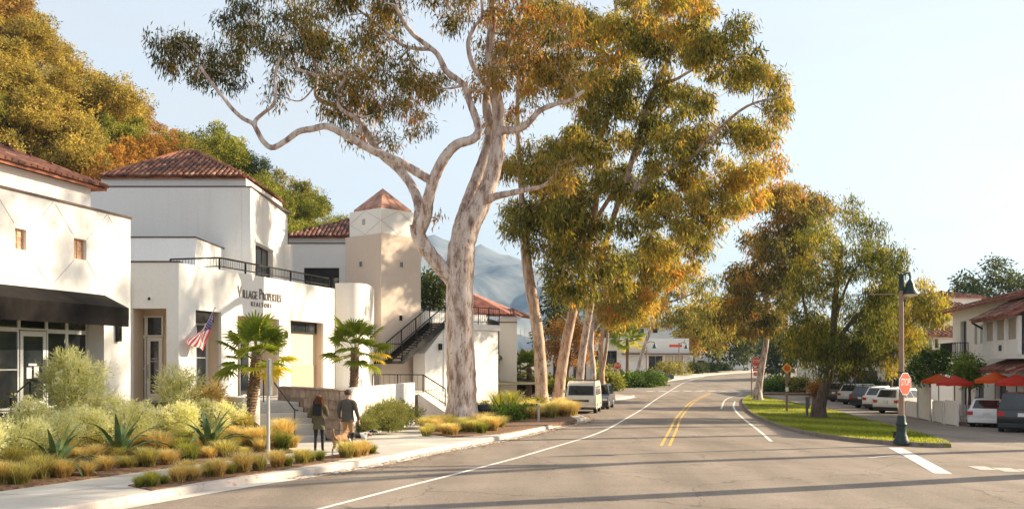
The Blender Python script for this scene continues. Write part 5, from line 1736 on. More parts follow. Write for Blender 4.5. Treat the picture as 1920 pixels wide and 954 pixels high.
def umbrella(px, Y, py_top, w, m, label):
    pb = on_ground(px, Y)
    t_ = thing('patio_umbrella', label, 'umbrella', pb)
    zt = P(px, py_top, Y).z
    n = 8
    mb = MB(); ring = []
    for k in range(n * 3):
        a = 2 * math.pi * k / (n * 3)
        sag = .0 if k % 3 == 0 else -.03
        ring.append((pb.x + w * math.cos(a) * (1 if k % 3 == 0 else .965), Y + w * math.sin(a) * (1 if k % 3 == 0 else .965), zt - .42 - sag))
    mid = [(pb.x + (p[0] - pb.x) * .5, Y + (p[1] - Y) * .5, zt - .19) for p in ring]
    low = [(p[0], p[1], p[2] - .16) for p in ring]
    N3 = n * 3
    vs = [(pb.x, Y, zt)] + mid + ring + low
    fs = [(0, 1 + k, 1 + (k + 1) % N3) for k in range(N3)]
    for q in (0, 1):
        fs += [(1 + q * N3 + k, 1 + (q + 1) * N3 + k, 1 + (q + 1) * N3 + (k + 1) % N3, 1 + q * N3 + (k + 1) % N3) for k in range(N3)]
    mb.add(vs, fs); c = mb.build('canopy', UMB[m], t_)
    mb = MB(); mb.tube([pb, Vector((pb.x, Y, zt + .12))], .03, 8); mb.build('pole', MAT['wood'], t_)
    mb = MB(); mb.lathe([(.3, 0), (.3, .06), (.08, .1), (.05, .3)], 14, pb); mb.build('base', MAT['black_metal'], t_)
    for k in range(n):
        a = 2 * math.pi * k / n
        mb = MB(); mb.bar((pb.x, Y, zt - .06), (pb.x + w * .97 * math.cos(a), Y + w * .97 * math.sin(a), zt - .46), .02); mb.build('rib', MAT['wood'], c)


umbrella(1760, 55, 700, .95, 0, 'orange patio umbrella behind the arched board gate')
umbrella(1790, 51.5, 703, .95, 1, 'pinkish red patio umbrella left of the small green street tree')
umbrella(1866, 48.5, 697, .98, 0, 'big orange patio umbrella above the white wagon')
umbrella(1906, 46.5, 701, .95, 1, 'red patio umbrella at the right edge above the black car')

# ------------------------------------------------------------------ foliage
def quads_mesh(name, C, D, S, ln, wd, tint, mat):
    """N rhombic leaves: base C, direction D, side S, length, width"""
    n = len(C)
    V = np.empty((n, 4, 3), np.float32)
    V[:, 0] = C
    mid = C + D * (ln * .45)[:, None]
    V[:, 1] = mid + S * (wd * .5)[:, None]
    V[:, 2] = C + D * ln[:, None]
    V[:, 3] = mid - S * (wd * .5)[:, None]
    me = bpy.data.meshes.new(name)
    me.vertices.add(4 * n); me.vertices.foreach_set('co', V.ravel())
    me.loops.add(4 * n); me.loops.foreach_set('vertex_index', np.arange(4 * n, dtype=np.int32))
    me.polygons.add(n); me.polygons.foreach_set('loop_start', np.arange(0, 4 * n, 4, dtype=np.int32))
    me.polygons.foreach_set('loop_total', np.full(n, 4, np.int32))
    at = me.attributes.new('tint', 'FLOAT', 'FACE')
    at.data.foreach_set('value', np.clip(tint, 0, 1).astype(np.float32))
    me.materials.append(mat)
    me.update()
    return me


def unit(a):
    return a / np.maximum(1e-6, np.linalg.norm(a, axis=1, keepdims=True))


def leaf_cloud(rng, blobs, hang=.8, leaf=(.2, .045), tuft=.32, per=24, base_tint=.35, spread=.22, shell=.5, tint_fn=None, dens=1.0, round_=False):
    """blobs: (cx,cy,cz, rx,ry,rz, count). Leaves gathered in tufts through each blob"""
    Cs = []; Ds = []; Ts = []
    for (cx, cy, cz, rx, ry, rz, n) in blobs:
        nt = max(1, int(n * dens / per))
        d = unit(rng.normal(size=(nt, 3)))
        r = rng.uniform(0, 1, nt) ** (1 / 3.0 * (1 - shell) + .12 * shell)
        tc = np.stack([cx + d[:, 0] * r * rx, cy + d[:, 1] * r * ry, cz + d[:, 2] * r * rz], 1)
        tt = base_tint + rng.normal(size=nt) * spread
        tt = tt + .16 * np.sin(tc[:, 0] * .9 + tc[:, 2] * .5 + 1) * np.sin(tc[:, 1] * .5 + tc[:, 2] * .8) + .10 * np.sin(tc[:, 0] * .31 - tc[:, 2] * .27)
        if tint_fn is not None: tt = tt + tint_fn(tc)
        ts = tuft * rng.uniform(.6, 1.4, nt)
        idx = np.repeat(np.arange(nt), per)
        o = rng.normal(size=(nt * per, 3)) * ts[idx][:, None] * np.array([.55, .55, .5])
        c = tc[idx] + o
        out = unit(o + d[idx] * .25 * tuft + 1e-4)
        dr = unit(out * (1 - hang) + rng.normal(size=out.shape) * .35 + np.array([0, 0, -hang]))
        Cs.append(c); Ds.append(dr); Ts.append(tt[idx] + rng.normal(size=nt * per) * .1)
    C = np.concatenate(Cs); D = np.concatenate(Ds); T = np.concatenate(Ts)
    n = len(C)
    S = unit(np.cross(D, rng.normal(size=(n, 3))))
    ln = leaf[0] * rng.uniform(.6, 1.35, n); wd = leaf[1] * rng.uniform(.7, 1.3, n)
    return C, D, S, ln, wd, T


def poly_blobs(rng, poly, Y0, depth, n, rpx, dens=.16, flat_=1.0, tries=4000):
    """scatter clump centres through a crown outline (photo pixels) and through its depth"""
    xs = [p[0] for p in poly]; ys = [p[1] for p in poly]
    cx, cy = sum(xs) / len(xs), sum(ys) / len(ys)
    hw = max(max(xs) - min(xs), 1) / 2
    pts = []
    k = 0
    mind = math.sqrt(abs(sum(poly[i][0] * poly[(i + 1) % len(poly)][1] - poly[(i + 1) % len(poly)][0] * poly[i][1] for i in range(len(poly)))) / 2 / n) * .62
    while len(pts) < n and k < tries:
        k += 1
        x = rng.uniform(min(xs), max(xs)); y = rng.uniform(min(ys), max(ys))
        if not inside(poly, x, y): continue
        if k < tries * .6 and any((x - a) ** 2 + (y - b) ** 2 < mind * mind for a, b, _ in pts): continue
        e = math.sqrt(max(0, 1 - ((x - cx) / (hw * 1.05)) ** 2))
        pts.append((x, y, rng.uniform(-1, 1) * depth * (.35 + .65 * e)))
    out = []
    for x, y, dy in pts:
        Y = Y0 + dy
        r = rng.uniform(*rpx)
        p = P(x, y, Y0)  # keep the size of the crown the same through its depth
        p = Vector((p.x * (Y / Y0 * .5 + .5), Y, p.z))
        rm = r * Y0 / F
        out.append((p.x, p.y, p.z, rm, rm, rm * rng.uniform(.7, .95) * flat_, int(dens * math.pi * r * r)))
    return out


def limb_tube(mb, pts, r0, r1, n=10, sub=5, wob=0, rng=None):
    c = catmull(pts, sub)
    L = len(c)
    if hasattr(r0, '__len__'):
        rad = [float(np.interp(i / sub, range(len(r0)), r0)) for i in range(L)]
    else:
        rad = [r0 + (r1 - r0) * (i / (L - 1)) ** .8 for i in range(L)]
    if wob:
        rad = [r * (1 + rng.uniform(-wob, wob)) for r in rad]
    mb.tube(c, rad, n)
    return c, rad


def make_tree(name, label, base, limbs, blobs, bark, leafm, leafkw, seed, group=None, twig=.035, flare=True, trunk_n=14, cat='tree', twig_every=1):
    """limbs: list of (points, r0, r1); the first is the trunk. blobs from poly_blobs. Twigs join every clump to the nearest limb."""
    rng = np.random.default_rng(seed); pr = random.Random(seed)
    root = thing(name, label, cat, base, group=group)
    skel = []
    for i, (pts, r0, r1) in enumerate(limbs):
        mb = MB()
        c, rad = limb_tube(mb, pts, r0, r1, trunk_n if i == 0 else 9, 6, .04, pr)
        if i == 0 and flare:
            b = c[0]; r0 = r0[0] if hasattr(r0, '__len__') else r0
            mb.lathe([(r0 * 1.75, -.25), (r0 * 1.5, .06), (r0 * 1.22, .32), (r0 * 1.05, .75), (r0 * .9, 1.2)], 14, b)
        mb.build('trunk' if i == 0 else 'limb', MAT[bark], root, smooth=True, angle=180, weld=False)
        skel += [(p, r) for p, r in zip(c[len(c) // 3 if i == 0 else 2:], rad[len(c) // 3 if i == 0 else 2:])]
    if twig:
        K = np.array([p for p, r in skel]); KR = [r for p, r in skel]
        tw = MB()
        order = sorted(range(len(blobs)), key=lambda i: np.min(np.sum((K - np.array(blobs[i][:3])) ** 2, 1)))
        for i in order[::twig_every]:
            b = np.array(blobs[i][:3])
            d2 = np.sum((K - b) ** 2 * np.array([1, 1, 1.0]), 1) + np.where(K[:, 2] > b[2] + .3, 6.0, 0)
            j = int(np.argmin(d2)); a = Vector(K[j]); e = Vector(b)
            L = (e - a).length
            if L < .3: continue
            m = a.lerp(e, .5) + Vector((pr.uniform(-.15, .15), pr.uniform(-.15, .15), -.10 * L + pr.uniform(-.1, .2))) * min(1.5, L)
            r0 = min(KR[j] * .6, twig * (1 + L * .25)); r1 = .014
            c, rad = limb_tube(tw, [a, m, e], r0, r1, 6, 5)
            K = np.concatenate([K, np.array([tuple(p) for p in c[3:]])]); KR += rad[3:]
            for q in range(3):
                e2 = e + Vector((pr.uniform(-1, 1) * blobs[i][3], pr.uniform(-1, 1) * blobs[i][4], pr.uniform(-.4, .9) * blobs[i][5])) * .75
                limb_tube(tw, [c[-4], c[-4].lerp(e2, .55) + Vector((0, 0, .1)), e2], .016 if twig > .02 else .012, .006, 5, 3)
        if tw.v: tag(tw.build('branches', MAT[bark], root, smooth=True, angle=180, weld=False), kind='stuff')
    if blobs:
        C, D, S, ln, wd, T = leaf_cloud(rng, blobs, **leafkw)
        off = np.array(base)
        me = quads_mesh('crown', (C - off).astype(np.float32), D, S, ln, wd, T, MAT[leafm])
        link_mesh('crown', me, root)
    return root


def PX(Y0, lst):
    """photo pixels (x, y[, depth offset]) at distance Y0 -> points"""
    return [P(q[0], q[1], Y0 + (q[2] if len(q) > 2 else 0)) for q in lst]


# ------------------------------------------------------------------ the big gum in front
rngp = random.Random(11)
g0 = G(866, 798, .19)
Y1 = g0.y
def rpx(w): return w / 2 * Y1 / F     # trunk width in photo pixels -> radius
limbs = [
    ([g0 + Vector((0, 0, -.1))] + PX(Y1, [(866, 740), (864, 680), (862, 610), (862, 545), (863, 500), (866, 462), (873, 438), (884, 412), (900, 385), (917, 345), (929, 300), (936, 250, .2), (934, 205, .3), (924, 150, .2), (918, 90, 0), (925, 30, -.2), (915, -40, -.2), (925, -110, 0)]),
     [rpx(w) for w in (60, 57, 54, 52, 52, 53, 51, 48, 43, 38, 32, 29, 27, 24, 20, 17, 14, 11, 8)], None),
    (PX(Y1, [(858, 470, .1), (862, 430, .3), (876, 385, .5), (894, 335, .7), (910, 290, .8), (919, 245, 1.0), (912, 190, 1.4), (930, 130, 2.0), (960, 70, 2.4), (985, 0, 2.8), (1000, -80, 3)]), rpx(34), rpx(8)),
    (PX(Y1, [(852, 530), (836, 512, -.2), (815, 488, -.4), (796, 463, -.5), (784, 440, -.6), (780, 420, -.7)]), rpx(30), rpx(26)),
    (PX(Y1, [(781, 432, -.6), (786, 402, -.4), (783, 375, -.1), (770, 345, .3), (748, 318, .6), (722, 296, .9), (704, 277, 1.2), (690, 252, 1.4), (676, 232, 1.6), (650, 208, 1.8), (629, 198, 2), (603, 190, 2.2), (592, 175, 2.3), (595, 140, 2.5), (585, 100, 2.8), (560, 50, 3)]), rpx(22), rpx(6)),
    (PX(Y1, [(784, 436, -.6), (798, 405, -.9), (803, 372, -1.2), (815, 332, -1.5), (833, 296, -1.7), (856, 271, -1.8), (884, 262, -1.7), (897, 248, -1.5), (893, 225, -1.4), (880, 190, -1.3), (870, 160, -1.3), (835, 132, -1.4), (818, 100, -1.5), (770, 60, -1.8), (740, 10, -2)]), rpx(26), rpx(7)),
    (PX(Y1, [(806, 338, -1.4), (780, 322, -1.6), (745, 302, -1.9), (700, 283, -2.2), (670, 266, -2.5), (640, 249, -2.8), (612, 237, -3), (586, 242, -3.1), (560, 247, -3.2), (536, 264, -3.3), (511, 277, -3.4), (494, 266, -3.5), (482, 245, -3.6), (474, 232, -3.6), (455, 222, -3.7), (436, 205, -3.8), (420, 185, -3.8), (400, 160, -3.9), (375, 125, -4)]), rpx(17), rpx(5)),
    (PX(Y1, [(478, 238, -3.6), (480, 225, -3.5), (497, 210, -3.4), (513, 196, -3.3), (517, 170, -3.2), (516, 140, -3), (528, 100, -2.8)]), rpx(8), rpx(4)),
    (PX(Y1, [(672, 252, -2.4), (672, 225, -2.2), (640, 205, -2), (632, 175, -1.9), (648, 140, -1.8), (610, 143, -2), (566, 133, -2.2), (553, 118, -2.2), (545, 80, -2.2)]), rpx(8), rpx(4)),
    (PX(Y1, [(908, 378), (930, 368, -.5), (958, 362, -1.0), (989, 355, -1.4), (1015, 350, -1.6), (1035, 335, -1.8), (1045, 310, -1.9)]), rpx(17), rpx(4)),
    (PX(Y1, [(934, 244, .2), (955, 244, -.2), (977, 241, -.5), (995, 226, -.8), (1012, 208, -1), (1040, 196, -1.2), (1068, 188, -1.4), (1095, 170, -1.5)]), rpx(17), rpx(6)),
    (PX(Y1, [(925, 180, .2), (905, 150, -.4), (885, 120, -.8), (878, 80, -1), (890, 50, -1), (904, 30, -1), (900, -30, -1)]), rpx(12), rpx(5)),
    (PX(Y1, [(838, 136, -1.4), (815, 96, -1.2), (785, 92, -1), (757, 86, -.8), (735, 70, -.6), (700, 40, -.4), (660, 10, -.2)]), rpx(10), rpx(4)),
]
crown = []
for poly, n, dp in (
        ([(312, 78), (335, 68), (378, 92), (432, 105), (438, 150), (420, 175), (385, 160), (335, 140), (310, 105)], 12, 1.5),
        ([(428, -10), (600, -20), (760, -20), (735, 60), (700, 105), (640, 92), (600, 105), (560, 100), (530, 150), (500, 160), (485, 120), (455, 100), (395, 55), (380, 42), (445, 30)], 40, 4),
        ([(605, 140), (680, 125), (740, 95), (800, 112), (825, 130), (845, 170), (815, 215), (780, 235), (735, 240), (690, 250), (650, 245), (610, 212)], 26, 3),
        ([(760, -20), (1095, -20), (1085, 120), (1040, 165), (1000, 110), (960, 130), (900, 80), (860, 40), (800, 15)], 30, 4),
        ([(885, 100), (1000, 90), (1080, 110), (1085, 185), (1000, 175), (960, 220), (925, 225), (890, 210)], 15, 3),
        ([(440, -10), (1080, -10), (1040, -190), (820, -260), (600, -210), (480, -130)], 46, 5)):
    crown += poly_blobs(rngp, poly, Y1, dp, n, (20, 36), .15)
crown += poly_blobs(rngp, [(1000, 340), (1030, 290), (1080, 280), (1085, 340), (1040, 370)], Y1 - 1.8, 1.2, 6, (16, 26), .14)
crown += poly_blobs(rngp, [(810, 390), (828, 385), (830, 408), (815, 412)], Y1 - .6, .2, 2, (8, 12), .12)
make_tree('gum_tree', 'huge mottled pale gum tree with wide forked limbs standing at the kerb', g0, limbs, crown, 'bark_gum', 'leaf_gum',
          dict(hang=.82, leaf=(.27, .05), tuft=.34, per=22, base_tint=.36, spread=.24, shell=.35, tint_fn=lambda c: .11 * (c[:, 0] + 4) / 8), 3, twig=.05, group=None)

# ------------------------------------------------------------------ gums behind, along the bend
def px_tree(label, name, bx, by, Y, limbs_px, polys, bark, leafm, kw, seed, dens=.36, rp=(16, 30), depth=4, twig=.05, dz=.15, flare=True, group=None, twig_every=1, cdy=0):
    b = on_ground(bx, Y, dz)
    r = random.Random(seed)
    lm = []
    for i, (pts, w0, w1) in enumerate(limbs_px):
        pp = PX(Y, pts)
        if i == 0: pp = [b + Vector((0, 0, -.1))] + pp
        lm.append((pp, w0 / 2 * Y / F, w1 / 2 * Y / F))
    bl = []
    for poly, n in polys: bl += poly_blobs(r, poly, Y + cdy, depth, n, rp, dens)
    return make_tree(name, label, b, lm, bl, bark, leafm, kw, seed, group, twig, flare, twig_every=twig_every)


kwg = dict(hang=.8, leaf=(.40, .085), tuft=.5, per=22, base_tint=.44, spread=.2, shell=.4)
px_tree('second gum with brown-streaked trunk forking behind the big gum', 'gum_tree', 1016, 757, 66,
        [([(1014, 700), (1010, 640), (1000, 570), (990, 510), (985, 460), (984, 410), (986, 385)], 25, 17),
         ([(985, 420), (979, 380), (976, 330), (972, 270), (970, 200), (974, 130), (985, 60), (990, -20)], 13, 5),
         ([(990, 430), (998, 395), (1012, 385), (1040, 360), (1070, 330)], 10, 5)],
        [([(945, 300), (990, 260), (1090, 205), (1110, 300), (1105, 420), (1040, 470), (1000, 470), (950, 430), (945, 360)], 30), ([(960, 40), (1000, -40), (1090, -40), (1100, 60), (1085, 190), (1000, 180), (980, 120)], 16)],
        'bark_warm', 'leaf_gum2', dict(kwg, base_tint=.40), 21, depth=3.5)
px_tree('leaning gum with sunlit right edge just behind the pale van', 'gum_tree', 1046, 754, 67.5,
        [([(1052, 700), (1062, 640), (1073, 590), (1082, 560), (1095, 500), (1110, 430), (1120, 350), (1125, 270), (1150, 180), (1160, 80), (1150, -40)], 23, 7),
         ([(1090, 525), (1075, 470), (1060, 420), (1040, 380)], 9, 4), ([(1112, 420), (1150, 360), (1190, 300), (1220, 240), (1260, 190), (1290, 150)], 9, 4), ([(1080, 560), (1110, 552), (1135, 545), (1150, 530)], 9, 4)],
        [([(1010, 330), (1100, 190), (1120, 60), (1190, 60), (1240, 130), (1230, 250), (1240, 360), (1220, 480), (1180, 540), (1120, 565), (1040, 545), (1010, 470)], 66), ([(1080, 60), (1100, -60), (1230, -60), (1240, 110), (1130, 90)], 16)],
        'bark_warm', 'leaf_gum2', dict(kwg, base_tint=.38), 22, depth=5, cdy=-3)
px_tree('tall gum with grey-brown trunk behind the leaning gum', 'gum_tree', 1085, 735, 71,
        [([(1088, 700), (1094, 650), (1104, 590, -1), (1118, 520, -2.5), (1140, 440, -4), (1170, 350, -6), (1200, 250, -8), (1215, 190, -9), (1240, 140, -10), (1270, 60, -11), (1280, -40, -11)], 17, 6),
         ([(1200, 250, -8), (1215, 195, -9), (1235, 160, -10), (1265, 150, -11), (1300, 130, -12)], 9, 4), ([(1160, 380, -5.5), (1220, 330, -8), (1290, 300, -10), (1340, 250, -12), (1400, 200, -13), (1470, 180, -13)], 9, 3), ([(1180, 330, -6.5), (1240, 400, -9), (1300, 420, -11), (1350, 380, -12)], 7, 3)],
        [([(1200, 120), (1280, 60), (1400, 80), (1432, 120), (1440, 160), (1500, 170), (1490, 205), (1440, 230), (1430, 270), (1460, 310), (1452, 355), (1400, 385), (1350, 420), (1330, 465), (1290, 470), (1240, 470), (1210, 400), (1215, 250)], 74), ([(1240, -40), (1320, -30), (1330, 30), (1400, 70), (1280, 80), (1220, 60)], 16)],
        'bark_gum', 'leaf_gum2', dict(kwg, leaf=(.36, .075), tuft=.42, base_tint=.46), 23, depth=6, cdy=-11)
px_tree('pale gum trunk right of the van fronting the planting', 'gum_tree', 1112, 733, 88,
        [([(1112, 690), (1108, 650), (1112, 610), (1120, 590), (1135, 560), (1160, 520), (1200, 470), (1240, 440)], 12, 5), ([(1112, 620), (1125, 600), (1130, 580), (1120, 550)], 8, 5)],
        [([(1110, 500), (1180, 470), (1260, 450), (1320, 470), (1300, 520), (1250, 560), (1180, 590), (1120, 590)], 26)],
        'bark_gum', 'leaf_gum2', dict(kwg, leaf=(.42, .1), base_tint=.5), 24, depth=4)
px_tree('twin-stemmed pale gum beside the left stop sign', 'gum_tree', 1130, 727, 96,
        [([(1128, 690), (1126, 650), (1132, 615), (1138, 590), (1150, 560), (1165, 530)], 11, 6), ([(1129, 700), (1136, 660), (1140, 620)], 8, 5)],
        [([(1120, 560), (1190, 540), (1230, 560), (1220, 590), (1170, 600), (1130, 595)], 14)],
        'bark_warm', 'leaf_gum2', dict(kwg, leaf=(.44, .1), base_tint=.46), 25, depth=3)
px_tree('slender leaning pale gum beside the dark parked car', 'gum_tree', 1193, 712, 122,
        [([(1197, 690), (1205, 660), (1215, 630), (1224, 608), (1232, 585), (1245, 560), (1265, 540)], 8.5, 4), ([(1224, 608), (1215, 580), (1200, 560)], 4, 2.5), ([(1240, 570), (1275, 560), (1310, 545)], 4, 2.5)],
        [([(1170, 540), (1230, 510), (1290, 500), (1340, 520), (1380, 570), (1370, 620), (1330, 650), (1300, 610), (1262, 618), (1200, 590)], 34)],
        'bark_gum', 'leaf_gum2', dict(kwg, leaf=(.5, .13), tuft=.6, base_tint=.46), 26, depth=5, rp=(14, 24))
px_tree('pale gum leaning on the tip of the grass island', 'gum_tree', 1421, 744, 84,
        [([(1424, 715), (1430, 680), (1436, 645), (1440, 600), (1438, 560), (1450, 510), (1470, 450), (1490, 390)], 15, 5), ([(1438, 570), (1420, 520), (1410, 470)], 7, 3), ([(1440, 610), (1480, 560), (1510, 500), (1530, 440)], 6, 3)],
        [([(1390, 480), (1425, 400), (1470, 335), (1530, 350), (1552, 420), (1530, 480), (1490, 560), (1450, 620), (1390, 645), (1350, 570), (1360, 510)], 50)],
        'bark_gum', 'leaf_gum', dict(kwg, leaf=(.44, .1), base_tint=.42), 27, depth=4.5, dz=.12)
px_tree('dark drooping pepper tree on the grass island', 'pepper_tree', 1535, 779, 55,
        [([(1540, 750), (1550, 715), (1556, 690), (1562, 640), (1565, 580), (1570, 520), (1580, 460)], 25, 8), ([(1556, 690), (1530, 640), (1510, 580), (1500, 520)], 11, 4), ([(1560, 650), (1600, 600), (1640, 560), (1660, 520)], 10, 4), ([(1565, 600), (1590, 530), (1620, 480)], 7, 3)],
        [([(1470, 600), (1490, 480), (1520, 430), (1560, 402), (1620, 430), (1680, 465), (1690, 540), (1660, 590), (1640, 640), (1600, 690), (1540, 690), (1505, 675), (1475, 650)], 70), ([(1500, 610), (1660, 600), (1640, 690), (1600, 705), (1560, 680), (1525, 695), (1505, 670)], 20)],
        'bark_brown', 'leaf_pepper', dict(hang=.9, leaf=(.26, .05), tuft=.36, per=24, base_tint=.36, spread=.18, shell=.4), 28, depth=3.6, dz=.12, rp=(18, 30), dens=.24)
px_tree('golden green pepper tree behind the corner street lamp', 'pepper_tree', 1668, 752, 76,
        [([(1668, 720), (1672, 680), (1680, 640), (1690, 590), (1700, 550)], 14, 5), ([(1675, 660), (1650, 620), (1640, 580)], 7, 3), ([(1680, 640), (1715, 600), (1735, 570)], 6, 3)],
        [([(1640, 545), (1690, 505), (1745, 560), (1752, 590), (1735, 640), (1700, 670), (1645, 690), (1620, 640)], 32)],
        'bark_brown', 'leaf_pepper', dict(hang=.9, leaf=(.36, .08), tuft=.45, per=22, base_tint=.58, spread=.18, shell=.4), 29, depth=3.2)
px_tree('round orange-leaved tree between the gum trunks', 'round_tree', 1065, 735, 92,
        [([(1064, 700), (1066, 680), (1068, 660), (1066, 640)], 8, 5)],
        [([(1020, 640), (1050, 600), (1095, 602), (1112, 640), (1100, 668), (1060, 672), (1030, 660)], 16)],
        'bark_brown', 'leaf_orange', dict(hang=.4, leaf=(.3, .12), tuft=.45, per=20, base_tint=.4, spread=.2, shell=.5), 30, depth=2, rp=(14, 22))
dk = dict(hang=.3, leaf=(.5, .2), tuft=.7, per=20, base_tint=.45, spread=.22, shell=.5)
for k, (lab, bx, Y, poly, lm, n, nm) in enumerate((
        ('dark green tree at the far bend behind the island gum', 1345, 178, [(1318, 600), (1370, 570), (1410, 600), (1400, 665), (1350, 672), (1310, 650)], 'leaf_dark', 22, 'street_tree'),
        ('golden tree hanging over the far bend of the road', 1300, 170, [(1262, 600), (1300, 560), (1340, 590), (1335, 640), (1300, 655), (1270, 640)], 'leaf_gum2', 18, 'street_tree'),
        ('dark conifer-like tree behind the pale gum trunks', 1040, 130, [(1020, 600), (1035, 545), (1052, 540), (1062, 600), (1060, 640), (1020, 640)], 'leaf_dark', 14, 'street_tree'),
        ('olive tree above the far white house left of the palm', 1130, 175, [(1085, 620), (1110, 590), (1165, 590), (1180, 620), (1150, 650), (1090, 645)], 'leaf_hill_olive', 14, 'street_tree'),
        ('dark tree between the tower and the big gum trunk', 812, 80, [(786, 545), (800, 515), (835, 520), (850, 560), (840, 590), (788, 575)], 'leaf_dark', 16, 'street_tree'),
        ('dense dark green tree behind the roofs at the right edge', 1850, 118, [(1790, 560), (1800, 520), (1850, 495), (1910, 505), (1960, 530), (1960, 580), (1900, 600), (1800, 590)], 'leaf_dark', 34, 'street_tree'),
        ('green tree behind the pepper trees far right of the road', 1590, 150, [(1540, 640), (1570, 600), (1640, 590), (1700, 610), (1690, 660), (1560, 670)], 'leaf_hill_olive', 18, 'street_tree'),
        ('broad dark green tree closing the far end of the road', 1395, 215, [(1360, 610), (1385, 570), (1430, 575), (1450, 620), (1440, 670), (1370, 675)], 'leaf_dark', 20, 'street_tree'),
        ('olive tree at the far bend above the clipped hedges', 1312, 205, [(1275, 630), (1300, 590), (1335, 585), (1352, 630), (1330, 672), (1285, 670)], 'leaf_hill_olive', 18, 'street_tree'),
        ('dark tree behind the parked cars left of the pepper tree', 1480, 140, [(1430, 660), (1450, 620), (1500, 610), (1530, 640), (1520, 690), (1440, 690)], 'leaf_dark', 16, 'street_tree'))):
    cy_ = sum(p[1] for p in poly) / len(poly)
    px_tree(lab, nm, bx, 0, Y, [([(bx, 720 - .2 * (720 - cy_)), (bx + 2, (690 + cy_) / 2), (bx, cy_)], 900 / Y, 400 / Y)], [(poly, n)], 'bark_brown', lm, dict(dk, leaf=(.0042 * Y, .0017 * Y), tuft=.006 * Y), 40 + k, depth=.025 * Y, rp=(14, 24), dens=.18, twig=.06, flare=False)
kws = dict(hang=.3, leaf=(.16, .08), tuft=.22, per=18, base_tint=.4, spread=.22, shell=.5)
px_tree('small dark clipped street tree behind the arched gate', 'street_tree', 1742, 0, 57, [([(1742, 760), (1743, 730), (1742, 700)], 6, 4)], [([(1700, 700), (1705, 670), (1740, 656), (1775, 665), (1786, 690), (1770, 708), (1720, 712)], 20)], 'bark_brown', 'leaf_fresh', dict(kws, base_tint=.25), 61, depth=1.0, rp=(12, 18), dz=0, flare=False, twig=.03)
px_tree('small bright green street tree among the umbrellas', 'street_tree', 1817, 0, 53, [([(1817, 770), (1818, 740), (1816, 710)], 7, 4)], [([(1788, 690), (1800, 672), (1830, 674), (1848, 692), (1838, 712), (1822, 724), (1800, 712)], 14)], 'bark_brown', 'leaf_fresh', dict(kws, base_tint=.62), 62, depth=.8, rp=(11, 17), dz=0, flare=False, twig=.03)
px_tree('reddish young tree before the cream shopfront', 'street_tree', 1605, 0, 88, [([(1605, 720), (1606, 705), (1605, 695)], 4, 3)], [([(1590, 700), (1592, 680), (1608, 674), (1618, 690), (1615, 706)], 9)], 'bark_brown', 'leaf_orange', dict(kws, leaf=(.2, .1), base_tint=.2), 63, depth=.7, rp=(8, 13), dz=0, flare=False, twig=.02)

# ------------------------------------------------------------------ hillside
def ridge_y(px):
    return float(np.interp(px, [-500, -100, 0, 60, 130, 200, 260, 310, 350, 400, 460, 520, 560, 640, 720, 800, 1000], [-190, -80, -25, 40, 105, 168, 215, 250, 262, 262, 300, 342, 365, 415, 500, 580, 650]))


def hill_pt(px, t):
    """t 0 at the foot (just behind the buildings), 1 on the ridge, beyond 1 falling away"""
    Yr = 96 + max(0, px) * .03
    Yf = 66
    zr = max(1.5, P(px, ridge_y(px) + 42, Yr).z)
    if t <= 1:
        Y = Yf + (Yr - Yf) * t
        z = 1.2 + (zr - 1.2) * (t ** .85)
    else:
        Y = Yr + (t - 1) * 90; z = zr - (zr + 1) * (t - 1) ** 1.5
    return Vector(((px - CX) * (Yr * .6 + .4 * Y) / F, Y, z))


hs = MB(); pxs = list(range(-500, 1001, 50)); ts = [0, .15, .3, .45, .6, .75, .9, 1, 1.2, 1.5, 2]
hs.add([hill_pt(px, t) for px in pxs for t in ts], [(i * len(ts) + j, (i + 1) * len(ts) + j, (i + 1) * len(ts) + j + 1, i * len(ts) + j + 1) for i in range(len(pxs) - 1) for j in range(len(ts) - 1)])
tag(hs.build('hillside', M('hill_scrub', (.10, .085, .035), .95, .4, .5, bump=.5, bscale=3), smooth=True, weld=False), kind='structure')

BUSH = []
for v in range(5):
    rg = np.random.default_rng(100 + v); pr = random.Random(100 + v)
    bl = []
    for k in range(30):
        a = pr.uniform(0, 2 * math.pi); rr_ = math.sqrt(pr.uniform(0, 1)) * 2.9
        zz = pr.uniform(.7, 4.6 - rr_ * .85); q = pr.uniform(.35, 1.1)
        bl.append((rr_ * math.cos(a), rr_ * math.sin(a), zz, q, q, q * .85, int(560 * q + 60)))
    C, D, S, ln, wd, T = leaf_cloud(rg, bl, hang=.05, leaf=(.2, .09), tuft=.26, per=16, base_tint=.45, spread=.26, shell=.5)
    crown_me = quads_mesh('crown', C, D, S, ln, wd, T, MAT['leaf_hill_gold'])
    mb = MB()
    for k in range(5):
        a = 2 * math.pi * k / 5 + v
        limb_tube(mb, [Vector((0, 0, -.5)), Vector((.5 * math.cos(a), .5 * math.sin(a), 1.0)), Vector((1.6 * math.cos(a), 1.6 * math.sin(a), 2.4))], .1, .03, 6, 3)
    o = mb.build('trunk', MAT['bark_brown'], weld=False)
    trunk_me = o.data; bpy.data.objects.remove(o)
    BUSH.append((crown_me, trunk_me))
hr_ = random.Random(77)
hl = {'leaf_hill_gold': 'golden olive shrub', 'leaf_hill_brown': 'brownish dry shrub', 'leaf_hill_green': 'bright green shrub', 'leaf_hill_olive': 'yellow-green shrub', 'leaf_orange': 'orange autumn shrub', 'leaf_dark': 'dark green shrub'}
zones = [(0, 'at the left picture edge'), (100, 'above the storefront roof'), (185, 'above the storefront roof end'), (265, 'left of the hip roof peak'), (350, 'over the hip roof peak'), (455, 'right of the hip roof peak'), (540, 'past the right eave of the hip roof'), (640, 'over the small rear roof'), (9999, 'behind the tower')]
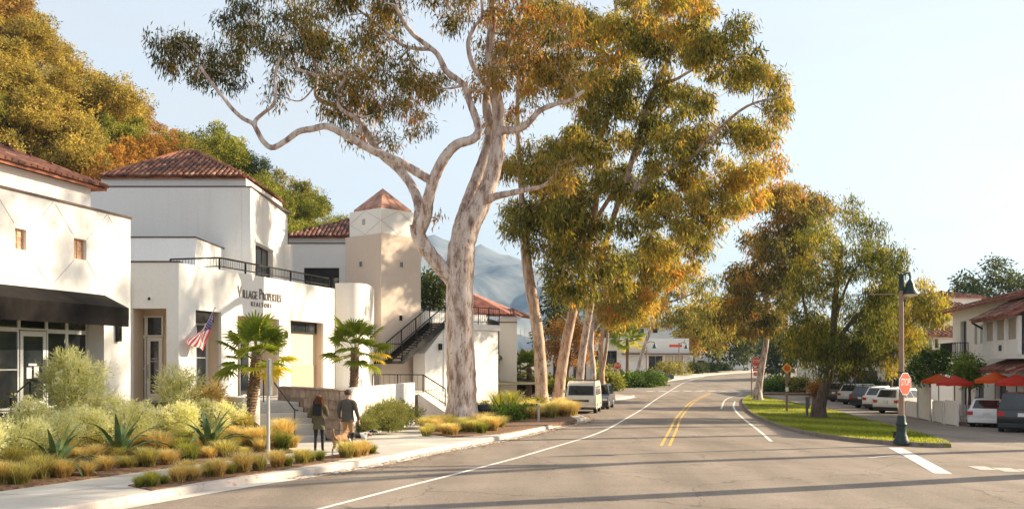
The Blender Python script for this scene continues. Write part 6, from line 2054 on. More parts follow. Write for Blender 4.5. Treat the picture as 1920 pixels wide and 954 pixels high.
rowsn = {1.06: 'on the skyline', .92: 'just under the skyline', .76: 'high on the slope', .6: 'halfway up the slope', .44: 'low on the slope'}
spots = []
for row, t in enumerate((1.06, .92, .76, .6, .44)):
    px = -120 + (row % 2) * 40
    while px < 780:
        spots.append((px + hr_.uniform(-14, 14), t + hr_.uniform(-.05, .05), rowsn[t]))
        px += 58 if t > .7 else 74
used_l = {}
for px, t, rn in spots:
    if 235 < px < 285 and .6 < t < 1: mt = 'leaf_hill_green'
    elif 275 < px < 345 and .55 < t < 1.1: mt = 'leaf_orange'
    elif px < 150: mt = hr_.choice(('leaf_hill_gold', 'leaf_hill_gold', 'leaf_hill_brown', 'leaf_hill_olive'))
    elif px < 300: mt = hr_.choice(('leaf_hill_brown', 'leaf_hill_gold', 'leaf_hill_gold', 'leaf_hill_gold'))
    elif px < 560: mt = hr_.choice(('leaf_hill_olive', 'leaf_hill_olive', 'leaf_hill_green', 'leaf_hill_olive', 'leaf_dark'))
    else: mt = hr_.choice(('leaf_hill_green', 'leaf_hill_olive', 'leaf_hill_green'))
    p = hill_pt(px, min(t, 1.06))
    v = hr_.randrange(5)
    s = hr_.uniform(.95, 1.3)
    zn = next(n for lim, n in zones if px < lim)
    lab = '%s %s, %s' % (hl[mt], rn, zn)
    used_l[lab] = used_l.get(lab, 0) + 1
    if used_l[lab] > 1: lab += (', next to its like', ', third of its kind there', ', fourth of its kind there')[min(2, used_l[lab] - 2)]
    t_ = thing('hillside_shrub', lab, 'shrub', p - Vector((0, 0, .6)), hr_.uniform(0, 6.28), group='shrubs on the hillside')
    t_.scale = (s, s, s * hr_.uniform(.85, 1.2))
    c = link_mesh('crown', BUSH[v][0], t_)
    c.material_slots[0].link = 'OBJECT'; c.material_slots[0].material = MAT[mt]
    link_mesh('trunk', BUSH[v][1], t_)

# ------------------------------------------------------------------ tall gums just outside the right edge, whose shade falls across road and facades
for (X, Y, zc, rr2, lean, lab, sd) in ((33.0, 46.0, 25, 9.0, -8.5, 'tall gum rising just beyond the right picture edge behind the black car', 71), (18.5, 25.5, 17, 4.5, -.5, 'nearer tall gum standing beyond the right picture edge', 72), (30.0, 36.0, 20, 6.0, -1.0, 'middle tall gum standing beyond the right picture edge', 73), (40.0, 56.0, 28, 9.0, -5.0, 'farthest tall gum standing beyond the right picture edge', 74)):
    b = Vector((X, Y, gz(X, Y)))
    pr_ = random.Random(sd)
    top = Vector((X + lean, Y - .5, zc))
    lm = [([b - Vector((0, 0, .1)), b.lerp(top, .35) + Vector((.6, 0, 0)), b.lerp(top, .7) + Vector((.3, .3, 0)), top], .5, .18)]
    bl = []
    for k in range(52):
        d = Vector((pr_.gauss(0, 1), pr_.gauss(0, 1), pr_.gauss(0, .7))); d.normalize()
        q = top + d * rr2 * pr_.uniform(.35, 1.0) * Vector((1, 1, .62)).length / 1.3
        if q.z < 2.7 + .39 * q.y + 1.2: q.z = 2.7 + .39 * q.y + 1.2 + pr_.uniform(0, 1.5)
        r = pr_.uniform(.7, 1.2)
        bl.append((q.x, q.y, q.z, r, r, r * .85, 330))
    for k in range(5):
        e = Vector(bl[k * 9][:3]); lm.append(([b.lerp(top, .62), b.lerp(top, .62).lerp(e, .5) + Vector((0, 0, .6)), e], .16, .05))
    make_tree('gum_tree', lab, b, lm, bl, 'bark_gum', 'leaf_gum', dict(hang=.8, leaf=(.3, .06), tuft=.4, per=22, base_tint=.4, spread=.2, shell=.4), sd)

# ------------------------------------------------------------------ mountains
mt_ = M('mountain_scrub_haze_tint', (.045, .065, .085), .95, .35, .006, c2=(.15, .155, .155), bump=0)  # scrub colour with the blue of distant haze mixed into it
from mathutils import noise as mnoise
def mountain():
    nx, ny = 130, 44
    ky = [0, 150, 300, 500, 640, 700, 760, 812, 850, 900, 960, 1010, 1060, 1130, 1250, 1400, 1560, 1700, 1900, 2300]
    kh = [640, 625, 600, 560, 500, 470, 450, 449, 456, 464, 480, 510, 545, 580, 600, 620, 635, 645, 652, 660]
    Y0, Y1_ = 1500., 3000.
    vs = []; fs = []
    for j in range(ny + 1):
        t = j / ny
        Y = Y0 + (Y1_ - Y0) * t
        for i in range(nx + 1):
            px = 0 + 2300 * i / nx
            hgt = (HY - float(np.interp(px, ky, kh))) * Y1_ / F
            X = (px - CX) * Y1_ / F * (.75 + .25 * t)
            prof = t ** 1.15
            n = mnoise.hetero_terrain(Vector((X * .0021, Y * .0021, 2.3)), .9, 2.1, 6, .6)
            rid = abs(mnoise.noise(Vector((X * .0042 + 3, Y * .0012, .7))))
            rid2 = 1 - abs(mnoise.noise(Vector((X * .0065 + 1.7, Y * .0028, 5.1)))) * 2.2
            z = hgt * prof * (1 - .6 * (1 - t) * rid * 2.0) + 58 * rid2 * t * (1.08 - t) * 2.4 + (n - .5) * 14 * (1 - t) * t * 4 - 10 * (1 - t)
            z += (14 * mnoise.noise(Vector((X * .011, Y * .006, 0))) + 9 * mnoise.noise(Vector((X * .03, Y * .014, 4)))) * t
            vs.append((X, Y, z))
    w = nx + 1
    for j in range(ny):
        for i in range(nx):
            a = j * w + i
            fs.append((a, a + 1, a + w + 1, a + w))
    b0 = len(vs)
    for i in range(nx + 1):
        p = vs[ny * w + i]; vs.append((p[0], p[1] + 700, -20))
    for i in range(nx):
        fs.append((ny * w + i, ny * w + i + 1, b0 + i + 1, b0 + i))
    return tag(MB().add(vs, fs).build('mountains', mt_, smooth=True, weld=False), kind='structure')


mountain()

# ------------------------------------------------------------------ grasses, shrubs, agaves, palms
def blade_mesh(name, rng, n, h, spread, mat, base_r=.06, tint=.5, droop=.6, wid=.012):
    """tuft of curved blades, three quads each"""
    a = rng.uniform(0, 2 * np.pi, n); hh = h * rng.uniform(.6, 1.15, n); ln = spread * rng.uniform(.15, 1.1, n)
    br = base_r * np.sqrt(rng.uniform(0, 1, n)); a0 = rng.uniform(0, 2 * np.pi, n)
    base = np.stack([br * np.cos(a0), br * np.sin(a0), np.zeros(n)], 1)
    d = np.stack([np.cos(a), np.sin(a), np.zeros(n)], 1); s = np.stack([-np.sin(a), np.cos(a), np.zeros(n)], 1)
    V = np.empty((n, 8, 3), np.float32)
    for k, t in enumerate((0, .4, .75, 1)):
        z = hh * (t * (1 + droop * .5) - droop * .5 * t ** 3.0 * 1.0)
        p = base + d * (ln * t ** 1.6)[:, None]; p[:, 2] += z
        w = wid * (1 - .85 * t) * rng.uniform(.8, 1.2, n)
        V[:, 2 * k] = p - s * w[:, None]; V[:, 2 * k + 1] = p + s * w[:, None]
    me = bpy.data.meshes.new(name)
    me.vertices.add(8 * n); me.vertices.foreach_set('co', V.ravel())
    q = np.array([[0, 1, 3, 2], [2, 3, 5, 4], [4, 5, 7, 6]])
    idx = (np.arange(n)[:, None, None] * 8 + q[None]).reshape(-1).astype(np.int32)
    me.loops.add(len(idx)); me.loops.foreach_set('vertex_index', idx)
    nf = 3 * n
    me.polygons.add(nf); me.polygons.foreach_set('loop_start', np.arange(0, 4 * nf, 4, dtype=np.int32)); me.polygons.foreach_set('loop_total', np.full(nf, 4, np.int32))
    at = me.attributes.new('tint', 'FLOAT', 'FACE')
    tv = np.repeat(tint + rng.normal(size=n) * .22, 3) + np.tile([-.25, 0, .18], n)
    at.data.foreach_set('value', np.clip(tv, 0, 1).astype(np.float32))
    me.materials.append(mat); me.update()
    return me


MAT['leaf_grass_mixed'] = leaf_mat('tan_green_grass', [(0, (.13, .125, .03)), (.5, (.44, .38, .13)), (1, (.70, .58, .27))], .42)
rg = np.random.default_rng(9)
GRASS = {'gold': [blade_mesh('grass_tuft', rg, 950, .42, .48, MAT['leaf_grass_gold'], .16, .5, .8, .0075) for _ in range(4)],
         'mixed': [blade_mesh('grass_tuft', rg, 850, .38, .42, MAT['leaf_grass_mixed'], .15, .45, .7, .0075) for _ in range(3)],
         'green': [blade_mesh('grass_tuft', rg, 750, .36, .36, MAT['leaf_grass_green'], .13, .5, .6, .0075) for _ in range(3)]}
GC = {'gold': 'golden feathery grass tuft', 'mixed': 'tan green grass tuft', 'green': 'small green grass tuft'}
GW = {'bed front row': 'in the front row of the left bed', 'bed second row': 'in the second row of the left bed', 'bed back row': 'at the back of the left bed', 'strip': 'in the narrow kerb strip', 'tree': 'around the foot of the big gum', 'far': 'before the pale van'}
gr_ = random.Random(31)
TUFTS = []


def tuft(kind, place, pos, s):
    o = link_mesh('grass_tuft', gr_.choice(GRASS[kind]))
    o.location = pos; o.rotation_euler = (0, 0, gr_.uniform(0, 6.28))
    o.scale = (s * gr_.uniform(.85, 1.15), s * gr_.uniform(.85, 1.15), s * gr_.uniform(.85, 1.15))
    TUFTS.append((place, kind, pos[0] / pos[1], o))
    return o


ORD = 'first second third fourth fifth sixth seventh eighth ninth tenth eleventh twelfth thirteenth fourteenth fifteenth sixteenth seventeenth eighteenth nineteenth twentieth'.split()


def label_tufts():
    for place in GW:
        for kind in GC:
            sel = sorted([t for t in TUFTS if t[0] == place and t[1] == kind], key=lambda t: t[2])
            for i, t in enumerate(sel):
                tag(t[3], '%s %s, %s from the left' % (GC[kind], GW[place], ORD[min(i, 19)]), 'grass', '%s grass tufts %s' % (kind, GW[place]))


def on_bed(px, py):
    """photo pixel on the sloping bed"""
    k = (px - CX) / F
    Y = 14.0
    while Y < 34:
        if H - (py - HY) * Y / F < bed_z(k * Y, Y): break
        Y += .1
    return Vector((k * Y, Y, bed_z(k * Y, Y) - .02))


for i, (x, y) in enumerate([(8, 908), (40, 905), (75, 899), (118, 893), (160, 888), (200, 882), (238, 878), (275, 873), (312, 869), (350, 865), (388, 860), (425, 856), (458, 851), (492, 848), (525, 842), (545, 838),
                            (25, 884), (62, 880), (100, 882), (145, 870), (182, 866), (220, 864), (262, 858), (298, 853), (335, 850), (368, 846), (405, 843), (440, 838), (470, 834), (505, 832), (530, 828),
                            (60, 862), (172, 848), (285, 838), (130, 858), (250, 846), (320, 842), (410, 828), (490, 838), (345, 834), (440, 822), (455, 812), (475, 822), (515, 820)]):
    tuft('gold' if i % 5 in (0, 3) else ('mixed' if i % 5 in (2, 1) else ('green' if x > 250 else 'gold')), 'bed front row' if i < 16 else ('bed second row' if i < 31 else 'bed back row'), on_bed(x + gr_.uniform(-5, 5), y + gr_.uniform(-3, 3)), gr_.uniform(.7, 1.4))
for i, (x, y, k) in enumerate([(262, 913, 'green'), (284, 911, 'green'), (308, 907, 'green'), (335, 903, 'gold'), (360, 900, 'gold'), (390, 894, 'mixed'), (408, 893, 'gold'), (432, 888, 'green'), (455, 885, 'gold'), (486, 881, 'mixed'), (520, 876, 'gold'), (540, 873, 'green'), (566, 868, 'mixed'), (582, 866, 'green'), (600, 863, 'green'), (650, 857, 'mixed'), (668, 855, 'gold'), (682, 852, 'gold'), (698, 850, 'green'), (350, 889, 'gold')]):
    tuft(k, 'strip', G(x, y, .17), gr_.uniform(.75, 1.1) * (.7 if k == 'green' else 1))
for i in range(30):
    t = gr_.random()
    x = 800 + t * 145 + gr_.uniform(-4, 4); y = 817 - 6 * t - gr_.uniform(0, 16) + (3 if .3 < t < .6 else 0)
    tuft(gr_.choice(('gold', 'gold', 'mixed', 'green')), 'tree', G(x, y, .18), gr_.uniform(.9, 1.35))
for i in range(26):
    x = gr_.uniform(985, 1076); y = gr_.uniform(772, 784) + (1045 - x) * .05
    tuft(gr_.choice(('gold', 'gold', 'mixed')), 'far', G(x, y, .18), gr_.uniform(1.2, 1.9))


label_tufts()


def shrub(name, label, pos, w, h, leafm, kw, seed, n=12, cnt=260, group=None, stems=5, cat='shrub', plumes=0):
    rg = np.random.default_rng(seed); pr = random.Random(seed)
    root = thing(name, label, cat, pos, group=group)
    bl = []
    for k in range(n):
        a = pr.uniform(0, 6.28); r = math.sqrt(pr.random()) * w * .42
        q = pr.uniform(.2, .3) * w
        z = q * .7 + pr.random() * max(.05, h - q * 1.5) * (1 - .35 * (r / (w * .42)) ** 2)
        bl.append((r * math.cos(a), r * math.sin(a), z, q, q, q * .85, cnt))
    C, D, S, ln, wd, T = leaf_cloud(rg, bl, **kw)
    if plumes:
        pbl = []
        for k in range(plumes):
            b_ = bl[pr.randrange(len(bl))]
            pbl.append((b_[0] + pr.uniform(-1, 1) * b_[3], b_[1] + pr.uniform(-1, 1) * b_[4], b_[2] + b_[5] * pr.uniform(.6, 1.25), .035, .035, .15, 40))
        X = leaf_cloud(rg, pbl, **dict(kw, tuft=.05, per=20, base_tint=.95, hang=-.6, leaf=(.07, .02)))
        C, D, S, ln, wd, T = [np.concatenate([p, q]) for p, q in zip((C, D, S, ln, wd, T), X)]
    C[:, 2] = np.maximum(C[:, 2], .03)
    link_mesh('foliage', quads_mesh('foliage', C, D, S, ln, wd, T, MAT[leafm]), root)
    mb = MB()
    for k in range(stems):
        a = 6.28 * k / stems + seed
        limb_tube(mb, [Vector((0, 0, -.08)), Vector((w * .1 * math.cos(a), w * .1 * math.sin(a), h * .35)), Vector((w * .3 * math.cos(a), w * .3 * math.sin(a), h * .75))], .02, .008, 5, 3)
    tag(mb.build('stems', MAT['bark_brown'], root, world=False, weld=False), kind='stuff')
    return root


lime = dict(hang=-.45, leaf=(.085, .022), tuft=.12, per=20, base_tint=.55, spread=.2, shell=.55)
SH = [(18, 868, 1.35, 1.25), (95, 850, 1.1, 1.1), (-70, 880, 1.4, 1.25), (150, 840, 1.25, 1.2), (238, 838, 1.45, 1.25), (292, 824, 1.1, 1.1), (338, 826, 1.2, 1.25), (418, 812, 1.0, 1.05), (205, 815, 1.1, 1.15), (60, 822, 1.1, 1.05), (380, 800, .9, .9)]
wh = ['at the left edge', 'behind the leftmost agave', 'outside', 'right of the leftmost agave', 'behind the middle agave', 'between the two right agaves, low', 'left of the rightmost agave', 'behind the rightmost agave', 'below the tall plume shrub', 'below the storefront door', 'nearest the palm trunk side']
for i, (x, y, w, h) in enumerate(SH):
    lab = 'pale feathery lime shrub ' + wh[i] if i != 2 else 'pale feathery lime shrub cut off by the left picture edge'
    shrub('lime_shrub', lab, on_bed(x, y), w, h, 'leaf_lime', lime, 300 + i, 15, 520, 'pale lime shrubs in the left bed', plumes=34)
plume = dict(hang=-.7, leaf=(.16, .022), tuft=.2, per=20, base_tint=.5, spread=.22, shell=.4)
pt = Vector(((140 - 960) / F * 26.3, 26.3, 0)); pt.z = bed_z(pt.x, pt.y) - .03
shrub('plume_shrub', 'tall plumed shrub with creamy tips in front of the storefront', pt, 1.5, 2.35, 'leaf_lime', dict(plume, base_tint=.42), 330, 22, 420, stems=9, plumes=90)
pt = Vector(((338 - 960) / F * 30.6, 30.6, 0)); pt.z = bed_z(pt.x, pt.y) - .03
shrub('plume_shrub', 'airy shrub with fine leaves in front of the entry door', pt, 1.3, 1.75, 'leaf_lime', dict(plume, base_tint=.4), 331, 16, 260, stems=8, plumes=50)
pt = Vector(((388 - 960) / F * 31.4, 31.4, 0)); pt.z = bed_z(pt.x, pt.y) - .03
shrub('plume_shrub', 'golden leafy shrub under the flag', pt, 1.0, 1.35, 'leaf_grass_gold', dict(plume, leaf=(.14, .04), base_tint=.45), 332, 12, 240, stems=6)
shrub('leafy_shrub', 'small dark strappy shrub below the storefront window', Vector((-13.6, 24.4, bed_z(-13.6, 24.4))), .8, .6, 'leaf_fresh', dict(plume, base_tint=.4), 333, 8, 160, stems=4)
rose = dict(hang=-.6, leaf=(.10, .02), tuft=.14, per=20, base_tint=.45, spread=.2, shell=.5)
for i, (x, Y, w, h, c) in enumerate([(676, 36.2, 1.3, 1.05, 'leftmost, behind the man'), (700, 37.2, 1.5, 1.2, 'second from the man'), (722, 38.2, 1.4, 1.25, 'in the middle of the planter'), (742, 39.6, 1.5, 1.2, 'right of the planter middle'), (762, 41.2, 1.4, 1.1, 'near the ramp end of the planter'), (690, 35.4, 1.0, .6, 'low, at the planter kerb'), (728, 36.9, 1.1, .55, 'low, halfway along the planter kerb')]):
    X = (x - 960) / F * Y
    shrub('rosemary_shrub', 'grey-green rosemary shrub ' + c, Vector((X, Y, gz(X, Y) + .29)), w, h, 'leaf_rosemary', rose, 340 + i, 14, 480, 'rosemary shrubs in the planter')


def agave(label, pos, s, seed):
    pr = random.Random(seed)
    root = thing('agave', label, 'agave', pos)
    n = 22
    for k in range(n):
        a = 2.4 * k + pr.uniform(-.2, .2); lean = .12 + .95 * (k / n) ** 1.1; L = s * pr.uniform(.8, 1.1)
        d = Vector((math.cos(a), math.sin(a), 0)); sd = Vector((-d.y, d.x, 0))
        vs = []; m = 7
        for i in range(m):
            t = i / (m - 1)
            ang = lean + .75 * t * t * (k / n + .2)
            p = d * (L * t * math.sin(ang)) + Vector((0, 0, L * t * math.cos(ang))) + d * .05
            w = .075 * s * (.55 + 1.5 * t - 2.05 * t * t) if t < .999 else .004
            up = Vector((0, 0, .03 * s * (1 - t)))
            vs += [p - sd * w + up, p - d * .01 - Vector((0, 0, .012)), p + sd * w + up]
        fs = []
        for i in range(m - 1):
            a0 = 3 * i
            fs += [(a0, a0 + 1, a0 + 4, a0 + 3), (a0 + 1, a0 + 2, a0 + 5, a0 + 4)]
        MB().add(vs, fs).build('leaf', MAT['leaf_agave'], root, smooth=True, world=False, weld=False, angle=180)
    return root


agave('leftmost spiky grey-green agave before the pale shrubs', on_bed(105, 884), 1.2, 1)
agave('middle spiky grey-green agave with long bent leaves', on_bed(224, 862), 1.3, 2)
agave('rightmost spiky grey-green agave left of the palm trunk', on_bed(392, 847), 1.35, 3)


def fan_frond(rng, L, R_, nseg=22, tint=.45):
    """fan leaf: petiole along +x, then blades radiating from the hub"""
    vs = []; fs = []; tv = []
    w = .014
    vs += [(0, -w, 0), (0, w, 0), (L, w, .0), (L, -w, .0)]; fs.append((0, 1, 2, 3)); tv.append(tint)
    for k in range(nseg):
        a = R(-118 + 236 * k / (nseg - 1)); r = R_ * (1 - .22 * abs(a) / R(118)) * rng.uniform(.92, 1.05)
        d = Vector((math.cos(a), math.sin(a), 0)); s = Vector((-d.y, d.x, 0))
        hw = R_ * .055
        o = len(vs); h = Vector((L, 0, 0))
        fold = Vector((0, 0, .02 if k % 2 else -.02)) * R_ * 2
        dr = Vector((0, 0, -.20 * r)) * rng.uniform(.6, 1.5)
        for p in (h, h + d * r * .55 - s * hw + fold, h + d * r * .55 + s * hw - fold, h + d * r * .85 - s * hw * .6 + dr * .4, h + d * r * .85 + s * hw * .6 + dr * .4, h + d * r + dr):
            vs.append(tuple(p))
        fs += [(o, o + 1, o + 2), (o + 1, o + 3, o + 4, o + 2), (o + 3, o + 5, o + 4)]
        tv += [tint - .1, tint, tint + .12]
    me = bpy.data.meshes.new('frond'); me.from_pydata(vs, [], fs)
    at = me.attributes.new('tint', 'FLOAT', 'FACE'); at.data.foreach_set('value', np.clip(np.array(tv, np.float32) + 0, 0, 1))
    me.materials.append(MAT['leaf_palm'])
    return me


prf = random.Random(4)
FRONDS = [fan_frond(prf, .72, .56, tint=t) for t in (.2, .32, .4, .5, .78, .95)]


def palm(label, base, top, r, seed, n=30, s=1.0):
    pr = random.Random(seed)
    root = thing('fan_palm', label, 'palm tree', base)
    base = Vector(base); top = Vector(top)
    mb = MB()
    mid = base.lerp(top, .5) + Vector((.04, 0, 0))
    c = catmull([base - Vector((0, 0, .1)), mid, top], 24)
    rad = [r * (1.15 - .15 * i / len(c)) * (1 + (.10 if i % 2 else -.06)) for i in range(len(c))]
    mb.tube(c, rad, 14); mb.build('trunk', MAT['bark_palm'], root, smooth=True, angle=60)
    hairs = MB()
    for k in range(160):
        p = c[pr.randrange(2, len(c))]; a = pr.uniform(0, 6.28)
        d = Vector((math.cos(a), math.sin(a), 0)); e = p + d * r * .95
        hairs.bar(e, e + d * pr.uniform(.03, .08) + Vector((0, 0, pr.uniform(.03, .12))), .022, .008)
    tag(hairs.build('leaf_bases', MAT['bark_palm'], root, weld=False), kind='stuff')
    for k in range(n):
        t = k / (n - 1)
        a = 2.399 * k + pr.uniform(-.25, .25)
        el = R(80 - 108 * t ** .85 + pr.uniform(-9, 9))
        q = FRONDS[min(3, int(pr.random() * 4))] if t < .8 else FRONDS[pr.choice((1, 2, 3, 3, 4))]
        if t > .6 and math.cos(a) > .75: q = FRONDS[pr.choice((4, 5, 5))]
        o = link_mesh('frond', q, root)
        sc = s * pr.uniform(.85, 1.12)
        mm = Matrix.Translation(top - base + Vector((0, 0, -.04 - .22 * t))) @ Matrix.Rotation(a, 4, 'Z') @ Matrix.Rotation(-el, 4, 'Y') @ Matrix.Rotation(pr.uniform(-.5, .5), 4, 'X') @ Matrix.Scale(sc, 4)
        o.matrix_local = mm
    return root


bp_ = Vector(((466 - 960) / F * 31.2, 31.2, 0)); bp_.z = bed_z(bp_.x, bp_.y) - .05
palm('left fan palm with yellowing fronds beside the entrance steps', bp_, P(481, 664, 31.2), .16, 1, 27, 1.15)
bp2 = Vector(((656 - 960) / F * 36.0, 36.0, .2))
palm('right fan palm rising behind the walking couple', bp2, P(666, 652, 36.0), .15, 2, 25, 1.15)
bp3 = on_ground(990, 74, .15)
palm('small dark palm behind the second gum trunk', bp3, P(992, 690, 74), .2, 3, 26, 1.4)
bp4 = on_ground(1176, 148, .1)
palm('yellow-green palm before the cream corner shop', bp4, P(1176, 634, 148), .22, 5, 30, 2.6)

# spiky yellow-green rosettes and hedges near the big gum
SPK = [blade_mesh('spiky_leaves', np.random.default_rng(50 + k), 230, .95, .75, MAT['leaf_grass_green'], .1, .62, .75, .03) for k in range(2)]
for (x, Y, lab) in ((935, 50, 'spiky yellow-green plant right of the litter bin'), (962, 53, 'second spiky yellow-green plant before the tiled shop')):
    p = on_ground(x, Y, .12)
    o = link_mesh('spiky_plant', SPK[x % 2]); o.location = p; o.scale = (1.25, 1.25, 1.45)
    tag(o, lab, 'plant')
hedge = dict(hang=.05, leaf=(.12, .06), tuft=.16, per=20, base_tint=.4, spread=.22, shell=.5)
for i, (x, Y, w, h, m, lab) in enumerate([(918, 46.5, 1.5, .75, 'leaf_fresh', 'low green hedge bush beside the litter bin'), (950, 47.5, 1.7, .8, 'leaf_fresh', 'low green hedge bush in the middle of the kerb bed'), (985, 50, 1.7, .8, 'leaf_fresh', 'low green hedge bush nearest the second gum'), (1000, 60, 1.5, 1.0, 'leaf_hill_olive', 'olive bush left of the second gum trunk'), (900, 56, 1.4, .9, 'leaf_hill_olive', 'olive bush under the black awnings'), (990, 58, 1.5, .9, 'leaf_dark', 'dark bush at the foot of the second gum')]):
    shrub('hedge_bush', lab, on_ground(x, Y, .12), w, h, m, hedge, 400 + i, 12, 420)
hedf = dict(hang=.05, leaf=(.3, .14), tuft=.4, per=18, base_tint=.42, spread=.22, shell=.5)
for i, (x, Y, w, h, m, lab) in enumerate([(1100, 108, 4, 2.6, 'leaf_fresh', 'leafy green bush left of the left stop sign'), (1125, 112, 4.2, 3.2, 'leaf_hill_olive', 'tall olive bush right behind the left stop sign'), (1140, 104, 3, 1.6, 'leaf_hill_green', 'bright low bush at the foot of the left stop sign'), (1178, 114, 3.6, 1.5, 'leaf_fresh', 'low green bush at the side street corner'), (1205, 116, 3.8, 1.3, 'leaf_fresh', 'low green bush next to the leaning pale gum'), (1228, 119, 3.2, 1.2, 'leaf_fresh', 'low green bush in front of the dark parked car'),
                                          (1299, 166, 4.2, 1.9, 'leaf_dark', 'round dark clipped hedge before the corner shop'), (1330, 172, 4.0, 1.7, 'leaf_dark', 'second round dark clipped hedge at the far bend'), (1262, 154, 5.5, 1.3, 'leaf_hill_olive', 'low clipped hedge right of the dark parked car'), (1352, 182, 3.6, 1.4, 'leaf_dark', 'small dark hedge left of the white pickup'), (1060, 88, 3.0, 1.6, 'leaf_hill_green', 'bright green bush behind the pale van'), (1010, 92, 3.2, 2.0, 'leaf_dark', 'dark green bush between the two gum trunks'),
                                          (1455, 103, 3.4, .9, 'leaf_fresh', 'low leafy clump at the left of the far planter'), (1485, 103, 3.4, .9, 'leaf_hill_olive', 'low leafy clump in the middle of the far planter'), (1515, 103, 3.2, .9, 'leaf_fresh', 'low leafy clump at the right of the far planter'), (1540, 92, 2.2, 1.5, 'leaf_orange', 'orange bush behind the dark pepper trunk'), (1640, 96, 3.4, 1.8, 'leaf_dark', 'dark shrub before the cream shopfront'), (1700, 74, 2.2, 1.2, 'leaf_fresh', 'green shrub behind the lamp post and fence')]):
    shrub('garden_bush', lab, on_ground(x, Y, .1), w, h, m, hedf, 420 + i, 12, 240)
# pale ground-cover on hidden sidewalk behind van etc. is left to the bushes

# lawn blades on the island
rl_ = np.random.default_rng(12)
ipoly = [(p.x, p.y) for p in isl]
minx, maxx = min(p[0] for p in ipoly), max(p[0] for p in ipoly); miny, maxy = min(p[1] for p in ipoly), max(p[1] for p in ipoly)
Q = []
while len(Q) < 42000:
    X = rl_.uniform(minx, maxx, 20000); Y = rl_.uniform(miny, maxy, 20000)
    keep = rl_.uniform(0, 1, 20000) < np.clip((58 - Y) / 24, .35, 1)
    # even-odd test, vectorised
    ins = np.zeros(20000, bool); j = len(ipoly) - 1
    for i in range(len(ipoly)):
        a, b = ipoly[i], ipoly[j]
        c = ((a[1] > Y) != (b[1] > Y)) & (X < (b[0] - a[0]) * (Y - a[1]) / (b[1] - a[1] + 1e-12) + a[0])
        ins ^= c; j = i
    for x, y in zip(X[ins & keep], Y[ins & keep]): Q.append((x, y))
Q = np.array(Q[:42000])
C = np.stack([Q[:, 0], Q[:, 1], ground(Q[:, 0], Q[:, 1]) + .115], 1)
n = len(C)
D = unit(rl_.normal(size=(n, 3)) * .45 + np.array([0, 0, 1])); S = unit(np.cross(D, rl_.normal(size=(n, 3))))
T = .5 + rl_.normal(size=n) * .18 + .25 * np.sin(C[:, 0] * .9 + C[:, 1] * .6)
me = quads_mesh('lawn_grass', C, D, S, .085 * rl_.uniform(.6, 1.3, n), np.full(n, .028), T, MAT['leaf_lawn'])
tag(link_mesh('lawn_grass', me), 'short bright grass covering the traffic island', 'grass', kind='stuff')
# fallen leaves along the gutter
rl2 = np.random.default_rng(13)
n = 2600
i = rl2.integers(20, 100, n)
off = np.abs(rl2.normal(size=n)) * .45
kp = np.array([tuple(kline[min(k, len(kline) - 1)] - knorm[min(k, len(kline) - 1)] * 0)[:2] for k in i]); kn = np.array([tuple(knorm[min(k, len(kline) - 1)])[:2] for k in i])
XY = kp - kn * (off + .03)[:, None] + rl2.normal(size=(n, 2)) * .25 * np.array([.3, 1])
XY = kp - kn * np.abs(off + .05)[:, None] + np.stack([-kn[:, 1], kn[:, 0]], 1) * rl2.uniform(-.3, .3, n)[:, None]
C = np.stack([XY[:, 0], XY[:, 1], ground(XY[:, 0], XY[:, 1]) + .014], 1)
D = unit(np.stack([rl2.normal(size=n), rl2.normal(size=n), np.full(n, .03)], 1)); S = unit(np.cross(D, np.array([0, 0, 1.0]) + rl2.normal(size=(n, 3)) * .2))
tag(link_mesh('fallen_leaves', quads_mesh('fallen_leaves', C, D, S, np.full(n, .12), np.full(n, .035), rl2.uniform(0, 1, n), leaf_mat('dry_leaf_litter', [(0, (.12, .06, .03)), (1, (.34, .19, .09))], .1))), 'dry fallen leaves lying along the gutter', 'leaves', kind='stuff')

# ------------------------------------------------------------------ vehicles
def paint(name, c, rough=.3):
    m = M(name, c, rough, .04, 3, coat=.6, spec=.5)
    return m


CARP = {'white': paint('car_white', (.72, .72, .71)), 'silver': paint('car_silver', (.5, .5, .49)), 'black': paint('car_black', (.012, .012, .014)), 'blue': paint('car_navy', (.02, .03, .05)), 'brown': paint('car_brown', (.07, .045, .035)), 'cream': paint('car_cream', (.66, .60, .50), .4), 'red': paint('car_red', (.25, .03, .02)), 'grey': paint('car_grey', (.09, .095, .1))}

CARS = {
    # length, width, height, belt, hood height, greenhouse (rear base, rear top, front top, front base) along the length from the rear, wheel radius
    'suv': (4.65, 1.86, 1.70, 1.05, 1.05, (.06, .42, 2.75, 3.45), .36),
    'wagon': (4.55, 1.74, 1.45, .92, .93, (.05, .50, 2.65, 3.35), .31),
    'sedan': (4.7, 1.82, 1.45, .93, .95, (.70, 1.35, 2.65, 3.45), .32),
    'big': (5.0, 1.98, 1.80, 1.10, 1.12, (.05, .30, 3.0, 3.75), .39),
    'pickup': (5.6, 1.98, 1.85, 1.08, 1.15, (2.0, 2.15, 3.3, 4.0), .39),
}


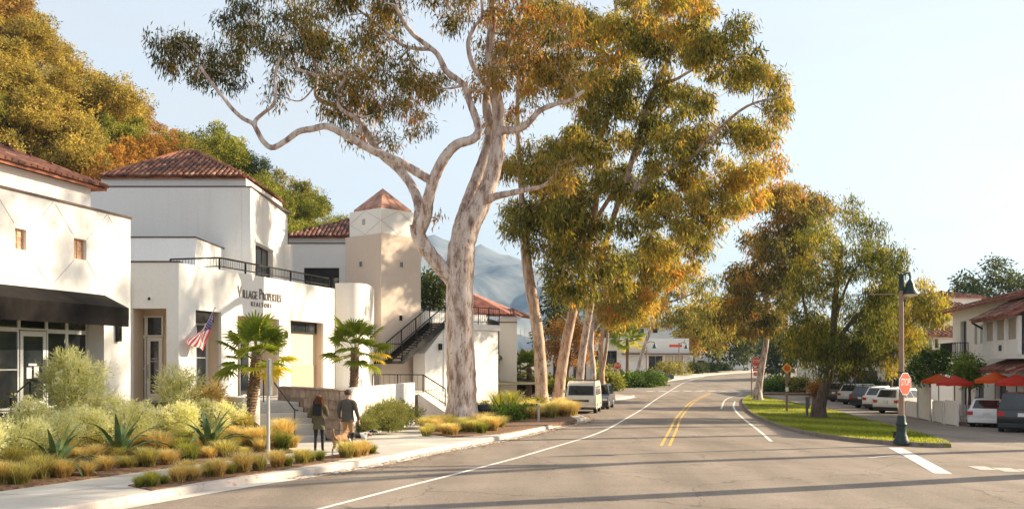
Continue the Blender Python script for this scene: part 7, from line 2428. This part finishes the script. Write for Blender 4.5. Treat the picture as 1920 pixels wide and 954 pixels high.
def car(kind, colour, label, loc, az, name='parked_car', group=None):
    """az: heading measured from +Y towards +X; the rear bumper is at local y=0"""
    L, W, Ht, belt, hood, gh, wr = CARS[kind]
    root = thing(name, label, 'pickup' if kind == 'pickup' else 'car', loc, -R(az), group)
    cm = CARP[colour]
    fx = [.95 if kind != 'big' else 1.02, L - .9]
    base = .22
    arc = []
    prof = [(.05, base + .12), (.0, belt * .62), (.04, belt - .02), (.12, belt)]
    prof += [(gh[3] - .05, belt + .01), (L * .9, hood - .1), (L - .08, hood - .24), (L, base + .3), (L - .06, base + .05)]
    for wx in reversed(fx):
        for k in range(9):
            a = math.pi * k / 8
            prof.append((wx + (wr + .07) * math.cos(a), max(base, wr - .02 + (wr + .07) * math.sin(a))))
    n = len(prof)
    mb = MB()
    hw = W / 2
    vs = [(-hw, y - L / 2, z) for y, z in prof] + [(hw, y - L / 2, z) for y, z in prof]
    fs = [tuple(range(n)), tuple(range(2 * n - 1, n - 1, -1))] + [(i, (i + 1) % n, n + (i + 1) % n, n + i) for i in range(n)]
    mb.add(vs, fs)
    body = mb.build('body', cm, root, world=False, bevel=.045, smooth=True)
    # floor pan closes the wheel arches
    MB().box(-hw + .08, hw - .08, -L / 2 + .2, L / 2 - .2, base - .02, belt - .25).build('underbody', MAT['plastic_dark'], root, world=False)
    # greenhouse
    yb, yt, ft, fb = [v - L / 2 for v in gh]
    wb, wt = hw - .05, hw - .24
    zt = Ht
    g = [(-wb, yb, belt - .02), (wb, yb, belt - .02), (wb, fb, belt - .02), (-wb, fb, belt - .02), (-wt, yt, zt), (wt, yt, zt), (wt, ft, zt), (-wt, ft, zt)]
    mb = MB(); mb.add(g, [(0, 3, 2, 1), (4, 5, 6, 7), (0, 1, 5, 4), (1, 2, 6, 5), (2, 3, 7, 6), (3, 0, 4, 7)])
    cab = mb.build('cabin', cm, root, world=False, bevel=.06, smooth=True)

    def pane(nm, idx, u0, u1, v0, v1, off=.012):
        a, b, c, d = [Vector(g[i]) for i in idx]   # bottom-left, bottom-right, top-right, top-left
        nn = (b - a).cross(d - a).normalized()
        def q(u, v): return a.lerp(b, u).lerp(d.lerp(c, u), v) + nn * off
        cor = [q(u0, v0), q(u1, v0), q(u1, v1), q(u0, v1)]
        MB().add(cor + [p - nn * .02 for p in cor], [(0, 1, 2, 3), (7, 6, 5, 4), (0, 4, 5, 1), (1, 5, 6, 2), (2, 6, 7, 3), (3, 7, 4, 0)]).build(nm, MAT['glass_car'], root, world=False)
    pane('rear_window', (0, 1, 5, 4), .09, .91, .16, .90)
    pane('windscreen', (2, 3, 7, 6), .06, .94, .08, .93)
    for idx in ((1, 2, 6, 5), (3, 0, 4, 7)):
        for (u0, u1) in ((.07, .36), (.39, .62), (.65, .93)):
            pane('side_window', idx, *(sorted((u0, u1)) if idx[0] == 1 else (1 - u1, 1 - u0)), .12, .88)
    if kind in ('suv', 'big', 'wagon'):
        for sx in (-1, 1):
            MB().bar((sx * (wt - .05), yt + .2, zt + .05), (sx * (wt - .05), ft - .1, zt + .05), .035).bar((sx * (wt - .05), yt + .25, zt - .02), (sx * (wt - .05), yt + .25, zt + .05), .03).bar((sx * (wt - .05), ft - .15, zt - .02), (sx * (wt - .05), ft - .15, zt + .05), .03).build('roof_rail', MAT['plastic_dark'], root, world=False, weld=False)
    if kind == 'pickup':
        MB().box(-hw + .1, hw - .1, -L / 2 + .12, yb - .1, belt - .05, belt + .004).build('bed_cover', MAT['plastic_dark'], root, world=False)
    # wheels
    for sx in (-1, 1):
        for wy in fx:
            y = wy - L / 2
            t = MB(); t.tube([(sx * (hw - .24), y, wr), (sx * (hw - .22), y, wr), (sx * (hw - .04), y, wr), (sx * (hw - .01), y, wr)], [wr * .9, wr, wr, wr * .88], 20)
            w = t.build('wheel', MAT['rubber'], root, world=False)
            t = MB(); t.tube([(sx * (hw - .012), y, wr), (sx * (hw + .004), y, wr)], [wr * .62, wr * .58], 16); t.build('rim', MAT['rim'], w, world=False)
    # rear
    ry = -L / 2
    tz = belt * .72
    for sx in (-1, 1):
        if kind in ('suv', 'big'):
            MB().box(sx * (hw - .03), sx * (hw - .30), ry - .012, ry + .2, tz, tz + .2).box(sx * (hw + .008), sx * (hw - .12), ry + .0, ry + .32, tz + .03, tz + .22).build('taillight', MAT['taillight'], root, world=False, weld=False)
        else:
            MB().box(sx * (hw + .006), sx * (hw - .26), ry - .014, ry + .16, tz, tz + .18).build('taillight', MAT['taillight'], root, world=False)
        MB().box(sx * (hw - .06), sx * (hw - .42), L / 2 - .2, L / 2 - .015, hood - .42, hood - .26).build('headlight', MAT['headlight'], root, world=False)
        MB().box(sx * (hw + .0), sx * (hw + .17), fb - .35, fb - .22, belt + .02, belt + .17).build('mirror', cm, root, world=False, bevel=.02)
    MB().box(-hw + .03, hw - .03, ry - .035, ry + .1, base + .05, base + .26).build('bumper', MAT['plastic_dark'] if kind in ('suv', 'big') else cm, root, world=False, bevel=.03)
    MB().box(-.16, .16, ry - .032 if kind != 'wagon' else ry - .03, ry + .02, belt * .70, belt * .70 + .16).build('plate', MAT['plate'], root, world=False)
    MB().box(-hw + .06, hw - .06, L / 2 - .1, L / 2 + .03, base + .06, base + .26).build('bumper', MAT['plastic_dark'], root, world=False, bevel=.03)
    MB().box(-.5, .5, L / 2 - .1, L / 2 - .0, hood - .46, hood - .28).build('grille', MAT['plastic_dark'], root, world=False)
    return root


def park(kind, colour, label, px, py, az, ref='rear', group=None):
    """put the middle of the rear (or nearest end) of the car on a photo pixel"""
    p = G(px, py)
    L = CARS[kind][0]
    h = Vector((math.sin(R(az)), math.cos(R(az)), 0))
    c = p + h * L / 2 if ref == 'rear' else p
    c.z = gz(c.x, c.y)
    return car(kind, colour, label, c, az, group=group)


GR = 'cars parked along the right side'
park('wagon', 'white', 'white station wagon parked before the picket fence', 1849, 801, 33, group=GR)
park('big', 'black', 'black SUV cut off by the right picture edge', 1916, 811, 30, group=GR)
park('suv', 'white', 'white SUV nearest the lamp post in the parked row', 1660, 775, 52, group=GR)
park('suv', 'white', 'second white SUV from the lamp post in the parked row', 1638, 769, 54, group=GR)
park('suv', 'black', 'black SUV between two white SUVs in the parked row', 1612, 765, 55, group=GR)
park('suv', 'silver', 'silver-white SUV left of the black SUV in the row', 1588, 758, 55, group=GR)
park('suv', 'brown', 'dark brown SUV right behind the pepper trunk', 1563, 753, 56, group=GR)
park('sedan', 'red', 'dark red car just right of the pepper trunk', 1548, 749, 58, group=GR)
park('sedan', 'silver', 'silver car seen left of the pepper trunk', 1525, 742, 60, group=GR)
park('sedan', 'blue', 'pale-roofed sedan parked far behind the pepper tree', 1528, 715, 80)
park('sedan', 'grey', 'dark sedan far down the road behind the island gum', 1438, 700, 85)
c = on_ground(1374, 186); car('pickup', 'white', 'white pickup truck at the far bend of the road', c + Vector((.5, 0, 0)), 92, 'pickup_truck')
c = on_ground(1340, 196); car('sedan', 'silver', 'silver car left of the white pickup at the bend', c, 92)
c = on_ground(1231, 136); car('sedan', 'blue', 'dark blue hatchback parked at the side street corner', c, 62)
c = on_ground(1140, 70); car('suv', 'blue', 'dark SUV parked just beyond the pale van', Vector((6.3, 69.6, gz(6.3, 69.6))), 192)


# pale vintage van, front towards the camera
def van(loc, az):
    root = thing('vintage_van', 'cream vintage van parked at the left kerb facing the camera', 'van', loc, -R(az))
    L, hw, Ht = 4.4, .98, 2.02
    y0 = -L / 2
    prof = [(y0 + .1, .38), (y0, .55), (y0 + .0, 1.02), (y0 + .10, 1.12), (y0 + .42, 1.80), (y0 + .62, Ht - .05), (y0 + 1.1, Ht), (L / 2 - .5, Ht), (L / 2 - .1, Ht - .1), (L / 2, Ht - .3), (L / 2, .5), (L / 2 - .1, .36)]
    for wx in (L / 2 - .85, y0 + .95):
        for k in range(9):
            a = math.pi * k / 8
            prof.append((wx + .40 * math.cos(a), max(.36, .33 + .40 * math.sin(a))))
    n = len(prof)
    vs = []
    for sx in (-1, 1):
        for y, z in prof:
            w = hw - max(0, (z - 1.1)) * .13
            vs.append((sx * w, y, z))
    MB().add(vs, [tuple(range(n)), tuple(range(2 * n - 1, n - 1, -1))] + [(i, (i + 1) % n, n + (i + 1) % n, n + i) for i in range(n)]).build('body', CARP['cream'], root, world=False, bevel=.06, smooth=True)
    MB().box(-hw + .1, hw - .1, y0 + .15, L / 2 - .15, .3, 1.0).build('underbody', MAT['plastic_dark'], root, world=False)

    def pl(nm, cor, mat, off=.015):
        cor = [Vector(p) for p in cor]
        nn = (cor[1] - cor[0]).cross(cor[3] - cor[0]).normalized()
        MB().add([p + nn * off for p in cor] + [p - nn * .02 for p in cor], [(0, 1, 2, 3), (7, 6, 5, 4), (0, 4, 5, 1), (1, 5, 6, 2), (2, 6, 7, 3), (3, 7, 4, 0)]).build(nm, MAT[mat], root, world=False)
    pl('windscreen', [(-.82, y0 + .13, 1.18), (.82, y0 + .13, 1.18), (.78, y0 + .41, 1.78), (-.78, y0 + .41, 1.78)], 'glass_car')
    for sx in (-1, 1):
        for (a, b) in ((y0 + .62, y0 + 1.35), (y0 + 1.5, y0 + 2.5), (y0 + 2.62, y0 + 3.6)):
            cor = [(sx * (hw - .02), a, 1.2), (sx * (hw - .02), b, 1.2), (sx * (hw - .085), b, 1.72), (sx * (hw - .085), a + (.12 if a < y0 + 1 else 0), 1.72)]
            if sx < 0: cor = [cor[1], cor[0], cor[3], cor[2]]
            pl('side_window', cor, 'glass_car', .02)
        for wy in (L / 2 - .85, y0 + .95):
            t = MB(); t.tube([(sx * (hw - .24), wy, .33), (sx * (hw - .04), wy, .33), (sx * (hw - .01), wy, .33)], [.33, .33, .29], 18); w = t.build('wheel', MAT['rubber'], root, world=False)
            t = MB(); t.tube([(sx * (hw - .012), wy, .33), (sx * (hw + .005), wy, .33)], [.2, .17], 14); t.build('rim', MAT['chrome'], w, world=False)
        t = MB(); t.tube([(sx * .70, y0 + .04, .86), (sx * .70, y0 - .03, .86)], .11, 14); h = t.build('headlight', MAT['headlight'], root, world=False)
        MB().box(sx * (hw + .02), sx * (hw + .2), y0 + .55, y0 + .6, 1.3, 1.5).build('mirror', MAT['chrome'], root, world=False)
    MB().box(-.52, .52, y0 - .02, y0 + .05, .76, .9).build('grille', MAT['plastic_dark'], root, world=False)
    MB().box(-hw - .02, hw + .02, y0 - .12, y0 + .02, .44, .58).build('bumper', MAT['chrome'], root, world=False, bevel=.03)
    MB().box(-.16, .16, y0 - .13, y0 - .121, .45, .57).build('plate', MAT['plate'], root, world=False)
    for wy in (-1.2, -.3, .6, 1.4):
        MB().bar((-hw + .16, wy, Ht + .09), (hw - .16, wy, Ht + .09), .03).bar((-hw + .18, wy, Ht - .03), (-hw + .18, wy, Ht + .09), .03).bar((hw - .18, wy, Ht - .03), (hw - .18, wy, Ht + .09), .03).build('roof_bar', MAT['wood'], root, world=False, weld=False)


van(Vector((4.75, 63.2, gz(4.75, 63.2))), 10)

# ------------------------------------------------------------------ people and dogs
def skin_mesh(name, verts, edges, radii, root_i=0, sub=2, mats=None, mat_fn=None):
    """continuous body grown round a skeleton"""
    me = bpy.data.meshes.new('tmp')
    me.from_pydata([tuple(v) for v in verts], edges, [])
    o = bpy.data.objects.new('tmp', me); col.objects.link(o)
    m = o.modifiers.new('skin', 'SKIN'); m.use_smooth_shade = True
    sv = me.skin_vertices[0].data
    for i, r in enumerate(radii):
        r = r if isinstance(r, tuple) else (r, r)
        sv[i].radius = r; sv[i].use_root = (i == root_i)
    s = o.modifiers.new('sub', 'SUBSURF'); s.levels = sub; s.render_levels = sub
    dg = bpy.context.evaluated_depsgraph_get(); dg.update()
    out = bpy.data.meshes.new_from_object(o.evaluated_get(dg))
    bpy.data.objects.remove(o)
    out.name = name
    out.materials.clear()
    for mm in mats: out.materials.append(mm)
    if mat_fn:
        for p in out.polygons: p.material_index = mat_fn(p.center)
    for p in out.polygons: p.use_smooth = True
    return out


SKIN = M('skin', (.42, .25, .18), .6, .06, 8)


def hand(vs, es, rs, wrist_i, wrist, d, side, fwd):
    """palm and five bent fingers continuing the forearm"""
    d = Vector(d).normalized(); fwd = Vector(fwd).normalized(); s = d.cross(fwd).normalized()
    palm = len(vs); vs.append(wrist + d * .05); rs.append((.034, .02)); es.append((wrist_i, palm))
    k2 = len(vs); vs.append(wrist + d * .09); rs.append((.036, .018)); es.append((palm, k2))
    for k, (o, L) in enumerate(((-.028, .062), (-.009, .074), (.010, .069), (.028, .054))):
        a = len(vs); vs.append(wrist + d * .10 + fwd * o); rs.append(.0095); es.append((k2, a))
        b = len(vs); vs.append(wrist + d * (.10 + L * .55) + fwd * o + s * .012 * side); rs.append(.009); es.append((a, b))
        c = len(vs); vs.append(wrist + d * (.10 + L * .9) + fwd * o + s * .034 * side); rs.append(.0075); es.append((b, c))
    a = len(vs); vs.append(wrist + d * .055 - fwd * .045 + s * .01 * side); rs.append(.011); es.append((palm, a))
    b = len(vs); vs.append(wrist + d * .09 - fwd * .058 + s * .022 * side); rs.append(.009); es.append((a, b))


def person(label, loc, az, ht, top_m, leg_m, hair_m, shoe_m, hands, legs, hair='short', coat=False, hood=False, cap=None):
    """local frame: faces +y, x to the right; hands / legs give joint positions"""
    root = thing('person', label, 'person', loc, -R(az))
    k = ht / 1.8
    V = lambda x, y, z: Vector((x * k, y * k, z * k))
    vs = [V(0, 0, .96), V(0, .0, 1.12), V(0, .0, 1.30), V(0, -.01, 1.44), V(0, .0, 1.53), V(0, .015, 1.60), V(0, .02, 1.685), V(0, .015, 1.735)]
    rs = [(.155 * k, .115 * k), (.15 * k, .11 * k), (.175 * k, .12 * k), (.13 * k, .09 * k), (.058 * k, .058 * k), (.07 * k, .075 * k), (.085 * k, .1 * k), (.06 * k, .075 * k)]
    es = [(i, i + 1) for i in range(7)]
    for sx, (kn, an, toe) in legs.items():
        i0 = len(vs)
        vs += [V(sx * .095, 0, .88), V(sx * .10, kn[0], kn[1]), V(sx * .10, an[0], an[1]), V(sx * .105, an[0] + .03, max(.04, an[1] - .05)), V(sx * .11, toe[0], toe[1])]
        rs += [(.088 * k, .09 * k), (.058 * k, .06 * k), (.042 * k, .045 * k), (.04 * k, .045 * k), (.038 * k, .03 * k)]
        es += [(0, i0)] + [(i0 + j, i0 + j + 1) for j in range(4)]
    for sx, (el, wr, hd) in hands.items():
        i0 = len(vs)
        vs += [V(sx * .185, -.01, 1.43), V(*el), V(*wr)]
        rs += [(.062 * k, .062 * k), (.046 * k, .046 * k), (.032 * k, .03 * k)]
        es += [(3, i0), (i0, i0 + 1), (i0 + 1, i0 + 2)]
        hand(vs, es, rs, i0 + 2, vs[i0 + 2], hd, sx, (0, 1, 0) if abs(hd[1]) < .8 else (0, 0, 1))
    wr_z = {sx: V(*h[1]) for sx, h in hands.items()}

    def mf(c):
        if c.z < .085 * k: return 2
        if c.z > 1.515 * k: return 1
        for sx, w in wr_z.items():
            if (c - w).length < .16 * k and c.x * sx > .1 * k and (c - V(*hands[sx][0])).length > (w - V(*hands[sx][0])).length * .97: return 1
        if c.z > .9 * k or abs(c.x) > .24 * k: return 3
        return 0
    me = skin_mesh('body', vs, es, rs, 0, 2, [leg_m, SKIN, shoe_m, top_m], mf)
    body = link_mesh('body', me, root)
    # face: nose, ears, eyes, mouth
    fz = 1.655
    t = MB(); t.add([V(-.014, .118, fz - .03), V(.014, .118, fz - .03), V(0, .145, fz - .028), V(0, .112, fz + .02)], [(0, 1, 2), (1, 3, 2), (3, 0, 2)]); t.build('nose', SKIN, body, world=False)
    for sx in (-1, 1):
        t = MB(); t.lathe([(.0, -.028 * k), (.014 * k, -.02 * k), (.018 * k, .01 * k), (.0, .028 * k)], 8, V(sx * .088, .01, fz)); t.build('ear', SKIN, body, world=False, smooth=True)
        t = MB(); t.lathe([(0, -.009 * k), (.010 * k, 0), (0, .009 * k)], 8, V(sx * .033, .108, fz + .012)); t.build('eye', MAT['plastic_dark'], body, world=False, smooth=True)
    t = MB(); t.box(-.024 * k, .024 * k, .100 * k, .112 * k, (fz - .062) * k, (fz - .052) * k); t.build('mouth', M('lips', (.34, .13, .11), .6), body, world=False)
    # hair as a shell over the skull, longer at the back where the photo shows it
    t = MB(); rows = []
    for j in range(9):
        ph = R(90 - j * 17)
        rows.append((.103 * k * math.cos(ph), .118 * k * math.sin(ph)))
    low = -.04 if hair == 'short' else -.05
    vs2 = []; fs2 = []; N_ = 18
    for j, (r, z) in enumerate(rows):
        for q in range(N_):
            a = 2 * math.pi * q / N_
            front = max(0, math.sin(a))
            zz = max(z, (.055 if front > .3 else low) * k)
            vs2.append((r * math.cos(a) * .95, r * 1.12 * math.sin(a) + .018 * k, zz + 1.678 * k))
    for j in range(8):
        for q in range(N_):
            a = j * N_ + q; b = j * N_ + (q + 1) % N_
            fs2.append((a, a + N_, b + N_, b))
    t.add(vs2, fs2); hr = t.build('hair', hair_m, root, world=False, smooth=True, angle=180)
    if hair == 'long':
        C = []
        rg = np.random.default_rng(3)
        n = 700
        a = rg.uniform(R(190), R(350), n)
        Cc = np.stack([.092 * k * np.cos(a), .10 * k * np.sin(a) + .015 * k, 1.70 * k + rg.uniform(-.05, .06, n) * k], 1)
        D = unit(np.stack([.25 * np.cos(a), -.15 + .12 * np.sin(a), np.full(n, -1.0)], 1) + rg.normal(size=(n, 3)) * .08)
        S = unit(np.cross(D, rg.normal(size=(n, 3))))
        link_mesh('long_hair', quads_mesh('long_hair', Cc, D, S, .30 * k * rg.uniform(.7, 1.2, n), np.full(n, .022), rg.uniform(0, 1, n), leaf_mat('auburn_hair', [(0, (.07, .028, .014)), (1, (.21, .085, .035))], .25)), root)
    if cap:
        t = MB(); t.lathe([(.108 * k, .03 * k), (.110 * k, .06 * k), (.09 * k, .10 * k), (.0, .125 * k)], 18, V(0, .018, 1.66)); t.build('cap', cap, root, world=False, smooth=True)
    # jacket or coat: a looser garment over trunk and arms with a clear hem
    hem = .70 if coat else .86
    secs = [(hem, .20, .155), (hem + .12, .185, .145), (1.02, .178, .138), (1.15, .172, .132), (1.30, .19, .14), (1.40, .185, .128), (1.47, .125, .105), (1.51, .075, .08)]
    vs2 = []; fs2 = []; N_ = 22
    prr = random.Random(8)
    for (z, rx, ry) in secs:
        for q in range(N_):
            a = 2 * math.pi * q / N_
            f = 1 + .035 * math.sin(5 * a + z * 9) * (1.5 - z)
            vs2.append((rx * k * math.cos(a) * f, ry * k * math.sin(a) * f, (z + .012 * math.sin(3 * a)) * k))
    for j in range(len(secs) - 1):
        for q in range(N_):
            a = j * N_ + q; b = j * N_ + (q + 1) % N_
            fs2.append((a, b, b + N_, a + N_))
    t = MB(); t.add(vs2, fs2); jk = t.build('jacket', top_m, root, world=False, smooth=True, angle=180)
    for sx, (el, wr, hd) in hands.items():
        t = MB(); c = catmull([V(sx * .14, -.01, 1.42), V(sx * .205, -.01, 1.37), V(*el), V(*wr)], 5)
        rr_ = [(.085 - .038 * i / (len(c) - 1)) * k for i in range(len(c))]
        t.tube(c, rr_, 12); t.build('sleeve', top_m, jk, world=False, smooth=True, angle=180)
    if hood:
        t = MB(); t.lathe([(.05 * k, -.06 * k), (.12 * k, -.04 * k), (.145 * k, .02 * k), (.12 * k, .07 * k), (.06 * k, .08 * k)], 16, V(0, -.085, 1.46)); t.build('hood', hood, jk, world=False, smooth=True, angle=180)
    return root


def check_mat():
    m, nt, b, out = _new('grey_plaid_flannel')
    N = nt.nodes; L = nt.links
    tc = N.new('ShaderNodeTexCoord')
    w = []
    for ax in ('X', 'Z'):
        n = N.new('ShaderNodeTexWave'); n.wave_type = 'BANDS'; n.bands_direction = ax; n.inputs['Scale'].default_value = 9; n.inputs['Distortion'].default_value = .6
        L.new(tc.outputs['Object'], n.inputs['Vector']); w.append(n)
    mx = N.new('ShaderNodeMix'); mx.data_type = 'RGBA'; mx.blend_type = 'MULTIPLY'; mx.inputs['Factor'].default_value = .8
    L.new(w[0].outputs['Color'], mx.inputs['A']); L.new(w[1].outputs['Color'], mx.inputs['B'])
    r = N.new('ShaderNodeValToRGB'); r.color_ramp.elements[0].color = (.055, .048, .04, 1); r.color_ramp.elements[1].color = (.15, .13, .11, 1)
    L.new(mx.outputs['Result'], r.inputs['Fac']); L.new(r.outputs['Color'], b.inputs['Base Color']); b.inputs['Roughness'].default_value = .9
    return m


dark = M('black_fabric', (.018, .016, .016), .9, .2, 12)
olive = M('olive_coat', (.10, .085, .045), .9, .15, 9)
tanp = M('tan_trousers', (.42, .24, .10), .9, .12, 9)
hairb = M('dark_brown_hair', (.05, .028, .016), .7, .3, 30)
haira = M('auburn_hair_cap', (.13, .055, .025), .6, .3, 30)
shoe = M('tan_shoe', (.22, .15, .10), .8, .1, 10)

pm = G(652, 846, .155)
person('man in grey plaid shirt and tan trousers walking away beside the dogs', pm, 8, 1.84, check_mat(), tanp, hairb, shoe,
       {1: ((.27, -.02, 1.16), (.30, .10, .93), (.05, .1, -1)), -1: ((-.27, .0, 1.16), (-.27, .14, .95), (0, .25, -1))},
       {1: ((.05, .50), (-.02, .09), (.13, .035)), -1: ((.10, .49), (.14, .10), (.30, .04))}, cap=M('brown_cap', (.09, .055, .04), .9, .1, 9))
pw = G(598, 846, .155)
person('woman in olive coat with dark hood and black leggings seen from behind', pw, -4, 1.68, olive, dark, haira, dark,
       {1: ((.25, .06, 1.16), (.20, .26, 1.22), (-.4, .6, .6)), -1: ((-.26, .02, 1.16), (-.20, .22, 1.10), (.5, .8, 0))},
       {1: ((.09, .49), (.10, .09), (.25, .035)), -1: ((.02, .50), (-.12, .11), (.02, .035))}, hair='long', coat=True, hood=dark)
# shoulder bag of the woman
bgp = pw + Vector((-.02, -.17, 1.12))
bag = thing('shoulder_bag', 'small dark shoulder bag on the back of the woman', 'bag', bgp)
t = MB(); t.box(bgp.x - .13, bgp.x + .13, bgp.y - .06, bgp.y + .03, bgp.z - .05, bgp.z + .22); t.build('pouch', dark, bag, bevel=.03, smooth=True)
t = MB(); t.tube([bgp + Vector((-.1, 0, .2)), bgp + Vector((-.13, .1, .36)), bgp + Vector((-.02, .2, .40))], .012, 6); t.build('strap', dark, bag)


def dog(label, loc, az, s, mats, mat_fn, head_up=0.0, tail_up=True):
    root = thing('dog', label, 'dog', loc, -R(az))
    V = lambda x, y, z: Vector((x * s, y * s, z * s))
    vs = [V(0, .0, .50), V(0, .22, .50), V(0, .34, .53), V(0, .44, .62 + head_up), V(0, .52, .69 + head_up), V(0, .63, .66 + head_up), V(0, .71, .645 + head_up), V(0, -.2, .52), V(0, -.34, .50)]
    rs = [(.10, .105), (.105, .14), (.09, .11), (.07, .075), (.075, .075), (.048, .045), (.035, .032), (.095, .10), (.08, .085)]
    es = [(0, 1), (1, 2), (2, 3), (3, 4), (4, 5), (5, 6), (0, 7), (7, 8)]
    for sx, ph in ((-1, .08), (1, -.06)):
        i0 = len(vs)
        vs += [V(sx * .085, .26, .42), V(sx * .085, .22, .27), V(sx * .085, .24 + ph, .14), V(sx * .085, .24 + ph * 1.3, .03), V(sx * .085, .30 + ph * 1.3, .022)]
        rs += [(.055, .065), (.036, .042), (.025, .027), (.024, .025), (.028, .02)]
        es += [(1, i0)] + [(i0 + j, i0 + j + 1) for j in range(4)]
        i0 = len(vs)
        vs += [V(sx * .085, -.29, .42), V(sx * .09, -.20, .30), V(sx * .09, -.36 - ph * .6, .17), V(sx * .09, -.34 - ph, .035), V(sx * .09, -.28 - ph, .022)]
        rs += [(.065, .085), (.05, .06), (.027, .03), (.024, .025), (.028, .02)]
        es += [(8, i0)] + [(i0 + j, i0 + j + 1) for j in range(4)]
    i0 = len(vs)
    tl = [(0, -.42, .53), (0, -.52, .60), (0, -.58, .70), (0, -.55, .80)] if tail_up else [(0, -.42, .50), (0, -.50, .42), (0, -.54, .32), (0, -.56, .22)]
    vs += [V(*q) for q in tl]; rs += [.03, .024, .022, .014]; es += [(8, i0), (i0, i0 + 1), (i0 + 1, i0 + 2), (i0 + 2, i0 + 3)]
    rs = [tuple(v * s for v in r) if isinstance(r, tuple) else r * s for r in rs]
    me = skin_mesh('body', vs, es, rs, 0, 2, mats, mat_fn(s))
    b = link_mesh('body', me, root)
    for sx in (-1, 1):
        t = MB(); t.add([V(sx * .045, .50, .755 + head_up), V(sx * .085, .53, .74 + head_up), V(sx * .115, .515, .66 + head_up), V(sx * .08, .49, .68 + head_up), V(sx * .06, .49, .75 + head_up), V(sx * .09, .505, .70 + head_up)], [(0, 1, 5), (1, 2, 5), (2, 3, 5), (3, 4, 5), (4, 0, 5), (0, 4, 3, 2, 1)]); t.build('ear', mats[-1], b, world=False)
        t = MB(); t.lathe([(0, -.01 * s), (.011 * s, 0), (0, .01 * s)], 8, V(sx * .045, .585, .705 + head_up)); t.build('eye', MAT['plastic_dark'], b, world=False)
    t = MB(); t.lathe([(0, -.016 * s), (.02 * s, 0), (0, .016 * s)], 8, V(0, .745, .652 + head_up)); t.build('nose', MAT['plastic_dark'], b, world=False)
    t = MB(); t.tube([V(0, .40, .545 + head_up), V(0, .425, .60 + head_up)], [.10 * s, .095 * s], 14); t.build('collar', M('dog_collar', (.25, .05, .04), .7), b, world=False)
    return root


fawn = M('fawn_fur', (.30, .165, .075), .9, .3, 14, bump=.3, bscale=80); fwhite = M('white_fur', (.62, .57, .50), .9, .12, 14, bump=.3, bscale=80); fblack = M('black_fur', (.022, .018, .016), .85, .2, 14, bump=.3, bscale=80)
pd = G(638, 852, .155)
dog('brown dog with curled tail walking beside the man', pd, 10, .95, [fawn, fwhite, fawn], lambda s: (lambda c: 1 if c.z < .12 * s or (c.z > .78 * s and c.y < -.4 * s) else 0))
pd2 = G(668, 846, .155)
dog('black and white dog turning its head right beside the man', pd2, 70, .92, [fwhite, fblack, fblack], lambda s: (lambda c: 1 if (c.y > .42 * s and abs(c.x) > .022 * s and c.z > .6 * s) or (-.30 * s < c.y < .12 * s and c.z > .44 * s) else 0), head_up=-.04, tail_up=False)
# leads from the man's hand to the collars
hp = pm + Vector((.33, .12, .90))
for lab, q in (('thin dark lead of the brown dog', pd + Vector((.06, .38, .55))), ('thin dark lead of the black and white dog', pd2 + Vector((.36, .14, .52)))):
    t = MB(); m = hp.lerp(q, .5) + Vector((0, 0, -.08)); t.tube(catmull([hp, m, q], 6), .008, 5)
    tag(t.build('dog_lead', dark), lab, 'dog lead')

# ------------------------------------------------------------------ hazy air
hz = MB(); hz.box(-4600, 4600, -900, 5200, -25, 430)
hm = bpy.data.materials.new('haze_air'); hm.use_nodes = True
hn = hm.node_tree.nodes; hn.clear()
ho = hn.new('ShaderNodeOutputMaterial'); pv = hn.new('ShaderNodeVolumePrincipled')
pv.inputs['Color'].default_value = (.36, .62, 1.0, 1); pv.inputs['Density'].default_value = 1.1e-4; pv.inputs['Anisotropy'].default_value = .2
hm.node_tree.links.new(pv.outputs['Volume'], ho.inputs['Volume'])
tag(hz.build('haze', hm), 'thin blue haze filling the air over the whole place', 'haze', kind='stuff')
